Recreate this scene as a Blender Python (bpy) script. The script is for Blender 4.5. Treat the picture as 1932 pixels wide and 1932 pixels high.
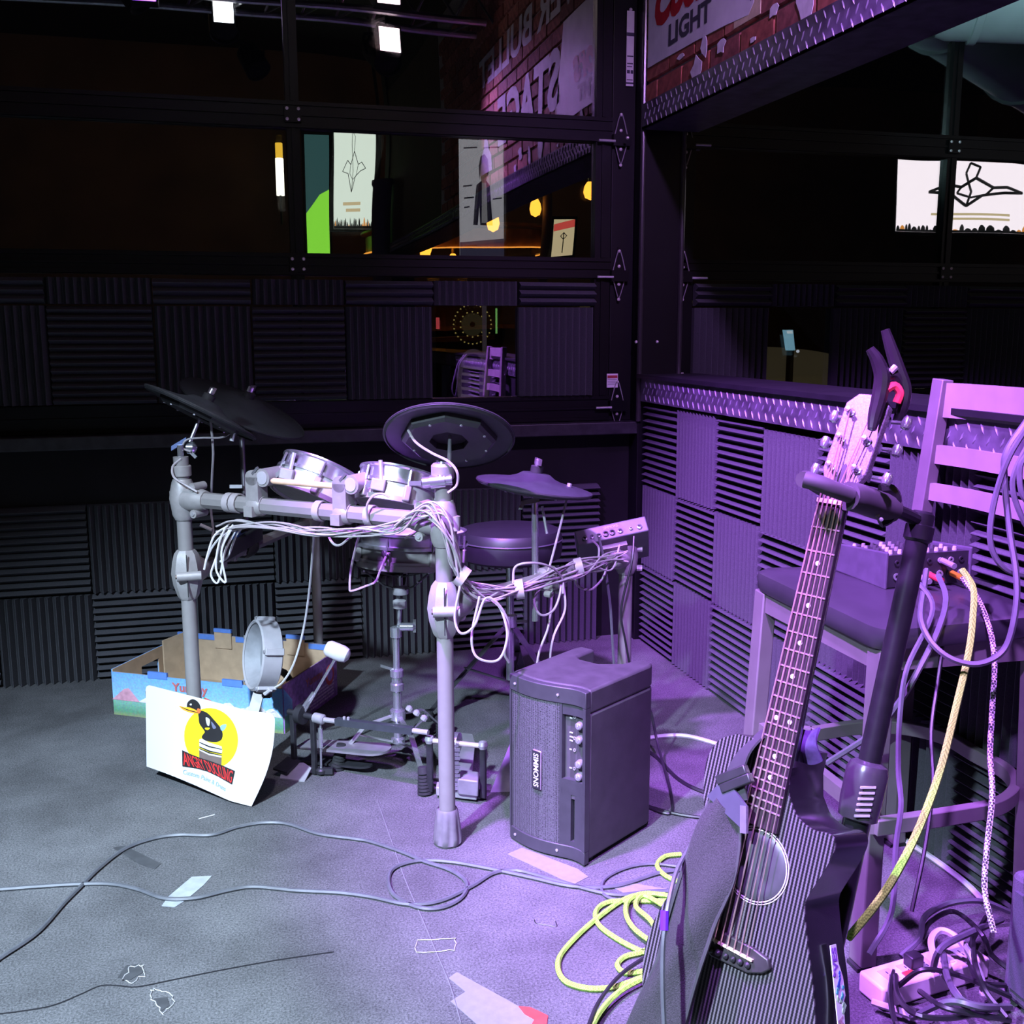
import bpy, bmesh, math, random
from mathutils import Vector, Matrix
random.seed(7)
for o in list(bpy.data.objects): bpy.data.objects.remove(o)
SC = bpy.context.scene
COL = SC.collection
# ------------------------------------------------------------------ camera
FPX, PITCH, ROLL, CAMH, PSI = 1995.95, .17178, -.00214, 1.194, .26466
def ray(px, py):
    x = (px-966)/FPX; y = -(py-966)/FPX
    c, s = math.cos(ROLL), math.sin(ROLL); x, y = c*x-s*y, s*x+c*y
    cp, sp = math.cos(PITCH), math.sin(PITCH)
    a, b, z = x, cp+y*sp, -sp+y*cp
    C, S = math.cos(PSI), math.sin(PSI)
    return Vector((C*a+S*b, -S*a+C*b, z))
FV = ray(966, 966); RV = ray(966+FPX, 966)-FV; UV = ray(966, 966-FPX)-FV
EYE = Vector((0, 0, CAMH))
def at(px, py, X=None, Y=None, Z=None):
    r = ray(px, py)
    t = X/r.x if X is not None else Y/r.y if Y is not None else (Z-CAMH)/r.z
    return EYE+r*t
def proj(p):
    v = Vector(p)-EYE; w_ = v.dot(FV); return 966+FPX*v.dot(RV)/w_, 966-FPX*v.dot(UV)/w_
def P(px, py, d):                      # point at depth d along the viewing axis
    return EYE+ray(px, py)*d
cam = bpy.data.cameras.new('camera'); camo = bpy.data.objects.new('camera', cam); COL.objects.link(camo)
cam.sensor_width = 36; cam.lens = FPX/1932*36; cam.clip_start = .05; cam.clip_end = 100
M = Matrix.Identity(4)
for i, v in enumerate((RV.normalized(), UV.normalized(), -FV.normalized())):
    for k in range(3): M[k][i] = v[k]
M.translation = EYE
camo.matrix_world = M
SC.camera = camo
SC.view_settings.view_transform = 'Standard'; SC.view_settings.look = 'None'
SC.view_settings.gamma = 1; SC.view_settings.use_curve_mapping = False
SC.view_settings.exposure = 0.0
# ------------------------------------------------------------------ world and lamps
w = bpy.data.worlds.new('night'); SC.world = w; w.use_nodes = True
w.node_tree.nodes['Background'].inputs[0].default_value = (.10, .11, .16, 1)
w.node_tree.nodes['Background'].inputs[1].default_value = .02
def spot(name, loc, aim, color, energy, size, blend, radius):
    l = bpy.data.lights.new(name, 'SPOT'); l.color = color; l.energy = energy
    l.spot_size = math.radians(size); l.spot_blend = blend; l.shadow_soft_size = radius
    o = bpy.data.objects.new(name, l); COL.objects.link(o); o.location = loc
    o.rotation_euler = (Vector(aim)-Vector(loc)).to_track_quat('-Z', 'Y').to_euler()
    return o
LAMPS = {   # position, aim, colour, power, cone, blend, radius of the stage lamps on the truss
 'key':    ((-1.45, .10, 2.72), (-.42, 1.60, .0), (.61, .78, 1.0), 2450, 63, .9, .06),
 'purple': ((-.25, 1.75, 2.72), (1.34, 2.12, .62), (.48, .155, 1.0), 1800, 64, .6, .06),
 'pink':   ((.32, .45, 2.72), (1.45, 1.75, .55), (.50, .20, 1.0), 1000, 50, .6, .06),  # extra lamp added to brighten guitar and stool
 'wash':   ((1.05, 1.05, 2.72), (1.66, 2.60, 1.60), (.60, .29, 1.0), 230, 62, .8, .05),
 'white':  ((.09, 1.12, 2.76), (.25, 2.30, .5), (.88, .80, 1.0), 130, 54, .9, .05),
}
for k, a in LAMPS.items(): spot('stage_lamp_'+k, *a)
# ------------------------------------------------------------------ helpers
def rgb(*c): return tuple(c)+(1,)
def srgb(r, g, b):
    f = lambda v: (v/255/12.92) if v <= 10 else ((v/255+.055)/1.055)**2.4
    return (f(r), f(g), f(b))
MATS = {}
def mat(name, col, rough=.5, metal=0., var=.12, scale=40., bump=0., bscale=None, spec=.5, emit=None, estr=0., coat=0.):
    if name in MATS: return MATS[name]
    m = bpy.data.materials.new(name); m.use_nodes = True; nt = m.node_tree; b = nt.nodes['Principled BSDF']
    b.inputs['Roughness'].default_value = rough; b.inputs['Metallic'].default_value = metal
    b.inputs['Specular IOR Level'].default_value = spec
    if coat: b.inputs['Coat Weight'].default_value = coat; b.inputs['Coat Roughness'].default_value = .15
    tc = nt.nodes.new('ShaderNodeTexCoord')
    n = nt.nodes.new('ShaderNodeTexNoise'); n.inputs['Scale'].default_value = scale; n.inputs['Detail'].default_value = 3
    nt.links.new(tc.outputs['Object'], n.inputs['Vector'])
    cr = nt.nodes.new('ShaderNodeValToRGB')
    cr.color_ramp.elements[0].position = .3; cr.color_ramp.elements[1].position = .7
    cr.color_ramp.elements[0].color = rgb(*[max(0, c*(1-var)) for c in col])
    cr.color_ramp.elements[1].color = rgb(*[min(1, c*(1+var)) for c in col])
    nt.links.new(n.outputs['Fac'], cr.inputs['Fac']); nt.links.new(cr.outputs['Color'], b.inputs['Base Color'])
    if bump:
        n2 = nt.nodes.new('ShaderNodeTexNoise'); n2.inputs['Scale'].default_value = bscale or scale*4
        nt.links.new(tc.outputs['Object'], n2.inputs['Vector'])
        bp = nt.nodes.new('ShaderNodeBump'); bp.inputs['Strength'].default_value = bump; bp.inputs['Distance'].default_value = .002
        nt.links.new(n2.outputs['Fac'], bp.inputs['Height']); nt.links.new(bp.outputs['Normal'], b.inputs['Normal'])
    if emit:
        b.inputs['Emission Color'].default_value = rgb(*emit); b.inputs['Emission Strength'].default_value = estr
    MATS[name] = m
    return m
def basis(axis):
    a = Vector(axis).normalized()
    t = Vector((0, 0, 1)) if abs(a.z) < .9 else Vector((1, 0, 0))
    u = t.cross(a).normalized(); v = a.cross(u)
    return u, v, a
def crom(pts, k=6, closed=False):
    pts = [Vector(p) for p in pts]
    if len(pts) < 3 and not closed: return pts
    out = []; n = len(pts)
    rng = range(n) if closed else range(n-1)
    for i in rng:
        p0 = pts[(i-1) % n] if closed or i > 0 else pts[0]*2-pts[1]
        p1 = pts[i]; p2 = pts[(i+1) % n]
        p3 = pts[(i+2) % n] if closed or i+2 < n else pts[-1]*2-pts[-2]
        for j in range(k):
            t = j/k
            out.append(.5*((2*p1)+(p2-p0)*t+(2*p0-5*p1+4*p2-p3)*t*t+(3*p1-p0-3*p2+p3)*t**3))
    if not closed: out.append(pts[-1])
    return out
class MB:
    def __init__(s): s.v = []; s.f = []
    def add(s, vs, fs):
        b = len(s.v); s.v += [Vector(x) for x in vs]; s.f += [tuple(b+i for i in q) for q in fs]; return s
    def box(s, lo, hi):
        (a, b, c), (d, e, g) = lo, hi
        return s.add([(a,b,c),(d,b,c),(d,e,c),(a,e,c),(a,b,g),(d,b,g),(d,e,g),(a,e,g)], [(0,3,2,1),(4,5,6,7),(0,1,5,4),(1,2,6,5),(2,3,7,6),(3,0,4,7)])
    def obox(s, c, ux, uy, uz, hx, hy, hz):
        c = Vector(c); ux, uy, uz = Vector(ux)*hx, Vector(uy)*hy, Vector(uz)*hz
        return s.add([c-ux-uy-uz, c+ux-uy-uz, c+ux+uy-uz, c-ux+uy-uz, c-ux-uy+uz, c+ux-uy+uz, c+ux+uy+uz, c-ux+uy+uz], [(0,3,2,1),(4,5,6,7),(0,1,5,4),(1,2,6,5),(2,3,7,6),(3,0,4,7)])
    def bar(s, a, b, wd, th, side=None):          # square bar from a to b
        a, b = Vector(a), Vector(b); ax = (b-a).normalized()
        u = (Vector(side)-ax*Vector(side).dot(ax)).normalized() if side else basis(ax)[0]
        return s.obox((a+b)/2, u, ax.cross(u), ax, wd/2, th/2, (b-a).length/2)
    def cyl(s, a, b, r0, r1=None, n=14, caps=True, phase=0):
        a, b = Vector(a), Vector(b); r1 = r0 if r1 is None else r1
        u, v, ax = basis(b-a)
        vs = [a+(u*math.cos(t)+v*math.sin(t))*r0 for t in [phase+2*math.pi*i/n for i in range(n)]]
        vs += [b+(u*math.cos(t)+v*math.sin(t))*r1 for t in [phase+2*math.pi*i/n for i in range(n)]]
        fs = [(i, (i+1) % n, n+(i+1) % n, n+i) for i in range(n)]
        if caps: fs += [tuple(range(n-1, -1, -1)), tuple(range(n, 2*n))]
        return s.add(vs, fs)
    def lathe(s, prof, org, axis, n=28, mod=None, close=False, caps=True):
        org = Vector(org); u, v, a = basis(axis); vs = []; fs = []
        for r, h in prof:
            for i in range(n):
                t = 2*math.pi*i/n; rr = r*(mod(t, h) if mod else 1)
                vs.append(org+a*h+(u*math.cos(t)+v*math.sin(t))*rr)
        m = len(prof)
        for j in range(m if close else m-1):
            for i in range(n):
                k = (j+1) % m
                fs.append((j*n+i, j*n+(i+1) % n, k*n+(i+1) % n, k*n+i))
        if not close and caps:
            if prof[0][0] > 1e-6: fs.append(tuple(range(n-1, -1, -1)))
            if prof[-1][0] > 1e-6: fs.append(tuple((m-1)*n+i for i in range(n)))
        return s.add(vs, fs)
    def tube(s, pts, r, n=6, k=6, closed=False, taper=None):
        q = crom(pts, k, closed) if k else [Vector(p) for p in pts]
        m = len(q); vs = []; fs = []; u = None
        for i, p in enumerate(q):
            t = (q[(i+1) % m]-q[i-1]) if closed else (q[min(i+1, m-1)]-q[max(i-1, 0)])
            if t.length < 1e-9: t = Vector((0, 0, 1))
            t.normalize()
            if u is None: u = basis(t)[0]
            u = u-t*u.dot(t)
            if u.length < 1e-6: u = basis(t)[0]
            u.normalize(); w = t.cross(u)
            rr = r*(taper(i/(m-1)) if taper else 1)
            vs += [p+(u*math.cos(2*math.pi*j/n)+w*math.sin(2*math.pi*j/n))*rr for j in range(n)]
        for i in range(m if closed else m-1):
            a, b = i*n, ((i+1) % m)*n
            fs += [(a+j, a+(j+1) % n, b+(j+1) % n, b+j) for j in range(n)]
        if not closed: fs += [tuple(range(n-1, -1, -1)), tuple((m-1)*n+j for j in range(n))]
        return s.add(vs, fs)
    def ribbon(s, pts, side, wd, th, k=6):        # flat strap along a path
        q = crom(pts, k) if k else [Vector(p) for p in pts]; m = len(q); vs = []; fs = []
        for i, p in enumerate(q):
            t = (q[min(i+1, m-1)]-q[max(i-1, 0)]).normalized()
            sd = Vector(side(i/(m-1))) if callable(side) else Vector(side)
            sd = (sd-t*sd.dot(t)).normalized(); nn = t.cross(sd)
            W = wd(i/(m-1)) if callable(wd) else wd
            vs += [p-sd*W/2-nn*th/2, p+sd*W/2-nn*th/2, p+sd*W/2+nn*th/2, p-sd*W/2+nn*th/2]
        for i in range(m-1):
            a = i*4; b = a+4
            fs += [(a+j, a+(j+1) % 4, b+(j+1) % 4, b+j) for j in range(4)]
        fs += [(3,2,1,0), tuple((m-1)*4+j for j in range(4))]
        return s.add(vs, fs)
    def prism(s, poly, org, ux, uy, uz):          # poly of 2d points in ux,uy; thickness vector uz
        org, ux, uy, uz = map(Vector, (org, ux, uy, uz)); n = len(poly)
        vs = [org+ux*x+uy*y for x, y in poly]+[org+ux*x+uy*y+uz for x, y in poly]
        return s.add(vs, [tuple(range(n-1, -1, -1)), tuple(range(n, 2*n))]+[(i, (i+1) % n, n+(i+1) % n, n+i) for i in range(n)])
    def sheet(s, fn, nu, nv, th):                 # thin curved sheet with thickness
        top = []; bot = []
        for j in range(nv+1):
            for i in range(nu+1):
                u, v = i/nu, j/nv; p = Vector(fn(u, v)); e = 1e-3
                du = Vector(fn(min(u+e, 1), v))-Vector(fn(max(u-e, 0), v)); dv = Vector(fn(u, min(v+e, 1)))-Vector(fn(u, max(v-e, 0)))
                nn = du.cross(dv).normalized(); top.append(p+nn*th/2); bot.append(p-nn*th/2)
        N = len(top); W = nu+1; fs = []
        for j in range(nv):
            for i in range(nu):
                a = j*W+i; fs.append((a, a+1, a+W+1, a+W)); fs.append((N+a, N+a+W, N+a+W+1, N+a+1))
        edge = [i for i in range(W)]+[j*W+nu for j in range(1, nv+1)]+[nv*W+i for i in range(nu-1, -1, -1)]+[j*W for j in range(nv-1, 0, -1)]
        for k in range(len(edge)):
            a, b = edge[k], edge[(k+1) % len(edge)]; fs.append((a, N+a, N+b, b))
        return s.add(top+bot, fs)
    def build(s, name, m, parent=None, smooth=True, bevel=0, origin=None, angle=35):
        org = Vector((0, 0, 0))
        if parent is not None: org = WORG[parent.name]
        elif origin is not None: org = Vector(origin)
        elif s.v:
            xs = [p.x for p in s.v]; ys = [p.y for p in s.v]; zs = [p.z for p in s.v]
            org = Vector(((min(xs)+max(xs))/2, (min(ys)+max(ys))/2, min(zs)))
        me = bpy.data.meshes.new(name); me.from_pydata([p-org for p in s.v], [], s.f); me.update()
        bm = bmesh.new(); bm.from_mesh(me); bmesh.ops.recalc_face_normals(bm, faces=bm.faces); bm.to_mesh(me); bm.free()
        me.materials.append(m if not isinstance(m, str) else MATS[m])
        if smooth:
            me.shade_smooth(); me.set_sharp_from_angle(angle=math.radians(angle))
        return link(name, me, parent, org, bevel)
WORG = {}
def link(name, me, parent=None, org=Vector((0, 0, 0)), bevel=0):
    o = bpy.data.objects.new(name, me); COL.objects.link(o)
    if parent is not None: o.parent = parent
    else: o.location = org
    WORG[o.name] = Vector(org)
    if bevel:
        b = o.modifiers.new('bevel', 'BEVEL'); b.width = bevel; b.segments = 2; b.limit_method = 'ANGLE'; b.angle_limit = math.radians(40)
    return o
def tag(o, label, cat, group=None):
    o['label'] = label; o['category'] = cat
    if group: o['group'] = group
    return o
def struct(o): o['kind'] = 'structure'; return o
def stuff(o): o['kind'] = 'stuff'; return o
def thing(name, loc, label=None, cat=None, group=None, structure=False):
    e = bpy.data.objects.new(name, None); COL.objects.link(e); e.location = loc; e.empty_display_size = .05
    WORG[e.name] = Vector(loc)
    if label: tag(e, label, cat, group)
    if structure: struct(e)
    return e
def text_verts(body, size, bold=0., shear=0., space=1., align='CENTER'):
    cu = bpy.data.curves.new('t', 'FONT'); cu.body = body; cu.size = size; cu.align_x = align; cu.align_y = 'CENTER'
    cu.offset = bold; cu.shear = shear; cu.space_character = space; cu.extrude = 0; cu.resolution_u = 3
    o = bpy.data.objects.new('t', cu); COL.objects.link(o)
    dg = bpy.context.evaluated_depsgraph_get(); me = bpy.data.meshes.new_from_object(o.evaluated_get(dg))
    vs = [v.co.copy() for v in me.vertices]; fs = [tuple(p.vertices) for p in me.polygons]
    bpy.data.objects.remove(o); bpy.data.curves.remove(cu); bpy.data.meshes.remove(me)
    return vs, fs
def lettering(name, body, org, ux, uy, size, m, parent, bold=0., shear=0., sx=1., space=1., warp=None, fit=None, align='CENTER'):
    vs, fs = text_verts(body, size, bold, shear, space, align)
    if fit:                                       # scale the text to an exact width and height
        x0 = min(v.x for v in vs); x1 = max(v.x for v in vs); y0 = min(v.y for v in vs); y1 = max(v.y for v in vs)
        for v in vs: v.x = (v.x-(x0+x1)/2)*fit[0]/(x1-x0); v.y = (v.y-(y0+y1)/2)*fit[1]/(y1-y0)
    mb = MB()
    if warp: mb.add([warp(v.x*sx, v.y) for v in vs], fs)
    else:
        org, ux, uy = Vector(org), Vector(ux), Vector(uy)
        mb.add([org+ux*(v.x*sx)+uy*v.y for v in vs], fs)
    o = mb.build(name, m, parent, smooth=False)
    return o
# ------------------------------------------------------------------ shared materials
mat('carpet_plain', (.1, .1, .1))
FOAM = mat('foam', (.070, .072, .080), rough=1, var=.15, scale=300, spec=.1)
BLKMET = mat('black_metal', (.004, .004, .005), rough=.45, metal=.0, var=.3, scale=6, spec=.25)
BLKFLAT = mat('black_paint', (.0055, .0055, .0065), rough=.7, var=.3, scale=9, spec=.3)
SILVER = mat('silver_paint', (.25, .24, .235), rough=.42, metal=.3, var=.06, scale=25)
SILVER2 = mat('cast_silver', (.27, .26, .255), rough=.5, metal=.25, var=.08, scale=60, bump=.1, bscale=300)
CHROME = mat('chrome', (.58, .59, .63), rough=.18, metal=.85, var=.05)
STEEL = mat('steel', (.46, .46, .48), rough=.33, metal=.55, var=.1)
RUBBER = mat('black_rubber', (.020, .020, .022), rough=.75, var=.2, scale=80, spec=.3)
CYMB = mat('cymbal_rubber', (.030, .033, .038), rough=.55, var=.15, scale=30, spec=.35)
PLASTIC = mat('black_plastic', (.022, .022, .024), rough=.4, var=.15, scale=50)
GREYPL = mat('grey_plastic', (.33, .33, .34), rough=.5, var=.08, scale=30)
WHITE = mat('white_plastic', (.46, .46, .47), rough=.45, var=.05)
CABW = mat('pale_cable', (.30, .275, .285), rough=.5, var=.08)
CABG = mat('grey_cable', (.085, .09, .10), rough=.45, var=.12)
CABK = mat('dark_cable', (.014, .014, .016), rough=.45, var=.15)
# ================================================================== the room
GLY = 3.80                                        # plane of the glazed doors
def carpet():
    m = bpy.data.materials.new('carpet'); m.use_nodes = True; nt = m.node_tree; b = nt.nodes['Principled BSDF']
    b.inputs['Roughness'].default_value = .95; b.inputs['Specular IOR Level'].default_value = .15
    tc = nt.nodes.new('ShaderNodeTexCoord')
    def noise(sc, det, rough=.5):
        n = nt.nodes.new('ShaderNodeTexNoise'); n.inputs['Scale'].default_value = sc; n.inputs['Detail'].default_value = det; n.inputs['Roughness'].default_value = rough
        nt.links.new(tc.outputs['Object'], n.inputs['Vector']); return n
    def ramp(src, p0, c0, p1, c1):
        r = nt.nodes.new('ShaderNodeValToRGB'); r.color_ramp.elements[0].position = p0; r.color_ramp.elements[1].position = p1
        r.color_ramp.elements[0].color = rgb(*c0); r.color_ramp.elements[1].color = rgb(*c1); nt.links.new(src, r.inputs['Fac']); return r
    fine = ramp(noise(230, 5, .85).outputs['Fac'], .34, (.028, .029, .031), .70, (.19, .192, .195))
    blot = ramp(noise(5, 5, .6).outputs['Fac'], .3, (.62, .62, .62), .75, (1.2, 1.2, 1.2))
    mx = nt.nodes.new('ShaderNodeMix'); mx.data_type = 'RGBA'; mx.blend_type = 'MULTIPLY'; mx.inputs[0].default_value = 1
    nt.links.new(fine.outputs['Color'], mx.inputs[6]); nt.links.new(blot.outputs['Color'], mx.inputs[7])
    lint = ramp(noise(95, 2, .8).outputs['Fac'], .74, (0, 0, 0), .78, (1, 1, 1))
    gate = ramp(noise(11, 2).outputs['Fac'], .5, (0, 0, 0), .68, (1, 1, 1))
    mm = nt.nodes.new('ShaderNodeMath'); mm.operation = 'MULTIPLY'
    nt.links.new(lint.outputs['Color'], mm.inputs[0]); nt.links.new(gate.outputs['Color'], mm.inputs[1])
    m2 = nt.nodes.new('ShaderNodeMix'); m2.data_type = 'RGBA'; m2.inputs[7].default_value = (.42, .42, .43, 1)
    nt.links.new(mm.outputs[0], m2.inputs[0]); nt.links.new(mx.outputs[2], m2.inputs[6])
    nt.links.new(m2.outputs[2], b.inputs['Base Color'])
    bp = nt.nodes.new('ShaderNodeBump'); bp.inputs['Strength'].default_value = .5; bp.inputs['Distance'].default_value = .003
    nt.links.new(noise(260, 3, .7).outputs['Fac'], bp.inputs['Height']); nt.links.new(bp.outputs['Normal'], b.inputs['Normal'])
    MATS['carpet'] = m; return m
CARPET = carpet()
RX0, RX1, RY0, RZ = -3.6, 10.0, -5.2, 4.2
struct(MB().box((RX0, RY0, -.1), (RX1, GLY+.1, 0)).build('floor', CARPET, smooth=False))
DKBROWN = mat('brown_paint', (.16, .10, .06), rough=.8, var=.25, scale=1.5)
CEIL = mat('ceiling_black', (.014, .013, .016), rough=.9)
struct(MB().box((RX0, RY0, RZ), (RX1, GLY+.1, RZ+.1)).build('ceiling', CEIL, smooth=False))
struct(MB().box((RX0-.1, RY0, 0), (RX0, GLY+.1, RZ)).build('wall_left', DKBROWN, smooth=False))
struct(MB().box((RX0, RY0-.1, 0), (RX1, RY0, RZ)).build('wall_front', DKBROWN, smooth=False))
struct(MB().box((RX1, RY0, 0), (RX1+.1, GLY+.1, RZ)).build('wall_far_side', DKBROWN, smooth=False))
# --- foam tiles
TW = .305
def foam_mesh(wd, ht, vertical, n):
    """tile lying in local x (width), z (height); ridges towards -y"""
    L, S = (ht, wd) if vertical else (wd, ht)     # ridge length, span across ridges
    base, dep = .021, .05; pr = [(0, 0)]
    for i in range(n):
        a = S*i/n; c = S/n
        pr += [(a+.03*c, base), (a+.47*c, dep), (a+.53*c, dep), (a+.97*c, base)]
    pr += [(S, 0)]
    mb = MB(); uz = Vector((0, 0, 1)); ux = Vector((1, 0, 0)); uy = Vector((0, -1, 0))
    if vertical: mb.prism(pr, (0, 0, 0), ux, uy, uz*L)
    else: mb.prism(pr, (0, 0, 0), uz, uy, ux*L)
    me = bpy.data.meshes.new('foam_tile'); me.from_pydata(mb.v, [], mb.f)
    bm = bmesh.new(); bm.from_mesh(me); bmesh.ops.recalc_face_normals(bm, faces=bm.faces); bm.to_mesh(me); bm.free()
    me.materials.append(FOAM); return me
FM = {}
def foam(parent, loc, wd, ht, vertical, rotz=0.):
    n = max(1, round((wd if vertical else ht)/TW*12))
    key = (round(wd, 3), round(ht, 3), vertical, n)
    if key not in FM: FM[key] = foam_mesh(wd, ht, vertical, n)
    o = bpy.data.objects.new('acoustic_tile', FM[key]); COL.objects.link(o); o.parent = parent
    o.location = Vector(loc)-WORG[parent.name]; o.rotation_euler = (random.uniform(-.004, .004), random.uniform(-.004, .004), rotz)
    return o
# --- back knee wall under the glazed door
wb = struct(MB().box((RX0, GLY-.005, 0), (1.56, GLY+.1, .80)).build('wall_back', BLKFLAT, smooth=False, origin=(0, GLY, 0)))
x0 = -.465-TW
for r in range(2):
    for c in range(-3, 7):
        xa = x0+TW*(c)
        if xa+TW > 1.5 and xa < 1.5: wd = 1.5-xa
        else: wd = TW-.002
        if wd < .05: continue
        foam(wb, (xa, GLY-.007, (1-r)*TW+.002), wd, TW-.003, (c+r) % 2 == 1)
# ledge / sill under the door
led = struct(MB().box((RX0, GLY-.085, .802), (1.50, GLY+.02, .848)).build('trim_1', mat('sill_black', (.022, .022, .025), rough=.45, var=.5, scale=30), smooth=False, bevel=.004))
# --- glazing material
def glass_mat():
    m = bpy.data.materials.new('tinted_glass'); m.use_nodes = True; nt = m.node_tree
    for n in list(nt.nodes): nt.nodes.remove(n)
    out = nt.nodes.new('ShaderNodeOutputMaterial'); mx = nt.nodes.new('ShaderNodeMixShader')
    tr = nt.nodes.new('ShaderNodeBsdfTransparent'); tr.inputs[0].default_value = (.55, .55, .56, 1)
    gl = nt.nodes.new('ShaderNodeBsdfGlossy'); gl.inputs['Roughness'].default_value = 0.0; gl.inputs[0].default_value = (1, 1, 1, 1)
    tc = nt.nodes.new('ShaderNodeTexCoord'); no = nt.nodes.new('ShaderNodeTexNoise'); no.inputs['Scale'].default_value = 1.6; no.inputs['Detail'].default_value = 0
    bp = nt.nodes.new('ShaderNodeBump'); bp.inputs['Strength'].default_value = .22; bp.inputs['Distance'].default_value = .02
    nt.links.new(tc.outputs['Object'], no.inputs['Vector']); nt.links.new(no.outputs['Fac'], bp.inputs['Height']); nt.links.new(bp.outputs['Normal'], gl.inputs['Normal'])
    mx.inputs[0].default_value = .24
    nt.links.new(tr.outputs[0], mx.inputs[1]); nt.links.new(gl.outputs[0], mx.inputs[2]); nt.links.new(mx.outputs[0], out.inputs[0])
    MATS['glass'] = m; return m
GLASS = glass_mat()
RAILS = ((.850, .945), (1.375, 1.450), (1.858, 1.945), (2.42, 2.50), (2.94, 3.02))
DOORM = mat('door_aluminium', (.0035, .0035, .0045), rough=.4, metal=.0, var=.25, scale=5, spec=.22)
ZINC = mat('bolt_zinc', (.70, .64, .66), rough=.35, metal=.2)
def glazed_door(name, xs, x_end_lo, x_end_hi, sill=.85):
    d = thing(name, ((x_end_lo+x_end_hi)/2, GLY, sill), structure=True)
    for z0, z1 in RAILS:
        m = MB().box((x_end_lo, GLY-.022, z0), (x_end_hi, GLY+.03, z1))
        m.box((x_end_lo, GLY-.028, z0+.002), (x_end_hi, GLY-.022, z0+.014)).box((x_end_lo, GLY-.028, (z0+z1)/2-.004), (x_end_hi, GLY-.022, (z0+z1)/2+.004)).box((x_end_lo, GLY-.028, z1-.014), (x_end_hi, GLY-.022, z1-.002))
        m.build('rail', DOORM, d, smooth=False)
    for x, hw in xs:
        for (a, b) in zip(RAILS[:-1], RAILS[1:]):
            MB().box((x-hw, GLY-.02, a[1]), (x+hw, GLY+.025, b[0])).box((x-hw*.25, GLY-.026, a[1]), (x+hw*.25, GLY-.02, b[0])).build('stile', DOORM, d, smooth=False)
        if hw < .03:
            for (z0, z1) in RAILS[1:4]:           # bolted plate where a mullion meets a rail
                zc = (z0+z1)/2
                pl = MB().obox((x, GLY-.031, zc), (1, 0, 0), (0, 1, 0), (0, 0, 1), .028, .003, .026).build('bolt_plate', DOORM, d, smooth=False)
                for sx in (-.019, .019):
                    for sz in (-.017, .017):
                        MB().lathe([(.0055, 0), (.0055, .002), (.003, .004), (0, .0045)], (x+sx, GLY-.034, zc+sz), (0, -1, 0), 10).build('bolt', ZINC, pl)
    cuts = sorted([x_end_lo]+[v for x, hw in xs for v in (x-hw, x+hw)]+[x_end_hi])
    for (a, b) in zip(RAILS[:-1], RAILS[1:]):
        prev = x_end_lo
        for x, hw in sorted(xs)+[(x_end_hi, 0)]:
            if x-hw-prev > .06:
                MB().box((prev, GLY+.002, a[1]), (x-hw, GLY+.006, b[0])).build('pane', GLASS, d, smooth=False)
            prev = x+hw
    return d
win1 = glazed_door('window_1', ((.266, .022), (-.83, .022), (-1.93, .022), (1.372, .03)), -3.4, 1.405)
win2 = glazed_door('window_2', ((1.70, .036), (2.845, .022), (3.95, .022), (5.05, .022), (6.15, .022), (7.25, .022)), 1.662, 8.4)
# roller hinges at the door edges
HW = mat('hinge_steel', (.30, .28, .31), rough=.35, metal=.3, var=.15)
for win, xc, sgn in ((win1, 1.435, -1), (win2, 1.692, 1)):
    for zc in (1.865, 1.385, .905):
        h = MB().prism([(-.026, 0), (.026, 0), (.005, .085), (-.005, .085)], (xc, GLY-.024, zc+.02), (1, 0, 0), (0, 0, 1), (0, -.004, 0))
        h.prism([(-.022, 0), (.022, 0), (.004, -.075), (-.004, -.075)], (xc, GLY-.024, zc-.02), (1, 0, 0), (0, 0, 1), (0, -.004, 0))
        h.obox((xc, GLY-.035, zc), (1, 0, 0), (0, 1, 0), (0, 0, 1), .034, .010, .02)
        ho = h.build('hinge', DOORM, win, smooth=False)
        for dz in (.09, .035, -.03, -.085):
            MB().lathe([(.006, 0), (.006, .002), (.003, .005), (0, .0055)], (xc, GLY-.028, zc+dz), (0, -1, 0), 10).build('bolt', ZINC, ho)
        r0 = xc-.09 if sgn < 0 else xc+.03
        MB().cyl((r0, GLY-.046, zc-.005), (r0+.062, GLY-.046, zc-.005), .0045, n=10).build('roller_pin', mat('bright_pin', (.72, .72, .74), rough=.35, metal=.6), ho)
        MB().tube([(xc-.024, GLY-.03, zc+.02), (xc-.006, GLY-.03, zc+.085), (xc+.006, GLY-.03, zc+.085), (xc+.024, GLY-.03, zc+.02)], .0022, 5, 3).build('hinge_edge', HW, ho)
        MB().tube([(xc-.021, GLY-.03, zc-.02), (xc-.004, GLY-.03, zc-.075), (xc+.004, GLY-.03, zc-.075), (xc+.021, GLY-.03, zc-.02)], .0018, 5, 3).build('hinge_edge', HW, ho)
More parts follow.
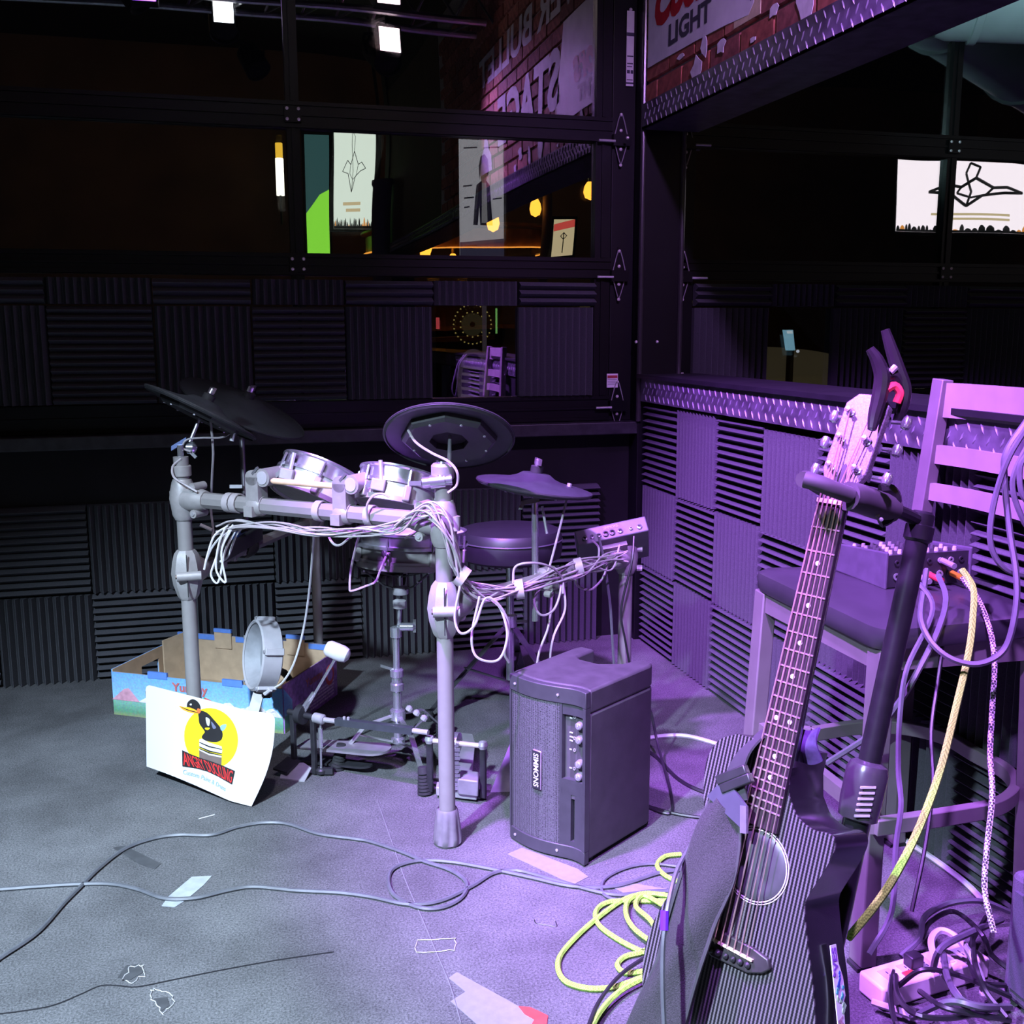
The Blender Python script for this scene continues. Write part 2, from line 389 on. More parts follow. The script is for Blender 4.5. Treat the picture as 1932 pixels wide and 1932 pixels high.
# labels stuck on the door stiles
STICK = mat('label_paper', (.72, .68, .72), rough=.6, var=.05)
lab = MB().box((1.452, GLY-.0265, 2.055), (1.480, GLY-.0255, 2.31)).build('warning_label', STICK, win1, smooth=False)
INK = mat('dark_ink', (.05, .04, .08), rough=.7)
for i, (zz, hh, w0, w1) in enumerate(((2.225, .012, 0, 1), (2.155, .004, .1, .95), (2.13, .004, .1, .9), (2.12, .003, .1, .8), (2.098, .012, .1, .5), (2.098, .012, .6, .95), (2.075, .003, .1, .9), (2.062, .006, 0, 1))):
    MB().box((1.452+.028*w0, GLY-.0272, zz), (1.452+.028*w1, GLY-.0264, zz+hh)).build('printed_line', INK, lab, smooth=False)
REDINK = mat('red_ink', (.35, .03, .04), rough=.7)
for win, px, py in ((win1, 1155, 718), (win2, 1279, 716)):
    c = at(px, py, Y=GLY-.026); hw_, hh_ = .022, .026
    l2 = MB().box((c.x-hw_, GLY-.0285, c.z-hh_), (c.x+hw_, GLY-.0265, c.z+hh_)).build('caution_label', STICK, win, smooth=False)
    MB().box((c.x-hw_*.9, GLY-.0292, c.z+hh_*.35), (c.x+hw_*.9, GLY-.0284, c.z+hh_*.75)).build('printed_line', REDINK, l2, smooth=False)
    for q in range(4): MB().box((c.x-hw_*.85, GLY-.0292, c.z+hh_*(.1-.22*q)), (c.x+hw_*(.8-.2*(q % 2)), GLY-.0284, c.z+hh_*(.16-.22*q))).build('printed_line', INK, l2, smooth=False)
# foam on the glass
cols1 = [(-1.17, 0), (-.856, 1), (-.542, 0), (-.213, 1), (.107, 0), (.423, 1), (.735, None), (1.05, 1), (1.358, None)]
cols1 = [(-1.484, 1), (-1.17, 0), (-.856, 1), (-.542, 0), (-.213, 1), (.107, 0), (.423, 1), (.735, None), (1.05, 1), (1.345, 'end')]
for (xa, v), (xb, _) in zip(cols1[:-1], cols1[1:]):
    if v is not None: foam(win1, (xa, GLY-.001, .948), xb-xa-.006, .322, v == 1)
    st = (v == 0) if v is not None else True
    foam(win1, (xa+.002, GLY-.001, 1.276), xb-xa-.006, .085, st)
for (xa, xb, v) in ((1.745, 2.062, 1), (2.062, 2.34, None), (2.345, 2.66, 1), (2.66, 2.95, 0), (2.95, 3.27, 1), (3.27, 3.58, 0)):
    if v is not None: foam(win2, (xa, GLY-.001, .948), xb-xa-.006, .322, v == 1)
    foam(win2, (xa+.002, GLY-.001, 1.276), xb-xa-.006, .085, (v == 0) if v is not None else True)
# --- wall above doors, jambs, corner post
struct(MB().box((RX0, GLY-.02, 3.02), (RX1, GLY+.1, RZ)).box((RX0, GLY-.02, .8), (-3.4, GLY+.1, 3.02)).build('wall_back_upper', BLKFLAT, smooth=False))
struct(MB().box((1.70, GLY-.005, 0), (RX1, GLY+.1, .85)).box((8.4, GLY-.005, .85), (RX1, GLY+.1, 3.02)).build('wall_back_far', BLKFLAT, smooth=False))
post = struct(MB().box((1.405, GLY-.018, .848), (1.495, GLY+.06, 3.02)).box((1.495, GLY-.09, 0), (1.662, GLY+.06, 3.02)).build('trim_2', BLKMET, smooth=False, bevel=.003))
for xx in (1.497, 1.655):
    MB().cyl((xx, GLY-.092, .85), (xx, GLY-.092, 3.0), .010, n=10).build('track_tube', mat('track_gloss', (.03, .028, .03), rough=.22, spec=.8), post)
for px, py in ((1240, 645), (1200, 645), (1184, 260), (1377, 207), (1255, 215), (1190, 18)):
    MB().lathe([(.006, 0), (.006, .002), (.003, .006), (0, .007)], at(px, py, Y=GLY-.092), (0, -1, 0), 8).build('bolt', ZINC, post)
# --- right knee wall with foam
WX = 1.561
wr = struct(MB().box((WX, -1.6, 0), (1.70, GLY-.09, .92)).build('wall_right', BLKFLAT, smooth=False, origin=(WX, 0, 0)))
ys = GLY-.09
for r in range(3):
    for c in range(12):
        ya = 3.70-TW*(c+1)
        # tile's local x runs along -Y when rotated by -90 degrees, ridges point to -X
        drop = .012 if (r == 0 and c in (3, 6)) else 0
        foam(wr, (WX-.001, ya+TW-.002, (2-r)*TW+.003-drop), TW-.003, TW-.003, (c+r) % 2 == 1, rotz=-math.pi/2)
# diamond plate ledge
def plate_mat(name, col):
    return mat(name, col, rough=.35, metal=.25, var=.45, scale=22)
PLATE = plate_mat('diamond_plate', (.085, .08, .10))
lg = struct(MB().box((1.500, -1.6, .926), (1.506, 3.705, 1.004)).box((1.500, -1.6, 1.004), (1.52, 3.705, 1.012)).build('trim_3', PLATE, smooth=False))
MB().box((1.484, -1.6, 1.012), (1.73, 3.705, 1.026)).build('ledge_lip', mat('lip_black', (.007, .007, .009), rough=.5, var=.3, scale=12), lg, smooth=False)
def treads(parent, xf, y0, y1, z0, z1, pitch, length, name='tread_pattern'):
    mb = MB(); rows = 3; k = 0
    for r in range(rows):
        zc = z0+(z1-z0)*(r+.5)/rows
        n = int((y1-y0)/pitch)
        for i in range(n):
            yc = y0+pitch*(i+.5*(r % 2)+.25); sg = 1 if r % 2 == 0 else -1
            dv = Vector((0, .45*sg, .89)).normalized(); sv = Vector((0, dv.z, -dv.y)); nx = Vector((-1, 0, 0))
            c = Vector((xf, yc, zc)); L = length/2; W = .0028
            mb.add([c-dv*L, c-sv*W, c+sv*W, c+dv*L, c-dv*L*.55+nx*.0028, c+dv*L*.55+nx*.0028], [(0,1,4), (0,4,2), (1,3,5), (3,2,5), (1,5,4), (2,4,5)])
    return stuff(mb.build(name, mat('tread_bright', (.26, .24, .30), rough=.3, metal=.3), parent, smooth=False))
treads(lg, 1.4998, .6, 3.69, .930, 1.002, .041, .027)
# --- header over the opening: bricks, painted logo, diamond plate edge
HX = 1.50
hd = struct(MB().box((HX+.012, .05, 1.97), (1.70, GLY-.09, 3.25)).build('wall_header', mat('mortar', (.42, .38, .38), rough=.95, var=.2, scale=60), smooth=False, origin=(HX, 0, 1.9)))
BR = [mat('brick_%d' % i, c, rough=.9, var=.35, scale=35, bump=.5, bscale=120) for i, c in enumerate(((.33, .10, .07), (.27, .075, .05), (.38, .13, .09), (.22, .07, .06)))]
bmesh_brick = {}
def brick(ya, yb, za, zb, m):
    key = (round(yb-ya, 3), round(zb-za, 3), m.name)
    if key not in bmesh_brick:
        a, b = (yb-ya)/2, (zb-za)/2; e = .004
        me = bpy.data.meshes.new('brick')
        me.from_pydata([(.012, -a, -b), (.012, a, -b), (.012, a, b), (.012, -a, b), (0, -a+e, -b+e), (0, a-e, -b+e), (0, a-e, b-e), (0, -a+e, b-e)], [], [(4, 7, 6, 5), (0, 4, 5, 1), (1, 5, 6, 2), (2, 6, 7, 3), (3, 7, 4, 0)])
        me.materials.append(m); bmesh_brick[key] = me
    o = bpy.data.objects.new('brick', bmesh_brick[key]); COL.objects.link(o); o.parent = hd
    o.location = Vector((HX+random.uniform(-.002, .002), (ya+yb)/2, (za+zb)/2))-WORG[hd.name]
bw, bh = .205, .068
for r in range(17):
    za = 1.978+r*(bh+.008)
    yy = 3.70-(0 if r % 2 else .107)
    if r % 2 == 0: brick(yy+.005, 3.70, za, za+bh, BR[r % 4])
    while yy > (.25 if r < 15 else 1.2):
        brick(yy-bw+.008, yy, za, za+bh, random.choice(BR)); yy -= bw
MB().box((HX+.01, -2.2, 1.97), (1.70, .05, 3.25)).build('plain_boarding', mat('header_board', (.035, .02, .014), rough=.7, var=.3, scale=4), hd, smooth=False)
pe = MB().box((HX-.012, -2.2, 1.895), (HX-.006, 3.705, 1.980)).box((HX-.012, -2.2, 1.895), (1.71, 3.705, 1.902)).build('edge_plate', PLATE, hd, smooth=False)
treads(pe, HX-.0122, -2.1, 3.69, 1.898, 1.976, .041, .028)
PAINTW = mat('sign_white', (.66, .66, .70), rough=.6, var=.1, scale=12)
# white logo panel, its lower edge stepped like worn paint
pan = [(3.68, 2.098), (3.30, 2.092), (3.08, 2.085), (2.93, 2.075), (2.90, 2.10), (2.88, 2.16), (2.95, 2.50), (3.68, 2.52)]
lp = MB().prism(pan, (HX-.004, 0, 0), (0, 1, 0), (0, 0, 1), (.003, 0, 0)).build('logo_panel', PAINTW, hd, smooth=False)
hy, hz = Vector((0, -1, 0)), Vector((0, 0, 1))
c = (at(1265, 84, X=HX)+at(1345, 2, X=HX))/2
lettering('lettering', 'LIGHT', (HX-.0052, 3.335, 2.159), hy, hz, .1, mat('logo_grey', (.05, .05, .07), rough=.6), lp, bold=.004, fit=(.325, .070))
lettering('lettering', 'Coors', (HX-.0052, 3.36, 2.285), hy, hz, .1, mat('logo_red', (.45, .012, .02), rough=.6), lp, bold=.006, shear=.35, fit=(.52, .155))
lettering('lettering', 'TM', (HX-.0052, 2.905, 2.118), hy, hz, .1, MATS['logo_grey'], hd, bold=.002, fit=(.035, .02))
PEEL = mat('peeling_paint', (.62, .60, .64), rough=.8, var=.15, scale=30)
for (yc, zc, sy, sz) in ((2.62, 2.035, .05, .09), (2.42, 2.02, .035, .06), (3.27, 2.005, .05, .05), (3.22, 2.06, .03, .045), (2.24, 2.06, .05, .04), (3.10, 2.03, .035, .025), (2.78, 2.045, .03, .02), (2.13, 2.0, .03, .03), (3.4, 2.07, .04, .012), (2.9, 2.0, .02, .012)):
    pts = []
    for i in range(9):
        t = 2*math.pi*i/9; q = random.uniform(.5, 1.05); pts.append((yc+sy*q*math.cos(t), zc+sz*q*math.sin(t)))
    MB().prism(pts, (HX-.0045, 0, 0), (0, 1, 0), (0, 0, 1), (.002, 0, 0)).build('paint_patch', PEEL, hd, smooth=False)
LETG = mat('letter_grey', (.55, .53, .58), rough=.7, var=.12, scale=20)
lettering('lettering', 'STAGE', (HX-.004, 2.34, 2.29), hy, hz, .2, LETG, hd, bold=.008, fit=(1.16, .27))
lettering('lettering', 'SILVER BULLET', (HX-.004, 2.42, 2.64), hy, hz, .2, LETG, hd, bold=.006, fit=(2.2, .17))
mt = [(1.62, 2.06), (1.30, 2.06), (1.36, 2.16), (1.42, 2.2), (1.46, 2.34), (1.50, 2.28), (1.54, 2.18), (1.6, 2.14)]
MB().prism(mt, (HX-.004, 0, 0), (0, 1, 0), (0, 0, 1), (.003, 0, 0)).build('mountain_emblem', LETG, hd, smooth=False)
MB().prism([(3.02, 2.06), (2.86, 2.06), (2.86, 2.2), (2.9, 2.24), (3.02, 2.2)], (HX-.003, 0, 0), (0, 1, 0), (0, 0, 1), (.002, 0, 0)).build('paint_patch', mat('cream_paint', (.55, .47, .30), rough=.8), hd, smooth=False)
struct(MB().box((1.52, -2.2, 3.25), (1.70, GLY-.09, RZ)).build('wall_header_upper', BLKFLAT, smooth=False))
struct(MB().box((1.50, -2.4, 0), (1.72, -2.2, RZ)).build('trim_4', BLKFLAT, smooth=False))
# ================================================================== electronic drum kit
Lx, Ly = -.113, 2.799
Fx, Fy = .46, 2.283
RR = at(1181, 1052, Z=.567); RL = Vector((.27, 3.50, 0))
BZ, SZ = .768, .572
rack = thing('drum_rack', (Fx, Fy, 0), 'silver tube drum rack with octagonal crossbar standing on the carpet', 'drum rack')
UP = Vector((0, 0, 1))
def tubeleg(x, y, z0, z1, r=.019): return MB().cyl((x, y, z0), (x, y, z1), r, n=24)
def foot(x, y, parent):
    mb = MB().lathe([(.030, 0), (.034, .006), (.034, .02), (.030, .05), (.0255, .082), (.0225, .088), (.0215, .084)], (x, y, 0), UP, 48,
                    mod=lambda t, h: 1-.16*max(0, math.cos(8*t))*(1 if .012 < h < .07 else 0))
    return mb.build('rubber_foot', mat('foot_rubber', (.13, .125, .135), rough=.55, var=.15), parent)
l1 = tubeleg(Fx, Fy, .03, .90).build('leg', SILVER, rack); foot(Fx, Fy, l1)
l2 = tubeleg(Lx, Ly, .03, .875).build('leg', SILVER, rack); foot(Lx, Ly, l2)
l3 = tubeleg(RR.x, RR.y, .03, .63).build('leg', SILVER, rack); foot(RR.x, RR.y, l3)
l4 = tubeleg(RL.x, RL.y, .03, .63, .016).build('leg', SILVER, rack); foot(RL.x, RL.y, l4)
A, B = Vector((Lx, Ly, BZ)), Vector((Fx, Fy, BZ))
e = (B-A).normalized()
MB().cyl(A+e*.06, B-e*.05, .0205, n=8, phase=math.pi/8).build('crossbar', SILVER, rack, angle=20)
A2, B2 = Vector((Lx, Ly, SZ)), Vector((RL.x, RL.y, SZ))
MB().cyl(A2, B2, .017, n=8).build('crossbar', SILVER, rack, angle=20)
A3, B3 = Vector((Fx, Fy, SZ)), Vector((RR.x, RR.y, SZ))
MB().cyl(A3, B3, .019, n=8).build('crossbar', SILVER, rack, angle=20)
e2 = (B2-A2).normalized(); e3 = (B3-A3).normalized()
def tjoint(c, d, name='corner_joint', drop=.055):
    c = Vector(c); d = Vector(d)
    mb = MB().lathe([(.022, -drop), (.028, -drop+.012), (.031, -.02), (.034, 0), (.031, .02), (.026, .042), (.0225, .05)], c, UP, 20)
    mb.lathe([(.012, 0), (.031, .015), (.031, .045), (.028, .06), (.0235, .078)], c, d, 20)
    j = mb.build(name, SILVER2, rack)
    s = d.cross(UP).normalized()
    for off, sg in ((c+d*.052+UP*.034, 1), (c+d*.052-UP*.034, 1), (c-d*.032-s*.0+UP*.0, 0)):
        b = MB().cyl(off-s*.022, off+s*.022, .011, n=12) if sg else MB().cyl(off-UP*.016, off+UP*.016, .010, n=12)
        bo = b.build('clamp_lug', SILVER2, j)
        if sg: MB().cyl(off+s*.022*(1 if s.y < 0 else -1), off+s*.025*(1 if s.y < 0 else -1), .0055, n=6).build('bolt', STEEL, j)
    return j
tjoint(A, e); tjoint(B, -e)
def hexclamp(c, d):
    c = Vector(c); d = Vector(d)
    mb = MB().lathe([(.0215, -.068), (.027, -.06), (.036, -.03), (.040, 0), (.036, .03), (.030, .052), (.0225, .062)], c, UP, 8)
    mb.lathe([(.02, 0), (.033, .022), (.033, .055), (.027, .07), (.021, .085)], c, d, 16)
    j = mb.build('side_clamp', SILVER2, rack, angle=30)
    v = (EYE-c); v.z = 0; v.normalize(); s = v.cross(UP)
    MB().cyl(c+v*.040-s*.034, c+v*.040+s*.026, .0125, n=12).build('clamp_lug', SILVER2, j)
    MB().cyl(c+v*.040+s*.026, c+v*.040+s*.029, .006, n=6).build('bolt', mat('dark_bolt', (.08, .06, .05), rough=.4, metal=.8), j)
    for hz in (-.028, .028): MB().cyl(c+d*.055+UP*hz-v*.01, c+d*.055+UP*hz+v*.022, .010, n=10).build('clamp_lug', SILVER2, j)
    MB().obox(c+v*.0385, s, v, UP, .0013, .002, .055).build('clamp_slit', RUBBER, j)
    return j
hexclamp(A2, e2); hexclamp(A3, e3)
def rclamp(c, d):
    c = Vector(c); d = Vector(d)
    j = MB().lathe([(.022, -.05), (.03, -.035), (.034, 0), (.03, .035), (.0225, .05)], c, UP, 16).lathe([(.03, .0), (.03, .05), (.022, .07)], c, d, 16).build('side_clamp', SILVER2, rack)
    v = (EYE-c); v.z = 0; v.normalize(); s = v.cross(UP)
    for hz in (-.034, .02): MB().cyl(c+s*.03*(-1)+UP*hz, c+s*.045*(-1)+UP*hz, .009, n=10).build('clamp_lug', SILVER2, j)
rclamp((RR.x, RR.y, SZ), -e3); rclamp((RL.x, RL.y, SZ), -e2)
# collars on the leg tops, arm for the centre pad
MB().lathe([(.0225, 0), (.0245, .002), (.0245, .026), (.0225, .028)], (Lx, Ly, .825), UP, 20).build('memory_collar', SILVER2, rack)
MB().lathe([(.0225, 0), (.026, .004), (.026, .03), (.021, .036)], (Fx, Fy, .865), UP, 20).build('memory_collar', SILVER2, rack)
c0 = Vector((Fx, Fy, .916))
arm = MB().cyl(P(797, 911, 2.33), P(853, 905, 2.33), .0125, n=18).cyl(P(812, 910, 2.33), P(840, 907, 2.33), .0155, n=18).build('tilter', CHROME, rack)
MB().obox(P(783, 912, 2.33), RV, UV, FV, .014, .005, .004).build('wing_bolt', CHROME, arm)
MB().cyl(P(847, 902, 2.335), P(849, 822, 2.40), .0058, .0042, n=12).build('pad_rod', CHROME, rack)
MB().cyl(Vector((Fx, Fy, .90)), P(832, 905, 2.33), .014, n=14).build('tilter_stem', CHROME, rack)
# upper-left tilter and rod
b0 = Vector((Lx, Ly, .875))
t0 = MB().cyl(b0, b0+UP*.03, .008, n=10).lathe([(.004, 0), (.016, .006), (.016, .022), (.004, .03)], P(350, 845, 2.71), RV, 12).build('tilter', CHROME, rack)
MB().obox(P(338, 838, 2.70), (RV+UV*.6).normalized(), UV, FV, .022, .006, .005).build('wing_bolt', mat('blued_steel', (.10, .13, .25), rough=.3, metal=.9), t0)
MB().obox(P(360, 853, 2.70), (RV-UV).normalized(), (RV+UV).normalized(), FV, .02, .004, .004).build('wing_bolt', CHROME, t0)
MB().cyl(P(352, 850, 2.71), P(381, 778, 2.72), .0055, .004, n=10).build('pad_rod', CHROME, rack)
# pole for the rear-left pad: two parallel rods up from the side bar
cl = A2.lerp(B2, .41)
MB().cyl(cl, P(455, 800, 3.05), .0075, n=12).build('pad_pole', mat('grey_rod', (.25, .24, .27), rough=.35, metal=.8), rack)
MB().lathe([(.024, -.03), (.028, -.01), (.028, .01), (.024, .03)], cl, e2, 14).build('side_clamp', RUBBER, rack)
MB().obox(P(446, 918, 3.03), RV, UV, FV, .018, .005, .006).build('wing_bolt', STEEL, rack)
# tom mounts on the crossbar
def tommount(px, py, d):
    t = (P(px, py, d)-A).dot(e); c = A+e*t; s = e.cross(UP).normalized()
    if s.y > 0: s = -s
    m = MB().obox(c+UP*.038+s*.004, e, s, UP, .019, .018, .034).lathe([(.019, -.018), (.019, .018)], c+UP*.070+s*.004, s, 16).lathe([(.0235, -.02), (.0265, -.012), (.0265, .012), (.0235, .02)], c, e, 16)
    o = m.build('tom_mount', SILVER2, rack)
    k = c+UP*.072+e*.032
    MB().cyl(k+s*.02, k-s*.05, .0225, n=16).build('ball_socket', SILVER2, o)
    MB().cyl(k+s*.02, k+s*.022, .016, n=16).build('socket_cap', GREYPL, o)
    MB().obox(c+UP*.088+e*.012+s*.02, (e+UP).normalized(), (UP-e).normalized(), s, .012, .003, .003).build('wing_bolt', CHROME, o)
    MB().obox(c-UP*.012+s*.021-e*.006, e, s, UP, .013, .012, .013).build('clamp_lug', SILVER2, o)
    return c+UP*.075
m1 = tommount(490, 945, 2.60); m2 = tommount(651, 958, 2.48)
# white hook and loop straps round the bars
def strap(c, d, r, wd, label=None):
    return MB().lathe([(r, -wd/2), (r+.003, -wd/2), (r+.003, wd/2), (r, wd/2)], c, d, 14, close=True).build('cable_strap', CABW, rack)
for px, d in ((436, 2.64), (449, 2.63), (603, 2.51), (700, 2.445)):
    t = (P(px, 960, d)-A).dot(e); strap(A+e*t, e, .022, .018)
# ---- cymbal pads
def cymbal(label, c, nrm, dia, under=True, group=None, cable=None, logo=False):
    c = Vector(c); n = Vector(nrm).normalized(); R = dia/2
    t = thing('cymbal_pad', c, label, 'cymbal pad', group)
    MB().lathe([(0, .018), (.022, .018), (R*.24, .016), (R*.34, .006), (R*.5, -.002), (R*.93, -.012), (R, -.016), (R, -.020), (R*.96, -.021), (R*.5, -.010), (R*.3, -.004), (0, -.004)], c, n, 56).build('pad', CYMB, t)
    MB().lathe([(R*.955, -.020), (R*1.002, -.0145), (R*1.008, -.018), (R*.965, -.0245)], c, n, 56, close=True).build('rim', RUBBER, t)
    if under:
        u, v, a = basis(n)
        MB().lathe([(R*.30, -.004), (R*.30, -.030), (R*.66, -.034), (R*.72, -.028), (R*.74, -.012)], c, n, 8).build('sensor_housing', mat('housing', (.026, .026, .028), rough=.5), t, angle=20)
        MB().lathe([(0, -.012), (R*.29, -.012), (R*.29, -.014), (0, -.014)], c, n, 24).build('hub_recess', RUBBER, t)
        for i in range(8):
            q = 2*math.pi*(i+.5)/8; MB().cyl(c+(u*math.cos(q)+v*math.sin(q))*R*.6-n*.031, c+(u*math.cos(q)+v*math.sin(q))*R*.6-n*.036, .003, n=8).build('screw', STEEL, t)
    MB().lathe([(.012, .014), (.016, .016), (.016, .034), (.012, .036)], c, n, 16).build('felt_washer', RUBBER, t)
    u, v, a = basis(n)
    MB().lathe([(.005, .03), (.008, .034), (.008, .05), (.004, .054)], c, n, 12).obox(c+n*.046+u*.013, u, v, n, .009, .003, .008).obox(c+n*.046-u*.013, u, v, n, .009, .003, .008).build('wing_nut', mat('wing_metal', (.62, .55, .62), rough=.3, metal=.9), t)
    return t
nv = lambda r, u, f_: (RV*r+UV*u+FV*f_).normalized()
cymbal('black rubber cymbal pad seen edge-on above the left rack leg', P(385, 767, 2.72), nv(.42, .90, .10), .305)
cymbal('large black cymbal pad tilted behind the edge-on left pad', P(463, 760, 3.05), nv(.44, .86, -.22), .375)
c3 = cymbal('black cymbal pad showing its octagonal underside on the centre leg', P(848, 812, 2.42), nv(.02, .91, .42), .30)
MB().obox(P(840, 783, 2.385), nv(.8, .3, 0), nv(-.3, .8, .35), FV, .0015, .006, .001).obox(P(847, 783, 2.385), nv(.8, .3, 0), nv(-.3, .8, .35), FV, .0015, .006, .001).build('logo_mark', GREYPL, c3)
hh = cymbal('small black hi-hat pad on chrome pole beside the sound module', P(1010, 905, 2.66), nv(.15, .97, -.14), .295, under=True)
# jacks under pads
MB().cyl(P(444, 805, 2.72), P(437, 832, 2.72), .006, n=8).build('cable_plug', STEEL, bpy.data.objects['cymbal_pad'])
MB().cyl(P(1075, 912, 2.66), P(1072, 925, 2.66), .006, n=8).build('cable_plug', STEEL, hh)
# hi-hat pole
hp = thing('hi_hat_rod', P(1009, 1120, 2.655), 'chrome vertical rod holding the hi-hat pad, clamped to side bar', 'rod')
MB().cyl(P(1009, 935, 2.655), P(1010, 1172, 2.655), .0085, n=14).build('tube', CHROME, hp)
MB().cyl(P(1010, 900, 2.66), P(1009, 940, 2.655), .004, n=10).build('rod', CHROME, hp)
MB().obox(P(1000, 946, 2.64), nv(1, .2, 0), UV, FV, .024, .006, .008).obox(P(985, 953, 2.64), RV, nv(.4, 1, 0), FV, .005, .012, .004).build('hi_hat_clutch', CHROME, hp)
MB().cyl(P(1023, 955, 2.645), P(1032, 1007, 2.645), .0035, n=8).build('clutch_rod', STEEL, hp)
cb = A3.lerp(B3, .5)
MB().lathe([(.022, -.03), (.03, -.02), (.03, .02), (.022, .03)], cb+e3*.01, e3, 14).obox(cb+Vector((.02, -.01, 0)), e3, e3.cross(UP), UP, .03, .022, .02).build('rod_clamp', SILVER2, hp)
for q in (-.022, .022): MB().cyl(cb+e3*q+e3.cross(UP)*.022-UP*.03, cb+e3*q+e3.cross(UP)*.042-UP*.03, .009, n=10).build('clamp_lug', SILVER2, hp)
# ---- toms and snare
SHELL = mat('tom_shell', (.50, .49, .50), rough=.35, metal=.35, var=.05)
HEAD = mat('mesh_head', (.62, .66, .72), rough=.6, var=.06, scale=400)
HOOP = mat('hoop_metal', (.62, .62, .68), rough=.25, metal=.9, var=.05)
DUST = mat('shell_bottom', (.16, .16, .15), rough=.6)
def drum(label, c, nrm, dia, ht, nl, mats, phase=0., cat='drum pad', lugbox=True):
    c = Vector(c); n = Vector(nrm).normalized(); R = dia/2
    t = thing('drum_pad', c, label, cat)
    sh, bot = mats
    MB().lathe([(R*.93, 0), (R*.965, .004), (R*.965, ht), (R*.93, ht)], c, n, 48, close=True).build('shell', sh, t)
    MB().lathe([(0, .012), (R*.95, .012), (R*.95, .006), (0, .006)], c, n, 40).build('bottom_plate', bot, t)
    MB().lathe([(0, ht+.004), (R*.9, ht+.004), (R*.985, ht+.002), (R*.985, ht-.012)], c, n, 48).build('drum_head', HEAD, t)
    MB().lathe([(R*.975, ht-.022), (R*1.05, ht-.022), (R*1.05, ht-.014), (R*1.0, ht-.012), (R*1.0, ht+.012), (R*1.035, ht+.016), (R*1.03, ht+.020), (R*.975, ht+.014)], c, n, 48, close=True).build('hoop', HOOP, t)
    MB().lathe([(R*.97, 0), (R*1.02, 0), (R*1.02, .012), (R*.97, .012)], c, n, 48, close=True).build('lower_hoop', SILVER, t)
    u, v, a = basis(n)
    for i in range(nl):
        q = phase+2*math.pi*i/nl; d = u*math.cos(q)+v*math.sin(q); s = n.cross(d)
        lo = MB().obox(c+d*(R+.004)+n*ht*.32, d, s, n, .009, .008, ht*.28).build('lug', SILVER2, t, bevel=.003)
        MB().cyl(c+d*(R*1.03+.004)+n*ht*.5, c+d*(R*1.03+.004)+n*(ht+.010), .0028, n=8).build('tension_rod', CHROME, lo)
    return t, c, n, R
tom1 = drum('left silver tom pad tilted back on the rack crossbar', P(586, 948, 2.66), nv(.34, .90, .24), .215, .074, 6, (SHELL, DUST), .35)
tom2 = drum('right silver tom pad next to the centre rack leg', P(744, 958, 2.53), nv(.17, .96, .18), .195, .066, 6, (SHELL, DUST), .1)
# blocks and wing rods on the toms
for (px, py, d, rod, tm) in ((543, 905, 2.585, (555, 858), tom1), (715, 925, 2.455, (718, 872), tom2)):
    MB().obox(P(px, py-10, d), nv(.95, -.2, 0), nv(.2, .95, 0), FV, .017, .014, .022).build('mount_bracket', SILVER2, tm[0], bevel=.003)
    MB().cyl(P(px+5, py-20, d-.01), P(rod[0], rod[1]-4, d-.01), .0052, n=10).build('height_rod', mat('bright_rod', (.8, .8, .85), rough=.25, metal=.7), tm[0])
    MB().obox(P(px-14, py-14, d-.015), nv(.7, .6, 0), nv(-.6, .7, 0), FV, .015, .005, .006).build('wing_bolt', CHROME, tm[0])
    MB().cyl(P(px, py, d), tm[1]+tm[2]*.03-FV*.06, .009, n=10).build('mount_rod', CHROME, tm[0])
SN_C = P(775, 1056, 2.90)
BRASS = mat('snare_shell', (.20, .20, .19), rough=.4, metal=.3, var=.1)
snare = drum('round snare pad with pale mesh head on the tripod stand', SN_C, nv(.03, .985, -.10), .295, .066, 8, (BRASS, DUST), .2)
MB().lathe([(.14, -.012), (.152, -.012), (.152, .004), (.14, .004)], SN_C, nv(.03, .985, -.10), 48, close=True).build('bottom_band', SILVER, snare[0])
MB().cyl(P(724, 1043, 2.755), P(729, 1052, 2.74), .008, n=10).build('cable_plug', PLASTIC, snare[0])
# snare stand
base = at(752, 1432, Z=0); bx, by = base.x, base.y
st = thing('snare_stand', (bx, by, 0), 'chrome tripod snare stand with black basket arms and ribbed rubber feet', 'drum stand')
axz = lambda z: Vector((bx, by, z))
topz = (SN_C-UP*.0).z
MB().cyl(axz(.055), axz(.20), .0125, n=16).build('lower_tube', CHROME, st)
MB().cyl(axz(.19), axz(.37), .0095, n=16).build('upper_tube', CHROME, st)
MB().lathe([(.014, .0), (.019, .004), (.019, .022), (.015, .026), (.015, .04), (.019, .044), (.019, .062), (.014, .066)], axz(.20), UP, 18).build('height_collar', CHROME, st)
MB().obox(axz(.268)-RV*.025, nv(1, -.3, 0), UV, FV, .02, .004, .004).build('wing_bolt', CHROME, st)
MB().lathe([(.010, 0), (.016, .002), (.016, .03), (.010, .034)], axz(.355), UP, 16).build('tilt_collar', CHROME, st)
MB().lathe([(.006, -.025), (.012, -.018), (.012, .018), (.006, .025)], axz(.385)+RV*.03, RV, 12).obox(axz(.388)+RV*.052, UV, FV, RV, .018, .004, .004).build('tilt_clamp', CHROME, st)
MB().cyl(axz(.375)+RV*.008, axz(.44)+RV*.012, .006, n=12).build('basket_rod', CHROME, st)
MB().lathe([(.012, 0), (.0185, .003), (.0185, .022), (.012, .026)], axz(.437)+RV*.012, UP, 18).build('basket_knob', WHITE, st)
hub = axz(.475)+RV*.015
MB().lathe([(.006, 0), (.022, .004), (.022, .022), (.006, .028)], hub, UP, 14).build('basket_hub', STEEL, st)
MB().cyl(hub+UP*.02, hub+UP*.055, .007, n=10).build('basket_screw', STEEL, st)
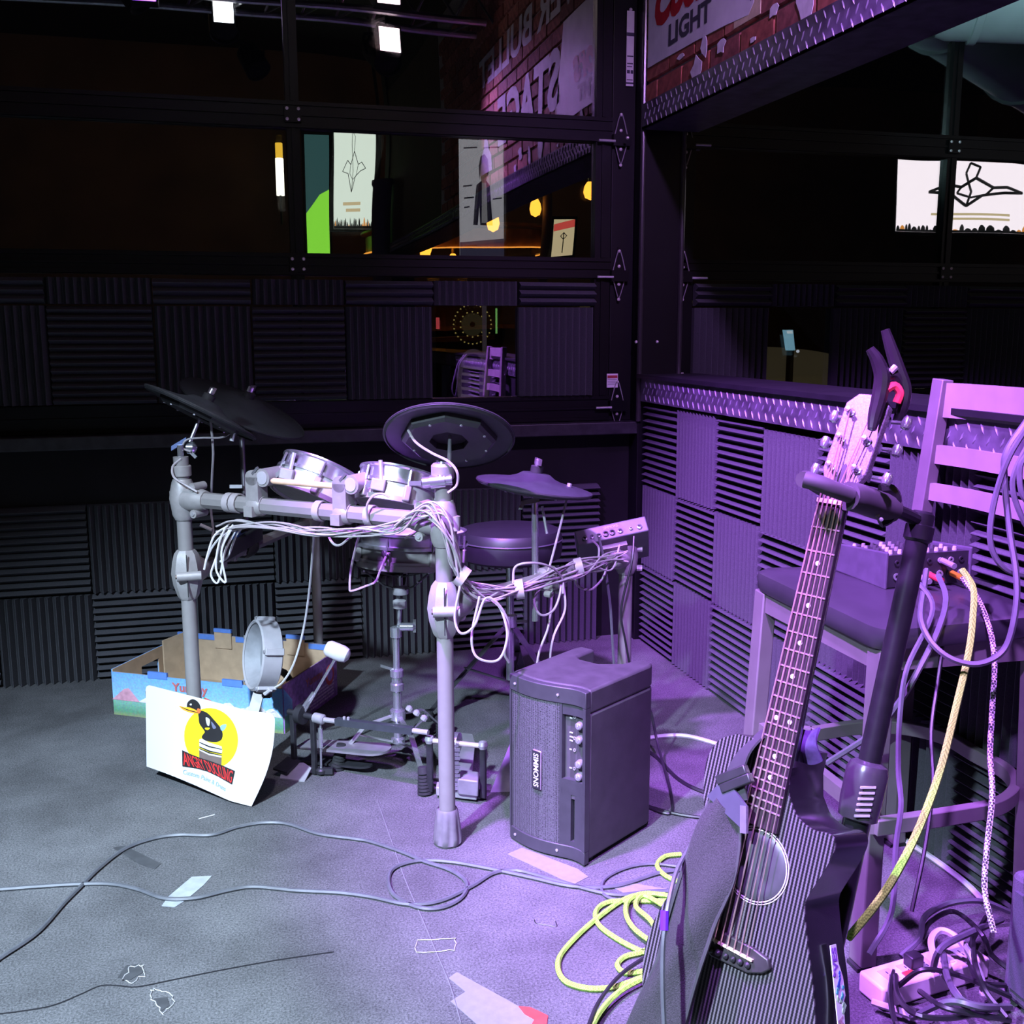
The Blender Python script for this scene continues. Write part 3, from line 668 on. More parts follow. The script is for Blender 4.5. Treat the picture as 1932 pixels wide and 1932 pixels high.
for ang in (195, 330, 85):
    a = math.radians(ang); d = RV*math.cos(a)+Vector((FV.x, FV.y, 0)).normalized()*math.sin(a)
    knee = hub+d*.045+UP*.03; end = hub+d*.135+UP*.105; tip = SN_C+d*.150+UP*.006
    ba = MB().bar(hub+UP*.012, knee, .014, .004, UP.cross(d)).bar(knee, end, .013, .004, UP.cross(d)).bar(hub+UP*.05, end.lerp(knee, .35), .009, .003, UP.cross(d)).build('basket_arm', PLASTIC, st)
    MB().bar(end, tip, .014, .009, UP.cross(d)).build('rubber_tip', RUBBER, ba)
    for q in (.2, .6): MB().cyl(knee.lerp(end, q)-UP.cross(d)*.008, knee.lerp(end, q)+UP.cross(d)*.008, .003, n=8).build('rivet', STEEL, ba)
MB().lathe([(.013, 0), (.022, .004), (.022, .03), (.014, .036)], axz(.115), UP, 16).build('leg_collar', CHROME, st)
MB().lathe([(.013, 0), (.020, .003), (.020, .014), (.013, .018)], axz(.048), UP, 16).build('leg_collar', CHROME, st)
for fp in (at(634, 1452, Z=0), at(803, 1500, Z=0), at(838, 1392, Z=0)):
    d = (fp-base); d.z = 0; L = d.length; d.normalize(); s = UP.cross(d)
    knee = axz(.0)+d*(L*.52)+UP*.115
    lg_ = MB().bar(axz(.13)+d*.018, knee, .013, .004, s).bar(knee, fp-d*.02+UP*.045, .014, .005, s).bar(axz(.055)+d*.018, knee.lerp(fp, .28)+UP*.01, .011, .003, s).build('tripod_leg', CHROME if fp.x > .4 else STEEL, st)
    ax = (fp-d*.02+UP*.05-fp).normalized()
    prof = []
    for i in range(6): prof += [(.020-.0008*i, .002+.0085*i), (.020-.0008*i, .0075+.0085*i), (.0155-.0006*i, .0085+.0085*i)]
    prof += [(.016, .055), (.014, .072)]
    MB().lathe([(.017, 0)]+prof, fp-d*.004, (ax+UP*.9).normalized(), 16).build('rubber_foot', RUBBER, lg_)
# drum throne
tc = P(962, 1052, 3.28)
th = thing('drum_throne', (tc.x, tc.y, 0), 'black round drum throne behind the purple lit cables', 'stool')
MB().lathe([(0, -.002), (.14, -.002), (.158, .008), (.162, .03), (.16, .075), (.15, .09), (.12, .096), (0, .098)], tc, UP, 48).build('seat_cushion', mat('black_vinyl', (.018, .018, .022), rough=.45, var=.1), th)
MB().lathe([(.1615, .058), (.164, .061), (.1615, .064)], tc, UP, 48, close=True).build('piping', mat('piping', (.06, .06, .07), rough=.4), th)
MB().cyl((tc.x, tc.y, .10), (tc.x, tc.y, tc.z), .0125, n=16).build('column', CHROME, th)
MB().lathe([(.014, 0), (.022, .004), (.022, .04), (.014, .046)], (tc.x, tc.y, .27), UP, 14).obox((tc.x+.03, tc.y-.01, .29), RV, UV, FV, .022, .004, .005).build('height_clamp', CHROME, th)
for ang in (200, 320, 80):
    a = math.radians(ang); d = RV*math.cos(a)+Vector((FV.x, FV.y, 0)).normalized()*math.sin(a); s = UP.cross(d)
    c = Vector((tc.x, tc.y, 0)); fp = c+d*.27
    q = MB().bar(c+UP*.27+d*.02, fp+UP*.02, .022, .005, s).bar(c+UP*.10+d*.02, c+d*.15+UP*.155, .018, .004, s).build('tripod_leg', mat('dark_steel', (.10, .10, .11), rough=.4, metal=.7), th)
    MB().lathe([(.016, 0), (.018, .004), (.018, .018), (.012, .032)], fp, UP, 12).build('rubber_foot', RUBBER, q)
# sound module
mc = P(1150, 1008, 2.86)
mx_ = (P(1222, 987, 2.86)-P(1088, 1016, 2.86)).normalized(); my_ = nv(.10, .86, .50); my_ = (my_-mx_*my_.dot(mx_)).normalized(); mz_ = mx_.cross(my_)  # towards the viewer
if mz_.dot(FV) > 0: mz_ = -mz_
mod = thing('sound_module', (RR.x, RR.y, .63), 'grey drum sound module with row of jacks on the rear rack leg', 'sound module')
MODM = mat('module_grey', (.10, .10, .115), rough=.45, var=.08)
O = P(1154, 1002, 2.86)
prof = [(0, -.022), (0, .024), (-.02, .030), (-.05, .032), (-.055, .044), (-.12, .046), (-.15, .03), (-.15, -.022)]
mbm = MB(); n = len(prof); hw_ = .098
mbm.add([O-mx_*hw_+mz_*a+my_*b for a, b in prof]+[O+mx_*hw_+mz_*a+my_*b for a, b in prof], [tuple(range(n)), tuple(range(2*n-1, n-1, -1))]+[(i, n+i, n+(i+1) % n, (i+1) % n) for i in range(n)])
mbm.build('body', MODM, mod, bevel=.003)
MB().obox(O-mz_*.085+my_*.054, mx_, my_, mz_, .075, .006, .006).build('rear_ridge', mat('module_dark', (.03, .03, .04), rough=.35), mod, bevel=.002)
for u_, r_, m_ in ((-.075, .007, CHROME), (-.055, .006, CHROME), (-.036, .006, CHROME), (-.018, .008, PLASTIC), (.0, .008, PLASTIC), (.022, .007, CHROME), (.052, .0045, STEEL), (.075, .007, CHROME)):
    MB().lathe([(r_*.55, 0), (r_, 0), (r_, .004), (r_*.55, .005)], O+mx_*u_+mz_*.001-my_*.006, mz_, 14, close=True).build('jack', m_, mod)
lettering('lettering', 'SIMMONS', O+mx_*.0+my_*.013+mz_*.0012, mx_, my_, .012, GREYPL, mod, fit=(.042, .009))
MB().cyl((RR.x, RR.y, .63), O-mz_*.06-my_*.022, .012, n=12).obox(O-mz_*.06-my_*.028, mx_, mz_, my_, .035, .03, .006).build('mount_plate', SILVER2, mod)
# drumstick lying on the tom mounts
sp, sq = P(512, 907, 2.535), P(640, 918, 2.47)
tag(MB().tube([sp, sp.lerp(sq, .03), sp.lerp(sq, .12), sp.lerp(sq, .35), sp.lerp(sq, .7), sq], .0075, 12, 4, taper=lambda t: min(1, .55+2*t) if t < .35 else 1).build('drumstick', mat('hickory', (.62, .42, .26), rough=.5, var=.15, scale=25)), 'pale wooden drumstick resting across the two tom mounts', 'drumstick')
# multi-connector snake clipped to the left side bar
sb = thing('cable_snake_box', A2.lerp(B2, .3), 'black multi-connector cable box strapped under the left tom', 'connector box')
ca, cb_ = A2.lerp(B2, .2)-Vector((0, 0, .0))+UP*.0, A2.lerp(B2, .52)+UP*.02
off = -FV*.035+UP*.01
MB().bar(ca+off, cb_+off, .045, .035, UP).build('body', PLASTIC, sb, bevel=.004)
for i in range(4):
    q = ca.lerp(cb_, .2+.22*i)+off; MB().cyl(q-UP*.02, q-UP*.042, .009, n=10).build('connector', SILVER2, sb)
q = ca.lerp(cb_, .55)+off-FV*.02
MB().obox(q+UP*.022, e2, UP, FV, .018, .01, .012).build('blue_plug', mat('blue_plug', (.02, .16, .6), rough=.4), sb)
MB().obox(q+UP*.01+e2*.04, e2, UP, FV, .02, .012, .01).build('clear_plug', mat('teal_plug', (.25, .5, .6), rough=.3), sb)
MB().cyl(P(378, 990, 2.85), P(400, 1000, 2.85), .005, n=8).build('pale_plug', WHITE, sb)
# ================================================================== cables on the kit
def cable(label, pts, r=.0032, m=None, cat='cable', group=None, n=6, k=7, name='cable'):
    return tag(MB().tube(pts, r, n, k).build(name, m or CABW), label, cat, group)
# bundle tied along the front bar, over the corner and down the side bar
path = [(412, 1002, 2.66), (450, 992, 2.63), (520, 990, 2.57), (600, 1000, 2.50), (680, 1006, 2.44), (745, 995, 2.385), (800, 962, 2.33), (835, 985, 2.315), (856, 1050, 2.34), (872, 1095, 2.37), (915, 1120, 2.42), (975, 1112, 2.50), (1035, 1090, 2.58), (1090, 1072, 2.69), (1140, 1060, 2.79), (1180, 1045, 2.85)]
LB = 'one of the pale cables bundled along the rack bars'
GB = 'pale cables bundled along the rack'
for i in range(15):
    rnd = random.Random(i); s0 = 0 if i < 7 else (5 if i % 2 else 6); e0 = len(path)-(0 if i % 3 else 3)
    pts = []
    for j, (px, py, d) in enumerate(path[s0:e0]):
        jj = j+s0; sp = 11 if jj < 6 else 15 if jj in (6, 7, 8) else 17
        if jj in (9, 11): sp = 11
        pts.append(P(px+rnd.uniform(-sp, sp)*.7, py+rnd.uniform(-sp, sp), d-.012+rnd.uniform(-.02, .012)))
    cable(LB, pts, .0024, group=GB)
for (px, py, d, dr) in ((872, 1088, 2.365, (1, .7)), (980, 1112, 2.50, (1, -.15)), (1092, 1070, 2.69, (1, -.25))):
    dd = (RV*dr[0]-UV*dr[1]).normalized()
    tag(MB().lathe([(.021, -.010), (.024, -.010), (.024, .010), (.021, .010)], P(px, py, d-.012), dd, 16, close=True).build('cable_strap', CABW),
        {872: 'white wrap strap round the cables below the centre leg joint', 980: 'white wrap strap in the middle of the side bar cables', 1092: 'white wrap strap near the sound module end of the cables'}[px], 'strap')
def pc(label, L, r=.003, m=None, **kw): return cable(label, [P(*a) for a in L], r, m, **kw)
pc('pale cable hanging in a long loop below the bundle', [(905, 1125, 2.36), (890, 1200, 2.36), (900, 1240, 2.36), (940, 1245, 2.37), (957, 1200, 2.38), (945, 1150, 2.39), (925, 1130, 2.4)])
pc('pale cable looping widest beneath the bundle and past the speaker', [(868, 1105, 2.34), (858, 1165, 2.34), (870, 1195, 2.34), (895, 1180, 2.35), (915, 1130, 2.37), (940, 1140, 2.38), (960, 1180, 2.4), (952, 1230, 2.42), (960, 1250, 2.44)])
pc('pale cable dropping from the hi-hat pad to the floor', [(1074, 922, 2.64), (1055, 1000, 2.6), (1030, 1090, 2.56), (1008, 1130, 2.54), (1020, 1160, 2.55), (1045, 1150, 2.58), (1058, 1110, 2.6), (1050, 1080, 2.62)])
pc('pale cable falling behind the speaker from the side bar', [(1042, 1115, 2.62), (1035, 1180, 2.6), (1015, 1240, 2.58), (1008, 1330, 2.6)])
pc('pale cable hanging in a curve to the speaker top', [(1062, 1095, 2.62), (1066, 1150, 2.6), (1045, 1200, 2.58), (1038, 1250, 2.6), (1042, 1330, 2.62)])
pc('pale cable plugged into the snare pad and hanging in a squared loop', [(728, 1050, 2.735), (716, 1080, 2.72), (708, 1098, 2.71), (690, 1106, 2.7), (664, 1115, 2.69), (660, 1108, 2.69), (663, 1070, 2.69), (678, 1010, 2.60), (690, 1000, 2.48)], k=4)
pc('white cable running down to the kick drum pad', [(592, 1000, 2.5), (590, 1040, 2.62), (583, 1120, 2.75), (572, 1190, 2.82), (555, 1250, 2.84), (535, 1285, 2.86), (518, 1298, 2.88)], .003, WHITE)
pc('pale cable falling straight from the edge-on cymbal pad', [(397, 790, 2.72), (402, 850, 2.74), (400, 900, 2.78), (398, 960, 2.84), (402, 1000, 2.86), (398, 1030, 2.86)], .0034)
pc('thin cable draped from tilter to rear cymbal pad', [(440, 812, 2.74), (420, 825, 2.72), (380, 826, 2.70), (352, 830, 2.69), (345, 845, 2.69), (360, 852, 2.69)], .0026)
pc('pale cable curling down the left leg top', [(342, 865, 2.67), (326, 880, 2.67), (328, 900, 2.66), (350, 915, 2.65), (372, 928, 2.65)], .003)
pc('thin pale cable hanging under the centre cymbal pad', [(770, 812, 2.36), (785, 835, 2.34), (815, 855, 2.33), (845, 870, 2.31), (862, 890, 2.3), (862, 915, 2.31), (845, 930, 2.31)], .003)
pc('pale cable arching over the right tom mount', [(695, 985, 2.43), (692, 955, 2.41), (705, 935, 2.40), (722, 932, 2.40), (735, 938, 2.40)], .0028)
for i, L in enumerate(([(430, 992, 2.62), (405, 1010, 2.62), (392, 1045, 2.62), (385, 1075, 2.62)], [(440, 990, 2.62), (420, 1020, 2.62), (405, 1060, 2.62), (398, 1085, 2.62), (412, 1098, 2.62), (425, 1040, 2.63), (445, 1000, 2.63)],
                       [(425, 995, 2.61), (412, 1030, 2.61), (408, 1075, 2.61), (426, 1098, 2.61), (418, 1040, 2.61), (440, 992, 2.62)], [(450, 992, 2.63), (425, 1005, 2.64), (402, 1030, 2.66), (388, 1060, 2.68)], [(462, 990, 2.62), (446, 1010, 2.64), (430, 1050, 2.66), (415, 1060, 2.66)])):
    pc('one of the white cables drooping beside the left rack leg', L, .0028, WHITE, group='white cables drooping at the left leg')
pc('pale cable sagging between the two tom mounts under the bar', [(615, 1003, 2.49), (628, 1025, 2.48), (642, 1028, 2.47), (660, 1015, 2.46), (690, 1000, 2.44)], .003)
pc('cream plug and cable tucked behind the snare rim', [(765, 1015, 2.5), (790, 1000, 2.46), (800, 975, 2.38)], .0035)
pc('black thin cable running down the rear right rack leg', [(1196, 1012, 2.84), (1192, 1060, 2.82), (1172, 1150, 2.84), (1180, 1210, 2.86), (1195, 1290, 2.9)], .003, CABK)
pc('grey cable from sound module down behind the speaker', [(1130, 1015, 2.83), (1138, 1050, 2.82), (1150, 1130, 2.84), (1155, 1200, 2.86), (1160, 1280, 2.88)], .004, CABG)
pc('blue tipped cable curling from the sound module jacks', [(1118, 1020, 2.83), (1130, 1035, 2.8), (1125, 1065, 2.79), (1105, 1078, 2.77)], .003)
pc('violet cable looped at the rear right clamp', [(1148, 1045, 2.8), (1140, 1085, 2.79), (1115, 1112, 2.78), (1090, 1105, 2.74), (1085, 1085, 2.72)], .003)
pc('thin cable curl rising above the side bar bundle', [(968, 1100, 2.5), (972, 1070, 2.5), (1000, 1062, 2.5), (1035, 1068, 2.54), (1060, 1090, 2.6), (1062, 1120, 2.6)], .003)
# ================================================================== kick pad, sign, box
kc = P(492, 1236, 2.92); kn = nv(-.86, .08, -.50)      # open back faces left
kick = thing('kick_pad', at(450, 1470, Z=0), 'grey round kick drum pad on a metal tower behind the white sign', 'kick pad')
KG = mat('kick_grey', (.30, .295, .31), rough=.5, var=.06)
MB().lathe([(.088, .020), (.093, .024), (.098, .02), (.098, -.030), (.092, -.034), (.03, -.034), (.0, -.034)], kc, kn, 40, caps=False).build('ring', KG, kick)
MB().lathe([(.090, .020), (.062, -.018), (.045, -.020), (.045, -.024), (0, -.026)], kc, kn, 40, caps=False).build('cone', mat('kick_cone', (.22, .225, .24), rough=.6), kick)
MB().lathe([(0, -.018), (.034, -.018), (.034, -.023), (0, -.023)], kc, kn, 28).build('foam_disc', mat('kick_disc', (.2, .21, .24), rough=.8), kick)
u, v, a = basis(kn)
for q in (20, 100, 165, 240, 310):
    t = math.radians(q); d = u*math.cos(t)+v*math.sin(t)
    MB().obox(kc+d*.101-kn*.006, kn, d.cross(kn), d, .026, .010, .006).build('lug', KG, kick, bevel=.002)
    MB().lathe([(.0, .021), (.005, .021), (.005, .024), (0, .024)], kc+d*.1, kn, 10).build('screw', STEEL, kick)
tb = at(452, 1425, Z=.02)
MB().bar(kc-UV*.085, P(478, 1345, 2.88), .030, .006, RV).bar(P(478, 1345, 2.88), at(445, 1480, Z=.004), .034, .006, RV).build('tower_plate', SILVER2, kick)
MB().obox(kc-UV*.105+RV*.01, RV, FV, UV, .018, .014, .012).build('jack_block', PLASTIC, kick)
MB().cyl(P(510, 1300, 2.87), P(500, 1308, 2.88), .008, n=8).build('cable_plug', WHITE, kick)
q0 = at(425, 1495, Z=0)
MB().prism([(-.03, 0), (.03, 0), (.05, .2), (-.05, .2)], q0, (.85, -.5, 0), (.35, .93, 0), (0, 0, .004)).build('base_plate', GREYPL, kick)
for sx in (-.015, .012): MB().cyl(q0+Vector((sx, .02, .004)), q0+Vector((sx, .02, .008)), .006, n=8).build('bolt', PLASTIC, kick)
# the printed sign: a curled sheet leaning in front of the kick tower
TLp, TRp = at(275, 1291, Z=.262), at(509, 1351, Z=.236)
BLp, BRp = at(277, 1446, Z=.042), at(472, 1523, Z=.003)
nrm_s = (TRp-TLp).cross(UP).normalized()
if nrm_s.y > 0: nrm_s = -nrm_s
def sgn(u_, v_):                                       # v 0 bottom 1 top
    p = (BLp.lerp(BRp, u_)).lerp(TLp.lerp(TRp, u_), v_)
    p = p+nrm_s*(.012*math.sin(math.pi*u_)*(1-v_))-nrm_s*(.022*max(0, u_-.80)**1.5/.09*(.25+.75*v_))
    p = p+UP*(.010*math.sin(math.pi*min(1, u_*1.2))*(1-v_))+RV*(.018*math.sin(math.pi*v_)*u_**4)
    return p
corner = .035
def sgn_r(u_, v_):                                     # round the top corners a little
    du = max(0, corner-u_, u_-(1-corner))/corner; dv = max(0, v_-(1-.07))/.07
    if du > 0 and dv > 0:
        l = math.hypot(du, dv); m_ = max(du, dv)
        if l > 1e-6:
            k = m_/l; uu = (corner-du*k*corner) if u_ < .5 else 1-corner+du*k*corner; vv = .93+dv*k*.07
            return sgn(uu, vv)
    return sgn(u_, v_)
sign = thing('paper_sign', BRp, 'curled white printed sign with a duck logo leaning on the carpet', 'sign')
MB().sheet(sgn_r, 36, 18, .0015).build('sheet', mat('sign_sheet', (.50, .505, .50), rough=.45, var=.02, scale=4), sign)
def onsign(x, y, lift=.0014):                          # x,y in units: sheet width 1.6 by height 1
    u_, v_ = x/1.6, y; p = sgn(u_, v_); ee = 1e-3
    nn = (sgn(u_+ee, v_)-sgn(u_-ee, v_)).cross(sgn(u_, v_+ee)-sgn(u_, v_-ee)).normalized()
    return p+nn*lift
def decal(name, poly, m, lift, sub=6):
    """flat printed shape: polygon given in sheet units, filled as a fan of rings so that it follows the curl"""
    cx = sum(p[0] for p in poly)/len(poly); cy = sum(p[1] for p in poly)/len(poly); vs = [onsign(cx, cy, lift)]; fs = []; n = len(poly)
    for r in range(1, sub+1): vs += [onsign(cx+(x-cx)*r/sub, cy+(y-cy)*r/sub, lift) for x, y in poly]
    for i in range(n): fs.append((0, 1+i, 1+(i+1) % n))
    for r in range(sub-1):
        for i in range(n): a_ = 1+r*n; b_ = a_+n; fs.append((a_+i, b_+i, b_+(i+1) % n, a_+(i+1) % n))
    return MB().add(vs, fs).build(name, m, sign)
INKY = mat('print_yellow', (.66, .54, .01), rough=.5, var=.02); INKK = mat('print_black', (.012, .011, .012), rough=.5); INKR = mat('print_red', (.62, .025, .025), rough=.5, var=.03)
INKO = mat('print_orange', (.85, .32, .02), rough=.5); INKW = mat('print_white', (.50, .505, .50), rough=.5, var=.02); INKB = mat('print_blue', (.20, .34, .46), rough=.5, var=.02); INKG = mat('print_brown', (.12, .09, .08), rough=.5)
C_ = lambda cx, cy, rx, ry, n=36, t0=0: [(cx+rx*math.cos(t0+2*math.pi*i/n), cy+ry*math.sin(t0+2*math.pi*i/n)) for i in range(n)]
def smooth(poly, k=4): return [(p.x, p.y) for p in crom([(x, y, 0) for x, y in poly], k, True)]
def sheet_xy(px, py):                                  # sheet coordinates of a printed point, by Newton steps
    u_, v_ = .5, .5
    for _ in range(12):
        x0_, y0_ = proj(sgn(u_, v_)); h = 1e-3
        xu, yu = proj(sgn(u_+h, v_)); xv, yv = proj(sgn(u_, v_+h))
        a_, b_, c_, d_ = (xu-x0_)/h, (xv-x0_)/h, (yu-y0_)/h, (yv-y0_)/h; det = a_*d_-b_*c_
        ex, ey = px-x0_, py-y0_
        u_ = min(1., max(0., u_+(ex*d_-b_*ey)/det)); v_ = min(1., max(0., v_+(a_*ey-c_*ex)/det))
    return u_*1.6, v_
def pr_(L): return [sheet_xy(180+x/3.578, 1120+y/3.578) for x, y in L]
def prs(L, k=4): return pr_([(p.x, p.y) for p in crom([(x, y, 0) for x, y in L], k, True)])
decal('yellow_disc', pr_([(783+182*math.cos(t), 975+14*math.cos(t)+203*math.sin(t)) for t in [2*math.pi*i/40 for i in range(40)]]), INKY, .0012)
decal('duck_body', prs([(698, 802), (722, 790), (762, 808), (802, 850), (847, 905), (862, 950), (850, 988), (810, 1002), (745, 992), (720, 965), (742, 935), (706, 880), (700, 840)]), INKK, .0016)
decal('duck_head', prs([(622, 770), (625, 735), (655, 712), (690, 725), (712, 762), (706, 800), (675, 808), (640, 790)]), INKK, .0018)
decal('duck_beak', prs([(568, 756), (600, 765), (640, 768), (690, 790), (695, 805), (660, 806), (620, 795), (590, 780)]), INKO, .0020)
decal('beak_line', prs([(572, 759), (630, 782), (690, 799), (690, 803), (628, 788)]), INKK, .0022, 2)
decal('beak_light', prs([(590, 764), (630, 769), (670, 784), (630, 778)]), INKY, .0022, 2)
decal('duck_eye', prs([(640, 745), (652, 742), (654, 752), (643, 754)]), INKW, .0021, 2)
decal('duck_collar', prs([(694, 774), (716, 786), (706, 808), (690, 800)]), mat('print_orange_red', (.7, .12, .03), rough=.5), .0021, 2)
decal('wing_glint', prs([(748, 835), (776, 850), (771, 892), (756, 882)]), mat('print_grey', (.45, .47, .5), rough=.5), .0021, 2)
decal('wing_glint', prs([(786, 862), (818, 902), (800, 912), (790, 890)]), mat('print_slate', (.12, .13, .2), rough=.5), .0021, 2)
decal('duck_tail', prs([(850, 890), (886, 882), (880, 908), (862, 926), (848, 915)]), INKB, .0018, 2)
decal('duck_badge', prs([(745, 905), (776, 905), (766, 919), (748, 917)]), INKY, .0023, 2)
decal('drum_shell', pr_([(703, 1045), (740, 1065), (780, 1080), (856, 1098), (852, 1160), (780, 1160), (705, 1110)]), INKG, .0017)
decal('drum_hoop', pr_([(705, 985), (722, 978), (770, 1004), (855, 1030), (860, 1062), (855, 1080), (770, 1064), (705, 1032)]), INKW, .0021)
decal('hoop_band', pr_([(703, 1042), (770, 1074), (856, 1092), (855, 1106), (770, 1089), (703, 1056)]), INKW, .0022)
for yy_ in (0, 30, 42): decal('hoop_line', pr_([(706, 1000+yy_), (770, 1030+yy_), (858, 1048+yy_), (858, 1053+yy_), (770, 1036+yy_), (706, 1006+yy_)]), INKK, .0025, 2)
BT = [Vector(p+(0,)) for p in ((590, 1055), (650, 1083), (720, 1110), (790, 1132), (860, 1158), (945, 1195))]
BB = [Vector(p+(0,)) for p in ((592, 1165), (690, 1180), (760, 1200), (830, 1233), (880, 1262), (925, 1287))]
def along(L, t):
    t = min(max(t, 0), .9999)*(len(L)-1); i = int(t); return L[i].lerp(L[i+1], t-i)
decal('banner', pr_([(p.x, p.y) for p in BT]+[(p.x, p.y) for p in BB[::-1]]), INKK, .0027)
def banner_text(body, top, bot, m, bold, shear, lift, m0, m1):
    vs, fs = text_verts(body, 1., bold, shear, 1.)
    xa, xb = min(v.x for v in vs), max(v.x for v in vs); ya, yb = min(v.y for v in vs), max(v.y for v in vs); out = []
    for v in vs:
        t = m0+(m1-m0)*(v.x-xa)/(xb-xa); q = .93-.86*(v.y-ya)/(yb-ya)
        p = along(top, t).lerp(along(bot, t), q); out.append(onsign(*sheet_xy(180+p.x/3.578, 1120+p.y/3.578), lift))
    MB().add(out, fs).build('lettering', m, sign, smooth=False)
banner_text('ANGRY DUCKLING', BT, BB, INKR, .006, 0, .0034, .02, .98)
ST = [Vector(p+(0,)) for p in ((598, 1182), (680, 1203), (760, 1232), (830, 1268), (884, 1300))]
banner_text('Custom Paint & Drums', ST, [p+Vector((-4, 36, 0)) for p in ST], INKB, .0, .15, .0022, 0, 1)
# fruit box
F0, F1 = at(217, 1347, Z=0), at(536, 1384, Z=0)
fx = (F1-F0); BL_ = fx.length; fx.normalize(); fy = Vector((-fx.y, fx.x, 0)); BW = .36; BH = .150
def crate_print():
    m = bpy.data.materials.new('crate_print'); m.use_nodes = True; nt = m.node_tree; b = nt.nodes['Principled BSDF']; b.inputs['Roughness'].default_value = .55
    tc = nt.nodes.new('ShaderNodeTexCoord'); sx = nt.nodes.new('ShaderNodeSeparateXYZ'); nt.links.new(tc.outputs['Object'], sx.inputs[0])
    no = nt.nodes.new('ShaderNodeTexNoise'); no.inputs['Scale'].default_value = 160; nt.links.new(tc.outputs['Object'], no.inputs['Vector'])
    r = nt.nodes.new('ShaderNodeValToRGB'); el = r.color_ramp
    mr = nt.nodes.new('ShaderNodeMapRange'); mr.inputs[1].default_value = 0; mr.inputs[2].default_value = .15; nt.links.new(sx.outputs['Z'], mr.inputs[0])
    nt.links.new(mr.outputs[0], r.inputs['Fac'])
    el.elements[0].position = 0; el.elements[0].color = (.22, .26, .12, 1)
    el.elements[1].position = .10; el.elements[1].color = (.10, .27, .16, 1)
    for p_, c_ in ((.34, (.20, .42, .34, 1)), (.36, (.25, .48, .74, 1)), (1., (.15, .36, .76, 1))):
        e_ = el.elements.new(p_); e_.color = c_
    mxn = nt.nodes.new('ShaderNodeMix'); mxn.data_type = 'RGBA'; mxn.blend_type = 'OVERLAY'; mxn.inputs[0].default_value = .45
    nt.links.new(r.outputs['Color'], mxn.inputs[6]); nt.links.new(no.outputs['Color'], mxn.inputs[7])
    nt.links.new(mxn.outputs[2], b.inputs['Base Color']); MATS['crate_print'] = m; return m
CP = crate_print(); CARD = mat('cardboard', (.42, .31, .20), rough=.85, var=.1, scale=30)
BLUEEDGE = mat('crate_blue', (.10, .22, .58), rough=.55, var=.08)
box = thing('fruit_box', (F0+F1)/2+fy*BW/2, 'open blue printed cardboard fruit box with pale lining behind the kick pad', 'cardboard box')
def panel(org, ux, uy, L, H, th, holes, m_in, m_out, name, out):
    """upright panel: an inner and an outer sheet, cut round rectangular holes"""
    cuts = sorted(set([0, L]+[h_[0] for h_ in holes]+[h_[1] for h_ in holes]))
    for nm, mm, o0 in ((name, m_out, th*.5), (name+'_lining', m_in, 0)):
        mb = MB()
        for a_, b_ in zip(cuts[:-1], cuts[1:]):
            hs = [h_ for h_ in holes if h_[0] <= a_ and h_[1] >= b_]
            segs = [(0, H)] if not hs else [(0, hs[0][2]), (hs[0][3], H)]
            for z0_, z1_ in segs: mb.obox(Vector(org)+Vector(ux)*(a_+b_)/2+UP*(z0_+z1_)/2+Vector(out)*(o0+th*.25-th*.5), ux, out, UP, (b_-a_)/2, th*.25, (z1_-z0_)/2)
        yield mb.build(nm, mm, box, smooth=False)
fr, _ = panel(F0, fx, UP, BL_, BH*.93, .006, [(.20*BL_, .27*BL_, .055, .088)], CARD, CP, 'front_panel', -fy)
bk, _ = panel(F0+fy*BW, fx, UP, BL_, BH*1.12, .006, [(.42*BL_, .47*BL_, .075, .12)], CARD, BLUEEDGE, 'back_panel', fy)
lf, _ = panel(F0, fy, UP, BW, BH*.98, .006, [(.40*BW, .66*BW, .06, .11)], CARD, CP, 'left_panel', -fx)
PURP = mat('crate_side', (.30, .13, .42), rough=.55, var=.35, scale=70)
rt, _ = panel(F1, fy, UP, BW, BH*1.0, .006, [], CARD, PURP, 'right_panel', fx)
MB().obox((F0+F1)/2+fy*BW/2+UP*.004, fx, fy, UP, BL_/2, BW/2, .003).build('bottom', CARD, box, smooth=False)
for s_, L0 in ((.28, .10), (.72, .10)): MB().obox(F0+fx*BL_*s_+UP*BH*.95-fy*.001, fx, fy, UP, .034, .004, .010).build('locking_tab', BLUEEDGE, box, smooth=False)
for s_ in (.30, .76):
    tb_ = F0+fy*(BW-.005)+fx*BL_*s_+UP*BH*1.03; MB().obox(tb_, fx, fy, UP, .032, .003, .030).build('locking_tab', CARD, box, smooth=False)
    MB().obox(tb_+UP*.032, fx, fy, UP, .033, .0045, .006).build('tab_edge', BLUEEDGE, box, smooth=False)
for k_, (a_, b_) in enumerate(((0, .30), (.38, .66), (.84, 1.0))):
    MB().obox(F0+fy*(BW-.0042)+fx*BL_*(a_+b_)/2+UP*(BH*1.12-.009), fx, fy, UP, (b_-a_)*BL_/2, .0012, .009).build('blue_border', BLUEEDGE, box, smooth=False)
cg = F0+fy*(BW-.06)+fx*.03
MB().prism([(0, 0), (.0, BH*1.1), (.09, BH*1.16), (.09, 0)], F0+fy*(BW*.72)+fx*.004, (.35*fx.x+.94*fy.x, .35*fx.y+.94*fy.y, 0), (0, 0, 1), tuple(fx*.005)).build('corner_flap', CARD, box, smooth=False)
OUTF = F0-fy*.0036
MPINK = mat('print_mountain', (.70, .66, .72), rough=.6, var=.2, scale=60); MSHADE = mat('print_pink', (.55, .28, .36), rough=.6, var=.2, scale=60)
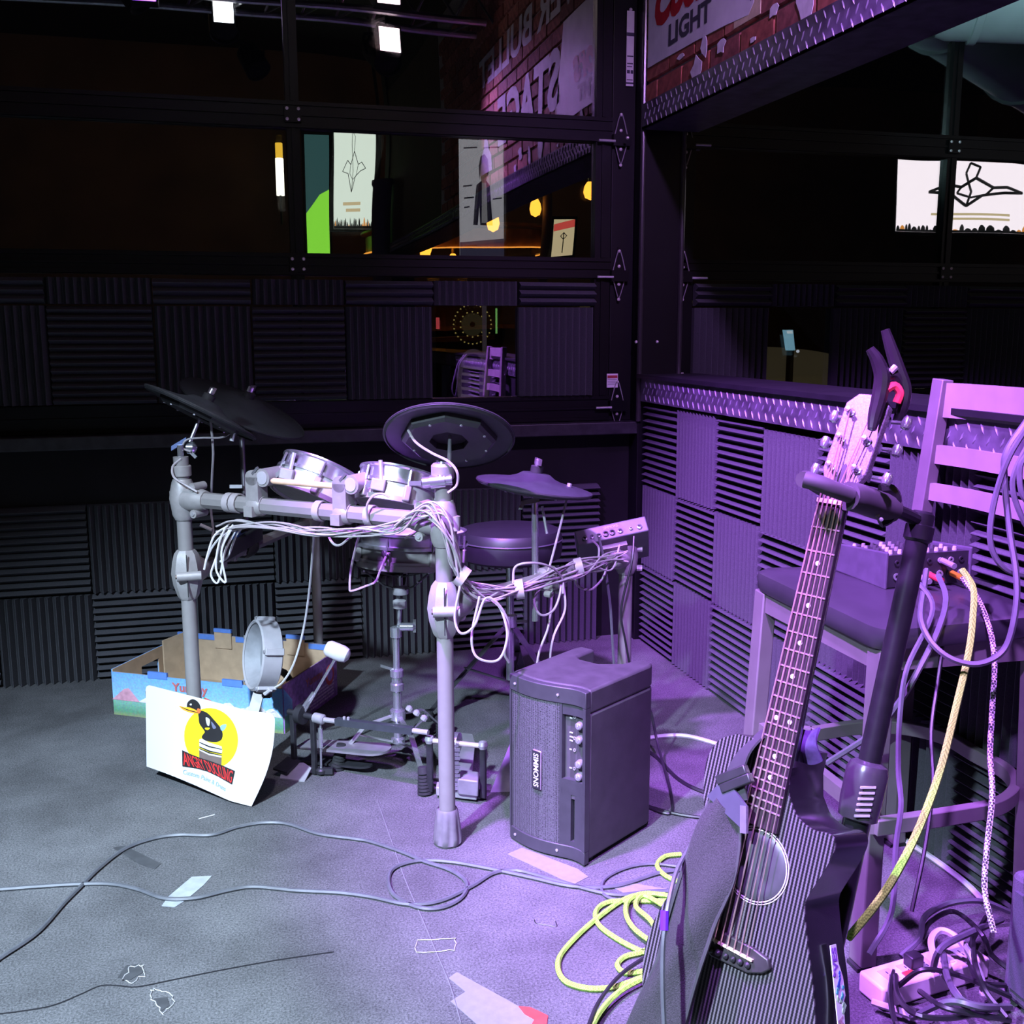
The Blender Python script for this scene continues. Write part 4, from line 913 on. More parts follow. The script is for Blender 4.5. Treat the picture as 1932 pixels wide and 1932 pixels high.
for s_, w_, h_ in ((.08, .05, .042), (.22, .04, .022), (.42, .035, .02), (.68, .05, .03), (.77, .03, .018), (.84, .055, .038), (.93, .04, .025), (.98, .03, .02)):
    z0_ = .050
    MB().prism([(-w_, 0), (w_, 0), (w_*.25, h_), (-.1*w_, h_*.9)], OUTF+fx*BL_*min(s_, .95)+UP*z0_, fx, UP, -fy*.0008).build('printed_mountain', MPINK if s_ > .1 else MSHADE, fr, smooth=False)
lettering('lettering', 'Yummy', OUTF-fy*.0014+fx*BL_*.47+UP*.108, fx, UP, .05, mat('print_coral', (.50, .13, .12), rough=.6, var=.1), fr, bold=.0016, fit=(.125, .036))
lettering('lettering', 'MELONS', OUTF-fy*.0014+fx*BL_*.51+UP*.083, fx, UP, .02, mat('print_paleblue', (.4, .55, .7), rough=.6), fr, fit=(.07, .012))
for s_, zz, fl in ((.36, .072, 1), (.60, .068, -1)):
    arc = [(.030*math.cos(t), -.026*math.sin(t)) for t in [math.pi*i/10 for i in range(11)]]
    MB().prism(arc, OUTF-fy*.001+fx*BL_*s_+UP*(zz+.012), (fx+UP*.35*fl).normalized(), (UP-fx*.35*fl).normalized(), -fy*.0008).build('printed_melon_rind', mat('print_green', (.10, .32, .12), rough=.6), fr, smooth=False)
    MB().prism([(x*.85, y*.8) for x, y in arc], OUTF-fy*.002+fx*BL_*s_+UP*(zz+.012), (fx+UP*.35*fl).normalized(), (UP-fx*.35*fl).normalized(), -fy*.0008).build('printed_melon', mat('print_melon', (.62, .08, .09), rough=.6), fr, smooth=False)
OUTR = F1+fx*.0036
lettering('lettering', 'Yummy', OUTR+fx*.001+fy*BW*.55+UP*.105, fy, UP, .05, MATS['print_coral'], rt, bold=.001, fit=(.12, .034))
MB().prism(C_(.85*BW, .085, .03, .034, 20), OUTR, fy, UP, fx*.0008).build('printed_disc', MATS['print_melon'], rt, smooth=False)
MB().prism(C_(.85*BW, .085, .018, .02, 20), OUTR+fx*.001, fy, UP, fx*.0008).build('printed_disc', PURP, rt, smooth=False)
MB().prism([(.0, 0), (.05, 0), (.05, .09), (.0, .14)], OUTR, fy, UP, fx*.0008).build('printed_strip', CP, rt, smooth=False)
PRW = mat('print_pale', (.6, .45, .6), rough=.6, var=.4, scale=120)
for q in range(5): MB().prism([(.2*BW, .012+.011*q), (.92*BW, .012+.011*q), (.92*BW, .018+.011*q), (.2*BW, .018+.011*q)], OUTR, fy, UP, fx*.0007).build('printed_line', PRW, rt, smooth=False)
tag(MB().tube([F0+fx*.36+fy*.2+UP*.02, F0+fx*.40+fy*.25+UP*.085, F0+fx*.45+fy*.27+UP*.09, F0+fx*.5+fy*.22+UP*.05, F0+fx*.42+fy*.17+UP*.06], .012, 8, 5).build('coiled_cable', RUBBER), 'dark coiled cable lying inside the fruit box', 'cable')
# ================================================================== double kick pedal
pd = thing('double_kick_pedal', at(600, 1455, Z=0), 'black double bass drum pedal with linked shaft between the legs', 'drum pedal')
DKM = mat('pedal_dark', (.035, .035, .04), rough=.4, metal=.5, var=.2)
pl, pr = at(556, 1452, Z=0), at(594, 1462, Z=0)
ax0, ax1 = pl+UP*.165, pr+UP*.165
for q in (pl, pr): MB().bar(q+UP*.004, q+UP*.17, .014, .012, (pr-pl)).build('post', DKM, pd, bevel=.002)
MB().cyl(ax0-(ax1-ax0)*.2, ax1+(ax1-ax0)*.35, .008, n=12).lathe([(.008, -.012), (.026, -.010), (.026, .010), (.008, .012)], ax0.lerp(ax1, .45), ax1-ax0, 20).build('axle', DKM, pd)
MB().lathe([(.009, 0), (.014, .002), (.014, .03), (.009, .034)], ax1+(ax1-ax0).normalized()*.005, ax1-ax0, 12).build('axle_knuckle', STEEL, pd)
bt0 = ax0.lerp(ax1, .5); bt1 = P(641, 1229, 2.84)
MB().cyl(bt0, bt1, .0042, n=10).cyl(bt0-RV*.012-UV*.0, bt0.lerp(bt1, .35)-RV*.004, .006, n=8).build('beater_rod', CHROME, pd)
bd = nv(.85, .42, -.1)
MB().lathe([(0, -.034), (.016, -.034), (.022, -.026), (.023, 0), (.023, .014), (.019, .028), (.010, .034), (0, .035)], P(637, 1230, 2.84), nv(.88, -.35, -.1), 24).build('beater', mat('beater_felt', (.52, .50, .54), rough=.7, var=.05), pd)
# spring rod on the right post
sp0, sp1 = pr+RV*.018+UP*.02, pr+RV*.02+UP*.15
MB().cyl(sp0, sp1, .003, n=8).lathe([(.0065, 0), (.0065, .055)], sp0.lerp(sp1, .45), UP, 10).build('spring_rod', CHROME, pd)
MB().lathe([(.012, 0), (.016, .004), (.016, .012), (.012, .016)], pr+RV*.018+UP*.004, UP, 12).obox(pr+RV*.03+UP*.012, RV, FV, UV, .02, .01, .008).build('clamp_knob', DKM, pd)
MB().prism([(0, 0), (.07, -.01), (.08, .04), (.055, .06), (0, .055)], at(528, 1470, Z=.002), (.94, -.33, 0), (.25, .9, .35), (0, 0, .004)).build('hoop_clamp', STEEL, pd)
MB().bar(pl+UP*.03, at(528, 1455, Z=.02), .045, .006, RV).build('clamp_arm', DKM, pd)
# footboard of the left unit running back, rounded end
fb0, fb1 = at(570, 1405, Z=.05), at(735, 1418, Z=.075)
fd = (fb1-fb0); Lf = fd.length; fd.normalize(); fs_ = UP.cross(fd).normalized()
out_ = [(0, -.032), (Lf*.85, -.042)]+[(Lf*.85+.042*math.cos(t), .042*math.sin(t)) for t in [-math.pi/2+math.pi*i/10 for i in range(11)]]+[(Lf*.85, .042), (0, .032)]
MB().prism(out_, fb0, fd, fs_, UP*.006).build('footboard', mat('footboard', (.36, .33, .38), rough=.35, metal=.6, var=.1), pd)
MB().prism([(x*.8, y*.5) for x, y in out_], fb0-UP*.048, fd, fs_, UP*.006).build('base_plate', DKM, pd)
# linkage to the right unit
k0, k1 = ax1+(ax1-ax0).normalized()*.04, P(808, 1382, 2.70)
MB().bar(k0.lerp(k1, .12), k0.lerp(k1, .86), .018, .018, UP).build('link_shaft', mat('shaft_black', (.05, .06, .065), rough=.4, metal=.4), pd)
MB().cyl(k0, k0.lerp(k1, .14), .007, n=10).cyl(k0.lerp(k1, .84), k1, .007, n=10).build('universal_joint', STEEL, pd)
for q in (.2, .24): MB().lathe([(.004, 0), (.004, .006), (0, .008)], k0.lerp(k1, q)+UP*.009, UP, 8).build('set_screw', STEEL, pd)
for (px, py) in ((769, 1342), (783, 1350), (797, 1360)): MB().lathe([(.004, 0), (.009, .003), (.009, .012), (.004, .016)], P(px, py, 2.72), nv(.5, .8, 0), 10).build('linkage_knuckle', STEEL, pd)
# right unit: posts, chain, plate
ma, mb_ = at(812, 1500, Z=0), at(912, 1512, Z=0)
for q in (ma, mb_):
    MB().bar(q+UP*.01, q+UP*.145, .016, .012, (mb_-ma)).build('post', DKM, pd, bevel=.002)
    MB().lathe([(.0, -.012), (.010, -.009), (.013, 0), (.010, .009), (0, .012)], q+UP*.152, UP, 14).build('post_cap', STEEL, pd)
xa_, xb_ = ma+UP*.150, mb_+UP*.150
MB().cyl(xa_, xb_, .0065, n=12).build('axle', mat('axle_pale', (.7, .62, .55), rough=.35, metal=.5), pd)
sprk = xa_.lerp(xb_, .50)
MB().lathe([(.010, -.01), (.028, -.008), (.028, .008), (.010, .01)], sprk, xb_-xa_, 18).build('sprocket', CHROME, pd)
cx_ = sprk+RV*.0-FV*.027
chn = MB()
for i in range(11): chn.obox(cx_-UP*(.0115*i)+FV*.0, RV, FV, UP, .011 if i % 2 else .008, .004, .0042)
chn.build('chain', CHROME, pd, smooth=False)
MB().prism([(-.06, 0), (.06, 0), (.06, .03), (.03, .05), (.02, .11), (.035, .28), (-.035, .28), (-.03, .11), (-.06, .05)], ma.lerp(mb_, .52)-UP*.0+UP*.004, (mb_-ma).normalized(), (.25, .96, 0), UP*.006).build('base_plate', DKM, pd)
fo = ma.lerp(mb_, .5)+Vector((.02, .05, .03))
MB().prism([(-.032, 0), (.032, 0), (.042, .16), (.034, .20), (-.034, .20), (-.042, .16)], fo, (mb_-ma).normalized(), Vector((.22, .95, .22)).normalized(), UP*.005).build('footboard', MATS['footboard'], pd)
MB().obox(ma.lerp(mb_, .5)+UP*.02-FV*.0, (mb_-ma).normalized(), (FV-UP*FV.z).normalized(), UP, .055, .018, .012).build('hoop_clamp', STEEL, pd, bevel=.003)
MB().obox(ma.lerp(mb_, .72)+UP*.045, (mb_-ma).normalized(), (FV-UP*FV.z).normalized(), UP, .028, .03, .022).build('toe_stop', mat('stop_grey', (.14, .14, .15), rough=.5), pd, bevel=.004)
w0 = at(925, 1495, Z=.0)
tag(MB().prism([(0, 0), (.075, 0), (.04, .15), (.035, .15)], w0, (.98, -.2, 0), Vector((.28, .35, .9)).normalized(), Vector((.1, .05, .0))).build('pedal_heel_block', mat('violet_grey', (.30, .26, .36), rough=.5)), 'pale wedge block standing between pedal and speaker', 'wedge')
# ================================================================== speaker
S0, S1, S2 = at(962, 1582, Z=0), at(1102, 1638, Z=0), at(1212, 1552, Z=0)
sx_ = (S1-S0).normalized(); SW = (S1-S0).length; sy_ = Vector((-sx_.y, sx_.x, 0)); SD = .27; SH = .412
amp = thing('amplifier', (S0+S1)/2+sy_*SD/2, 'black drum amplifier with metal grille and knob panel beside the rack leg', 'amplifier')
def bow(s): return -.014*math.sin(math.pi*min(1, s/.72)) if s < .72 else .006*math.sin(math.pi*(s-.72)/.28)
nb = 16
def plan(s, inset=0.): return S0+sx_*SW*s+sy_*(bow(s)+inset)
AB = mat('amp_shell', (.040, .038, .042), rough=.6, var=.18, scale=25, bump=.15, bscale=500); 
fr_pts = [plan(i/nb) for i in range(nb+1)]
def slab(z0, z1, s0, s1, i0, i1, name, m, n=10, bevel=0, parent=None):
    """curved piece of the front between s0..s1, from inset i0 (outer) to i1 (inner)"""
    mb = MB(); a = [plan(s0+(s1-s0)*i/n, i0) for i in range(n+1)]; b = [plan(s0+(s1-s0)*i/n, i1) for i in range(n+1)]
    poly = a+b[::-1]; N = len(poly)
    mb.add([p+UP*z0 for p in poly]+[p+UP*z1 for p in poly], [tuple(range(N-1, -1, -1)), tuple(range(N, 2*N))]+[(i, (i+1) % N, N+(i+1) % N, N+i) for i in range(N)])
    return mb.build(name, m, parent or amp, bevel=bevel)
# cabinet with a hand recess in the top
def cab(z0, z1, notch):
    tp = 0.93                                              # slight taper to the rear
    back = [S0+sx_*SW*1.02+sy_*(SD-.02), S0+sx_*SW*.99+sy_*SD]
    if notch: back += [S0+sx_*SW*.80+sy_*SD, S0+sx_*SW*.74+sy_*(SD-.05), S0+sx_*SW*.55+sy_*(SD-.085), S0+sx_*SW*.30+sy_*(SD-.085), S0+sx_*SW*.22+sy_*(SD-.07), S0+sx_*SW*.22+sy_*SD]
    back += [S0+sx_*SW*.03+sy_*SD, S0+sx_*SW*0+sy_*(SD-.02)]
    poly = [plan(i/nb, .016) for i in range(nb+1)]+back; N = len(poly)
    return poly, N
cb1 = MB()
for z0, z1, nt_ in ((.012, SH-.055, False), (SH-.055, SH, True)):
    poly, N = cab(z0, z1, nt_)
    cb1.add([p+UP*z0 for p in poly]+[p+UP*z1 for p in poly], [tuple(range(N-1, -1, -1)), tuple(range(N, 2*N))]+[(i, (i+1) % N, N+(i+1) % N, N+i) for i in range(N)])
cb1.build('cabinet', AB, amp, bevel=.006)
for a_, b_ in ((.1, .04), (.9, .04), (.1, .22), (.9, .22)): MB().lathe([(.012, 0), (.014, .002), (.014, .012), (.010, .014)], S0+sx_*SW*a_+sy_*b_, UP, 12).build('rubber_foot', RUBBER, amp)
AF = mat('amp_frame', (.035, .036, .04), rough=.45, var=.1)
slab(.004, .036, 0, 1, .0, .018, 'front_frame', AF, 16, .002)
slab(SH-.040, SH-.002, 0, 1, .0, .018, 'front_frame', AF, 16, .002)
slab(.036, SH-.04, 0, .03, .0, .018, 'front_frame', AF, 2)
slab(.036, SH-.04, .675, .70, .002, .018, 'front_frame', AF, 2)
slab(.036, SH-.04, .955, 1, .0, .018, 'front_frame', AF, 3)
slab(.036, .175, .70, .80, .002, .018, 'front_frame', AF, 3); slab(.036, .175, .845, .955, .002, .018, 'front_frame', AF, 3)
slab(.036, .048, .80, .845, .002, .018, 'front_frame', AF, 2); slab(.160, .195, .70, .955, .002, .018, 'front_frame', AF, 4)
def grille_mat():
    m = bpy.data.materials.new('grille'); m.use_nodes = True; nt = m.node_tree; b = nt.nodes['Principled BSDF']
    b.inputs['Roughness'].default_value = .35; b.inputs['Metallic'].default_value = .4
    tc = nt.nodes.new('ShaderNodeTexCoord'); vo = nt.nodes.new('ShaderNodeTexVoronoi'); vo.inputs['Scale'].default_value = 330; vo.inputs['Randomness'].default_value = .25
    nt.links.new(tc.outputs['Object'], vo.inputs['Vector']); r = nt.nodes.new('ShaderNodeValToRGB')
    r.color_ramp.elements[0].position = .28; r.color_ramp.elements[0].color = (.004, .004, .005, 1); r.color_ramp.elements[1].position = .45; r.color_ramp.elements[1].color = (.13, .13, .14, 1)
    nt.links.new(vo.outputs['Distance'], r.inputs['Fac']); nt.links.new(r.outputs['Color'], b.inputs['Base Color'])
    bp = nt.nodes.new('ShaderNodeBump'); bp.inputs['Strength'].default_value = .6; bp.inputs['Distance'].default_value = .002
    nt.links.new(vo.outputs['Distance'], bp.inputs['Height']); nt.links.new(bp.outputs['Normal'], b.inputs['Normal']); return m
slab(.036, SH-.04, .03, .675, .004, .012, 'grille', grille_mat(), 14)
CPN = mat('control_panel', (.085, .08, .09), rough=.4, metal=.3, var=.1)
cp = slab(.195, SH-.065, .70, .955, .016, .020, 'control_panel', CPN, 5)
MB().prism([(0, 0), (0, .018), (.255*SW, .05), (.255*SW, 0)][::1], plan(.70, .010)+UP*.150, sx_, UP, sy_*.008).build('panel_lip', CPN, amp)
slab(SH-.065, SH-.04, .70, .955, .004, .018, 'panel_hood', AF, 4)
for z_ in (.325, .292, .235, .205):
    kp = plan(.88, .016)+UP*z_
    kb = MB().lathe([(.0095, 0), (.0105, .003), (.0085, .014), (.006, .016), (0, .016)], kp, -sy_, 18).build('knob', mat('knob_grey', (.16, .16, .17), rough=.4), amp)
    MB().obox(kp-sy_*.0165+UP*.004, sx_, sy_, UP, .0008, .0006, .004).build('pointer', WHITE, kb)
for z_, w_ in ((.345, .014), (.336, .008), (.302, .012), (.292, .016), (.283, .012), (.262, .006), (.218, .008)):
    MB().obox(plan(.755, .0155)+UP*z_, sx_, sy_, UP, w_/2, .0004, .0015).build('printed_line', WHITE, cp, smooth=False)
for z_ in (.34, .29, .262, .218): MB().lathe([(.002, 0), (.004, 0), (.004, .002), (.002, .002)], plan(.80, .0155)+UP*z_, -sy_, 10, close=True).build('input_ring', STEEL, cp)
lpz = plan(.42, .002)
pd_n = -sy_
MB().obox(lpz+UP*.203, sx_, sy_, UP, .0125, .003, .047).build('logo_plate', mat('logo_rim', (.62, .5, .6), rough=.3, metal=.8), amp, bevel=.003)
MB().obox(lpz+UP*.203-sy_*.0032, sx_, sy_, UP, .0108, .001, .0452).build('logo_face', mat('logo_dark', (.02, .02, .025), rough=.4), amp)
lettering('lettering', 'SIMMONS', lpz+UP*.203-sy_*.0046, -UP, sx_, .02, mat('logo_letter', (.8, .72, .8), rough=.4), amp, bold=.0003, fit=(.080, .0145))
for s_, z_ in ((.10, .020), (.66, .020), (.10, SH-.021), (.66, SH-.021)):
    MB().lathe([(.0035, 0), (.0035, .002), (0, .003)], plan(s_, 0)+UP*z_, -sy_, 8).build('screw', STEEL, amp)
# ================================================================== cables and tape on the carpet
def fl(px, py, z=.005): return at(px, py, Z=z)
def fcable(label, L, r=.0045, m=None, z=.005, name='cable', **kw):
    return cable(label, [fl(*(a if len(a) == 3 else (a[0], a[1], z))) for a in L], r, m or CABG, name=name, **kw)
fcable('long grey cable arcing across the carpet from the left edge', [(-60, 1850), (0, 1808), (70, 1760), (120, 1705), (150, 1675), (185, 1640), (235, 1602), (290, 1582), (340, 1575), (400, 1575), (450, 1560), (500, 1552), (545, 1555), (600, 1573), (665, 1582), (700, 1588), (760, 1608), (800, 1625), (850, 1642), (880, 1665), (872, 1692), (835, 1712), (790, 1712), (745, 1690), (733, 1660), (745, 1637), (790, 1624), (850, 1626), (920, 1638), (1000, 1655), (1080, 1672), (1160, 1672), (1240, 1648), (1290, 1640)])
fcable('pale grey cable crossing the carpet below the arcing one', [(-60, 1682), (0, 1678), (80, 1672), (150, 1668), (210, 1668), (260, 1678), (310, 1695), (370, 1694), (430, 1680), (480, 1673), (560, 1680), (640, 1684), (700, 1692), (770, 1706), (830, 1700), (890, 1672), (930, 1648), (970, 1642), (1010, 1650), (1080, 1670), (1160, 1688), (1230, 1682), (1290, 1680)])
fcable('thin dark cable bowing under the guitar strap', [(1290, 1636), (1230, 1630), (1180, 1638), (1140, 1660), (1140, 1688), (1180, 1700), (1240, 1698), (1290, 1690)], .0035, CABG)
def braid(name, c1, c2, sc=900):
    m = bpy.data.materials.new(name); m.use_nodes = True; nt = m.node_tree; b = nt.nodes['Principled BSDF']; b.inputs['Roughness'].default_value = .7
    tc = nt.nodes.new('ShaderNodeTexCoord'); wv = nt.nodes.new('ShaderNodeTexChecker'); wv.inputs['Scale'].default_value = sc
    wv.inputs[1].default_value = rgb(*c1); wv.inputs[2].default_value = rgb(*c2)
    nt.links.new(tc.outputs['Object'], wv.inputs['Vector']); nt.links.new(wv.outputs['Color'], b.inputs['Base Color']); return m
LIME = braid('lime_braid', (.33, .64, .07), (.16, .34, .03), 330)
BW_ = braid('black_white_braid', (.55, .5, .55), (.03, .03, .03), 260)
fcable('lime braided cable coiled in wide loops on the carpet', [(1260, 1700), (1200, 1700), (1150, 1702), (1125, 1718), (1130, 1745), (1165, 1772), (1210, 1795), (1255, 1808), (1225, 1830), (1180, 1835), (1165, 1820), (1180, 1805), (1215, 1795), (1250, 1770)], .0055, LIME, .006)
fcable('lime braided cable sweeping the widest loop by the strap', [(1255, 1688), (1190, 1692), (1130, 1730), (1075, 1780), (1053, 1815), (1065, 1850), (1110, 1865), (1160, 1862), (1210, 1845), (1250, 1830)], .0055, LIME, .006)
fcable('lime braided cable trailing down out of the frame', [(1270, 1820), (1215, 1845), (1170, 1870), (1135, 1905), (1110, 1950), (1090, 2000)], .0055, LIME, .016)
fcable('lime braided cable inner loops near the guitar', [(1262, 1690), (1215, 1686), (1185, 1700), (1183, 1730), (1205, 1760), (1250, 1785), (1230, 1740), (1200, 1710), (1215, 1690), (1262, 1715)], .0055, LIME, .014)
fcable('lime braided cable bend peeking out by the speaker', [(1285, 1612), (1255, 1616), (1240, 1632), (1255, 1652), (1290, 1668)], .0055, LIME, .006)
fcable('black cable crossing over the lime loops', [(1270, 1780), (1220, 1805), (1170, 1840), (1130, 1890), (1105, 1950)], .004, CABK, .022)
fcable('pink lit white cable on the carpet right of the speaker', [(1190, 1400), (1240, 1390), (1290, 1388), (1340, 1400), (1400, 1420)], .0065, WHITE, .007)
fcable('dark cable drooping from the speaker back onto carpet', [(1212, 1312, .20), (1228, 1345, .14), (1240, 1400, .06), (1256, 1460, .02), (1268, 1510), (1262, 1535), (1215, 1520), (1195, 1512)], .004, CABK)
fcable('black power lead from speaker to guitar stand', [(1205, 1405), (1240, 1430), (1280, 1470), (1330, 1495), (1400, 1510)], .005, CABK)
fcable('black lead lying lowest behind the guitar strap', [(1205, 1515), (1260, 1532), (1320, 1542), (1400, 1545)], .004, CABK)
def tape(label, poly, m, z=.0012, name='floor_tape'):
    pts = [at(x, y, Z=0) for x, y in poly]; n = len(pts)
    mb = MB().add([p+UP*.0002 for p in pts]+[p+UP*z for p in pts], [tuple(range(n-1, -1, -1)), tuple(range(n, 2*n))]+[(i, (i+1) % n, n+(i+1) % n, n+i) for i in range(n)])
    return tag(mb.build(name, m, smooth=False), label, 'tape')
GT = mat('gaffer_tape', (.18, .178, .20), rough=.6, var=.08, scale=60); DT = mat('dark_tape', (.05, .052, .055), rough=.5, var=.2)
PT = mat('pale_tape', (.30, .33, .36), rough=.35, var=.15, scale=40)
tape('large grey tape patch with notched end at bottom edge', [(846, 1846), (862, 1835), (980, 1900), (1045, 1945), (1000, 1990), (930, 1960), (850, 1890), (878, 1872)], GT)
tape('small torn red tape scrap beside the grey patch', [(978, 1900), (1000, 1902), (1018, 1910), (1034, 1918), (1032, 1932), (1030, 1950), (995, 1950), (1008, 1925), (990, 1915)], mat('red_tape', (.65, .05, .04), rough=.5), .0022)
tape('grey tape strip under the front corner of the speaker', [(957, 1612), (985, 1600), (1090, 1640), (1110, 1655), (1085, 1668), (1060, 1660)], GT)
tape('grey tape patch under the cables by the strap', [(1150, 1672), (1200, 1668), (1260, 1678), (1265, 1690), (1190, 1692)], GT)
tape('dark tape strip under the arcing cable', [(213, 1600), (235, 1596), (304, 1630), (292, 1641), (262, 1630)], DT)
tape('pale translucent tape scrap crossed by the pale cable', [(318, 1692), (362, 1655), (400, 1653), (385, 1670), (352, 1698), (330, 1712), (305, 1710)], PT)
def outline(label, poly, r=.0010, m=None, wob=4):
    rr = random.Random(int(poly[0][0])); pts = []
    for i in range(len(poly)):
        a_, b_ = poly[i], poly[(i+1) % len(poly)]
        for j in range(5): t = j/5; pts.append(fl(a_[0]+(b_[0]-a_[0])*t+rr.uniform(-wob, wob), a_[1]+(b_[1]-a_[1])*t+rr.uniform(-wob, wob)*.6, .0015))
    return tag(MB().tube(pts, r, 4, 1, closed=True).build('tape_residue', m or mat('residue', (.36, .36, .36), rough=.9)), label, 'tape residue')
outline('rectangular outline of torn white tape residue on carpet', [(786, 1775), (858, 1770), (860, 1792), (784, 1797)], wob=2.5)
outline('frayed white tape residue left of the long carpet crack', [(232, 1850), (245, 1825), (270, 1820), (275, 1838), (250, 1855)])
outline('ragged pale tape residue below the carpet crack', [(282, 1865), (300, 1868), (328, 1880), (322, 1900), (305, 1913), (290, 1890)], wob=5)
tape('dark torn patch inside the frayed tape residue', [(222, 1845), (238, 1822), (262, 1820), (270, 1835), (245, 1850)], DT)
tape('dark patch inside the ragged tape residue', [(290, 1885), (315, 1882), (320, 1898), (305, 1908)], DT)
tag(MB().tube([fl(x, y, .0006) for x, y in ((-30, 1916), (40, 1908), (100, 1897), (150, 1877), (190, 1860), (225, 1860), (260, 1862), (330, 1848), (420, 1830), (520, 1812), (630, 1796))], .0016, 4, 4).build('carpet_crack', mat('crack_dark', (.006, .006, .008), rough=1)), 'long dark split running across the lower left carpet', 'crack')
tag(MB().tube([fl(x, y, .0004) for x, y in ((712, 1510), (735, 1575), (765, 1660), (800, 1740), (825, 1800), (850, 1860), (870, 1930))], .0016, 4, 4).build('carpet_seam', mat('seam_grey', (.12, .12, .125), rough=1)), 'faint pale seam line in the carpet centre', 'seam')
tag(MB().tube([fl(x, y, .001) for x, y in ((1008, 1735), (1012, 1742), (1030, 1745), (1050, 1748), (1048, 1738))], .001, 4, 4).build('loose_thread', CABK), 'tiny dark loose thread curl on the carpet', 'thread')
tag(MB().tube([fl(x, y, .001) for x, y in ((375, 1545), (390, 1541), (405, 1537))], .0014, 4, 3).build('paper_sliver', WHITE), 'thin white paper sliver below the sign', 'scrap')
# ================================================================== guitar
TH = math.radians(46); GD = 1.49
GO = P(1387, 1790, GD); GN = P(1573, 952, GD)
gy = (GN-GO).normalized(); b0 = (RV-gy*RV.dot(gy)).normalized()
gx = b0*math.cos(TH)-FV*math.sin(TH); gz = -FV*math.cos(TH)-b0*math.sin(TH)
def G(x, y, z=0.): return GO+gx*x+gy*y+gz*z
def onG(px, py, z=0.):
    r = ray(px, py); o = GO+gz*z; t = (o-EYE).dot(gz)/r.dot(gz); return EYE+r*t
guitar = thing('acoustic_guitar', G(0, -.187, -.05), 'black carbon weave cutaway acoustic guitar leaning on its stand', 'guitar')
def weave():
    m = bpy.data.materials.new('carbon_weave'); m.use_nodes = True; nt = m.node_tree; b = nt.nodes['Principled BSDF']
    b.inputs['Roughness'].default_value = .28; b.inputs['Coat Weight'].default_value = .25; b.inputs['Coat Roughness'].default_value = .2
    tc = nt.nodes.new('ShaderNodeTexCoord'); mp = nt.nodes.new('ShaderNodeVectorMath'); mp.operation = 'DOT_PRODUCT'; mp.inputs[1].default_value = gx[:]
    nt.links.new(tc.outputs['Object'], mp.inputs[0])
    mu = nt.nodes.new('ShaderNodeMath'); mu.operation = 'MULTIPLY'; mu.inputs[1].default_value = 2*math.pi/.0058; nt.links.new(mp.outputs['Value'], mu.inputs[0])
    sn = nt.nodes.new('ShaderNodeMath'); sn.operation = 'SINE'; nt.links.new(mu.outputs[0], sn.inputs[0])
    m2 = nt.nodes.new('ShaderNodeVectorMath'); m2.operation = 'DOT_PRODUCT'; m2.inputs[1].default_value = gy[:]; nt.links.new(tc.outputs['Object'], m2.inputs[0])
    mu2 = nt.nodes.new('ShaderNodeMath'); mu2.operation = 'MULTIPLY'; mu2.inputs[1].default_value = 2*math.pi/.004; nt.links.new(m2.outputs['Value'], mu2.inputs[0])
    sn2 = nt.nodes.new('ShaderNodeMath'); sn2.operation = 'SINE'; nt.links.new(mu2.outputs[0], sn2.inputs[0])
    ad = nt.nodes.new('ShaderNodeMath'); ad.operation = 'MULTIPLY_ADD'; ad.inputs[1].default_value = .25; nt.links.new(sn2.outputs[0], ad.inputs[0]); nt.links.new(sn.outputs[0], ad.inputs[2])
    r = nt.nodes.new('ShaderNodeValToRGB'); r.color_ramp.elements[0].position = .45; r.color_ramp.elements[0].color = (.012, .011, .013, 1); r.color_ramp.elements[1].position = .7; r.color_ramp.elements[1].color = (.13, .115, .13, 1)
    mr = nt.nodes.new('ShaderNodeMapRange'); mr.inputs[1].default_value = -1; mr.inputs[2].default_value = 1; nt.links.new(ad.outputs[0], mr.inputs[0])
    nt.links.new(mr.outputs[0], r.inputs['Fac']); nt.links.new(r.outputs['Color'], b.inputs['Base Color']); return m
WEAVE = weave()
BODYK = mat('guitar_side', (.008, .0078, .009), rough=.22, var=.15, scale=20, coat=.3)
ol = [(-.02, .292), (-.071, .288), (-.097, .272), (-.110, .248), (-.112, .223), (-.106, .19), (-.095, .155), (-.088, .12), (-.092, .085), (-.112, .05), (-.132, .01), (-.144, -.035), (-.146, -.075), (-.136, -.12), (-.112, -.156), (-.07, -.180), (0, -.188), (.07, -.180), (.112, -.156), (.136, -.115), (.143, -.07), (.136, -.036), (.123, .004), (.109, .038), (.094, .076), (.087, .101), (.092, .122), (.104, .156), (.111, .185), (.107, .200), (.095, .203), (.075, .200), (.049, .208), (.030, .230), (.022, .262), (.022, .292)]
sm = crom([(x, y, 0) for x, y in ol[1:-2]], 4)
ol2 = [ol[0]]+[(p.x, p.y) for p in sm]+ol[-2:]
n = len(ol2); DEP = .098
MB().add([G(x, y, -.003) for x, y in ol2]+[G(x*.985, y*.985+.001, -DEP) for x, y in ol2], [(i, (i+1) % n, n+(i+1) % n, n+i) for i in range(n)]+[tuple(range(n, 2*n))]).build('sides', BODYK, guitar)
HC = (.003, .122)                                              # sound hole
ring = lambda r0, r1, z0, z1: [[G(HC[0]+r*math.cos(t), HC[1]+r*math.sin(t), z) for t in [2*math.pi*i/40 for i in range(40)]] for r, z in ((r0, z0), (r1, z1))]
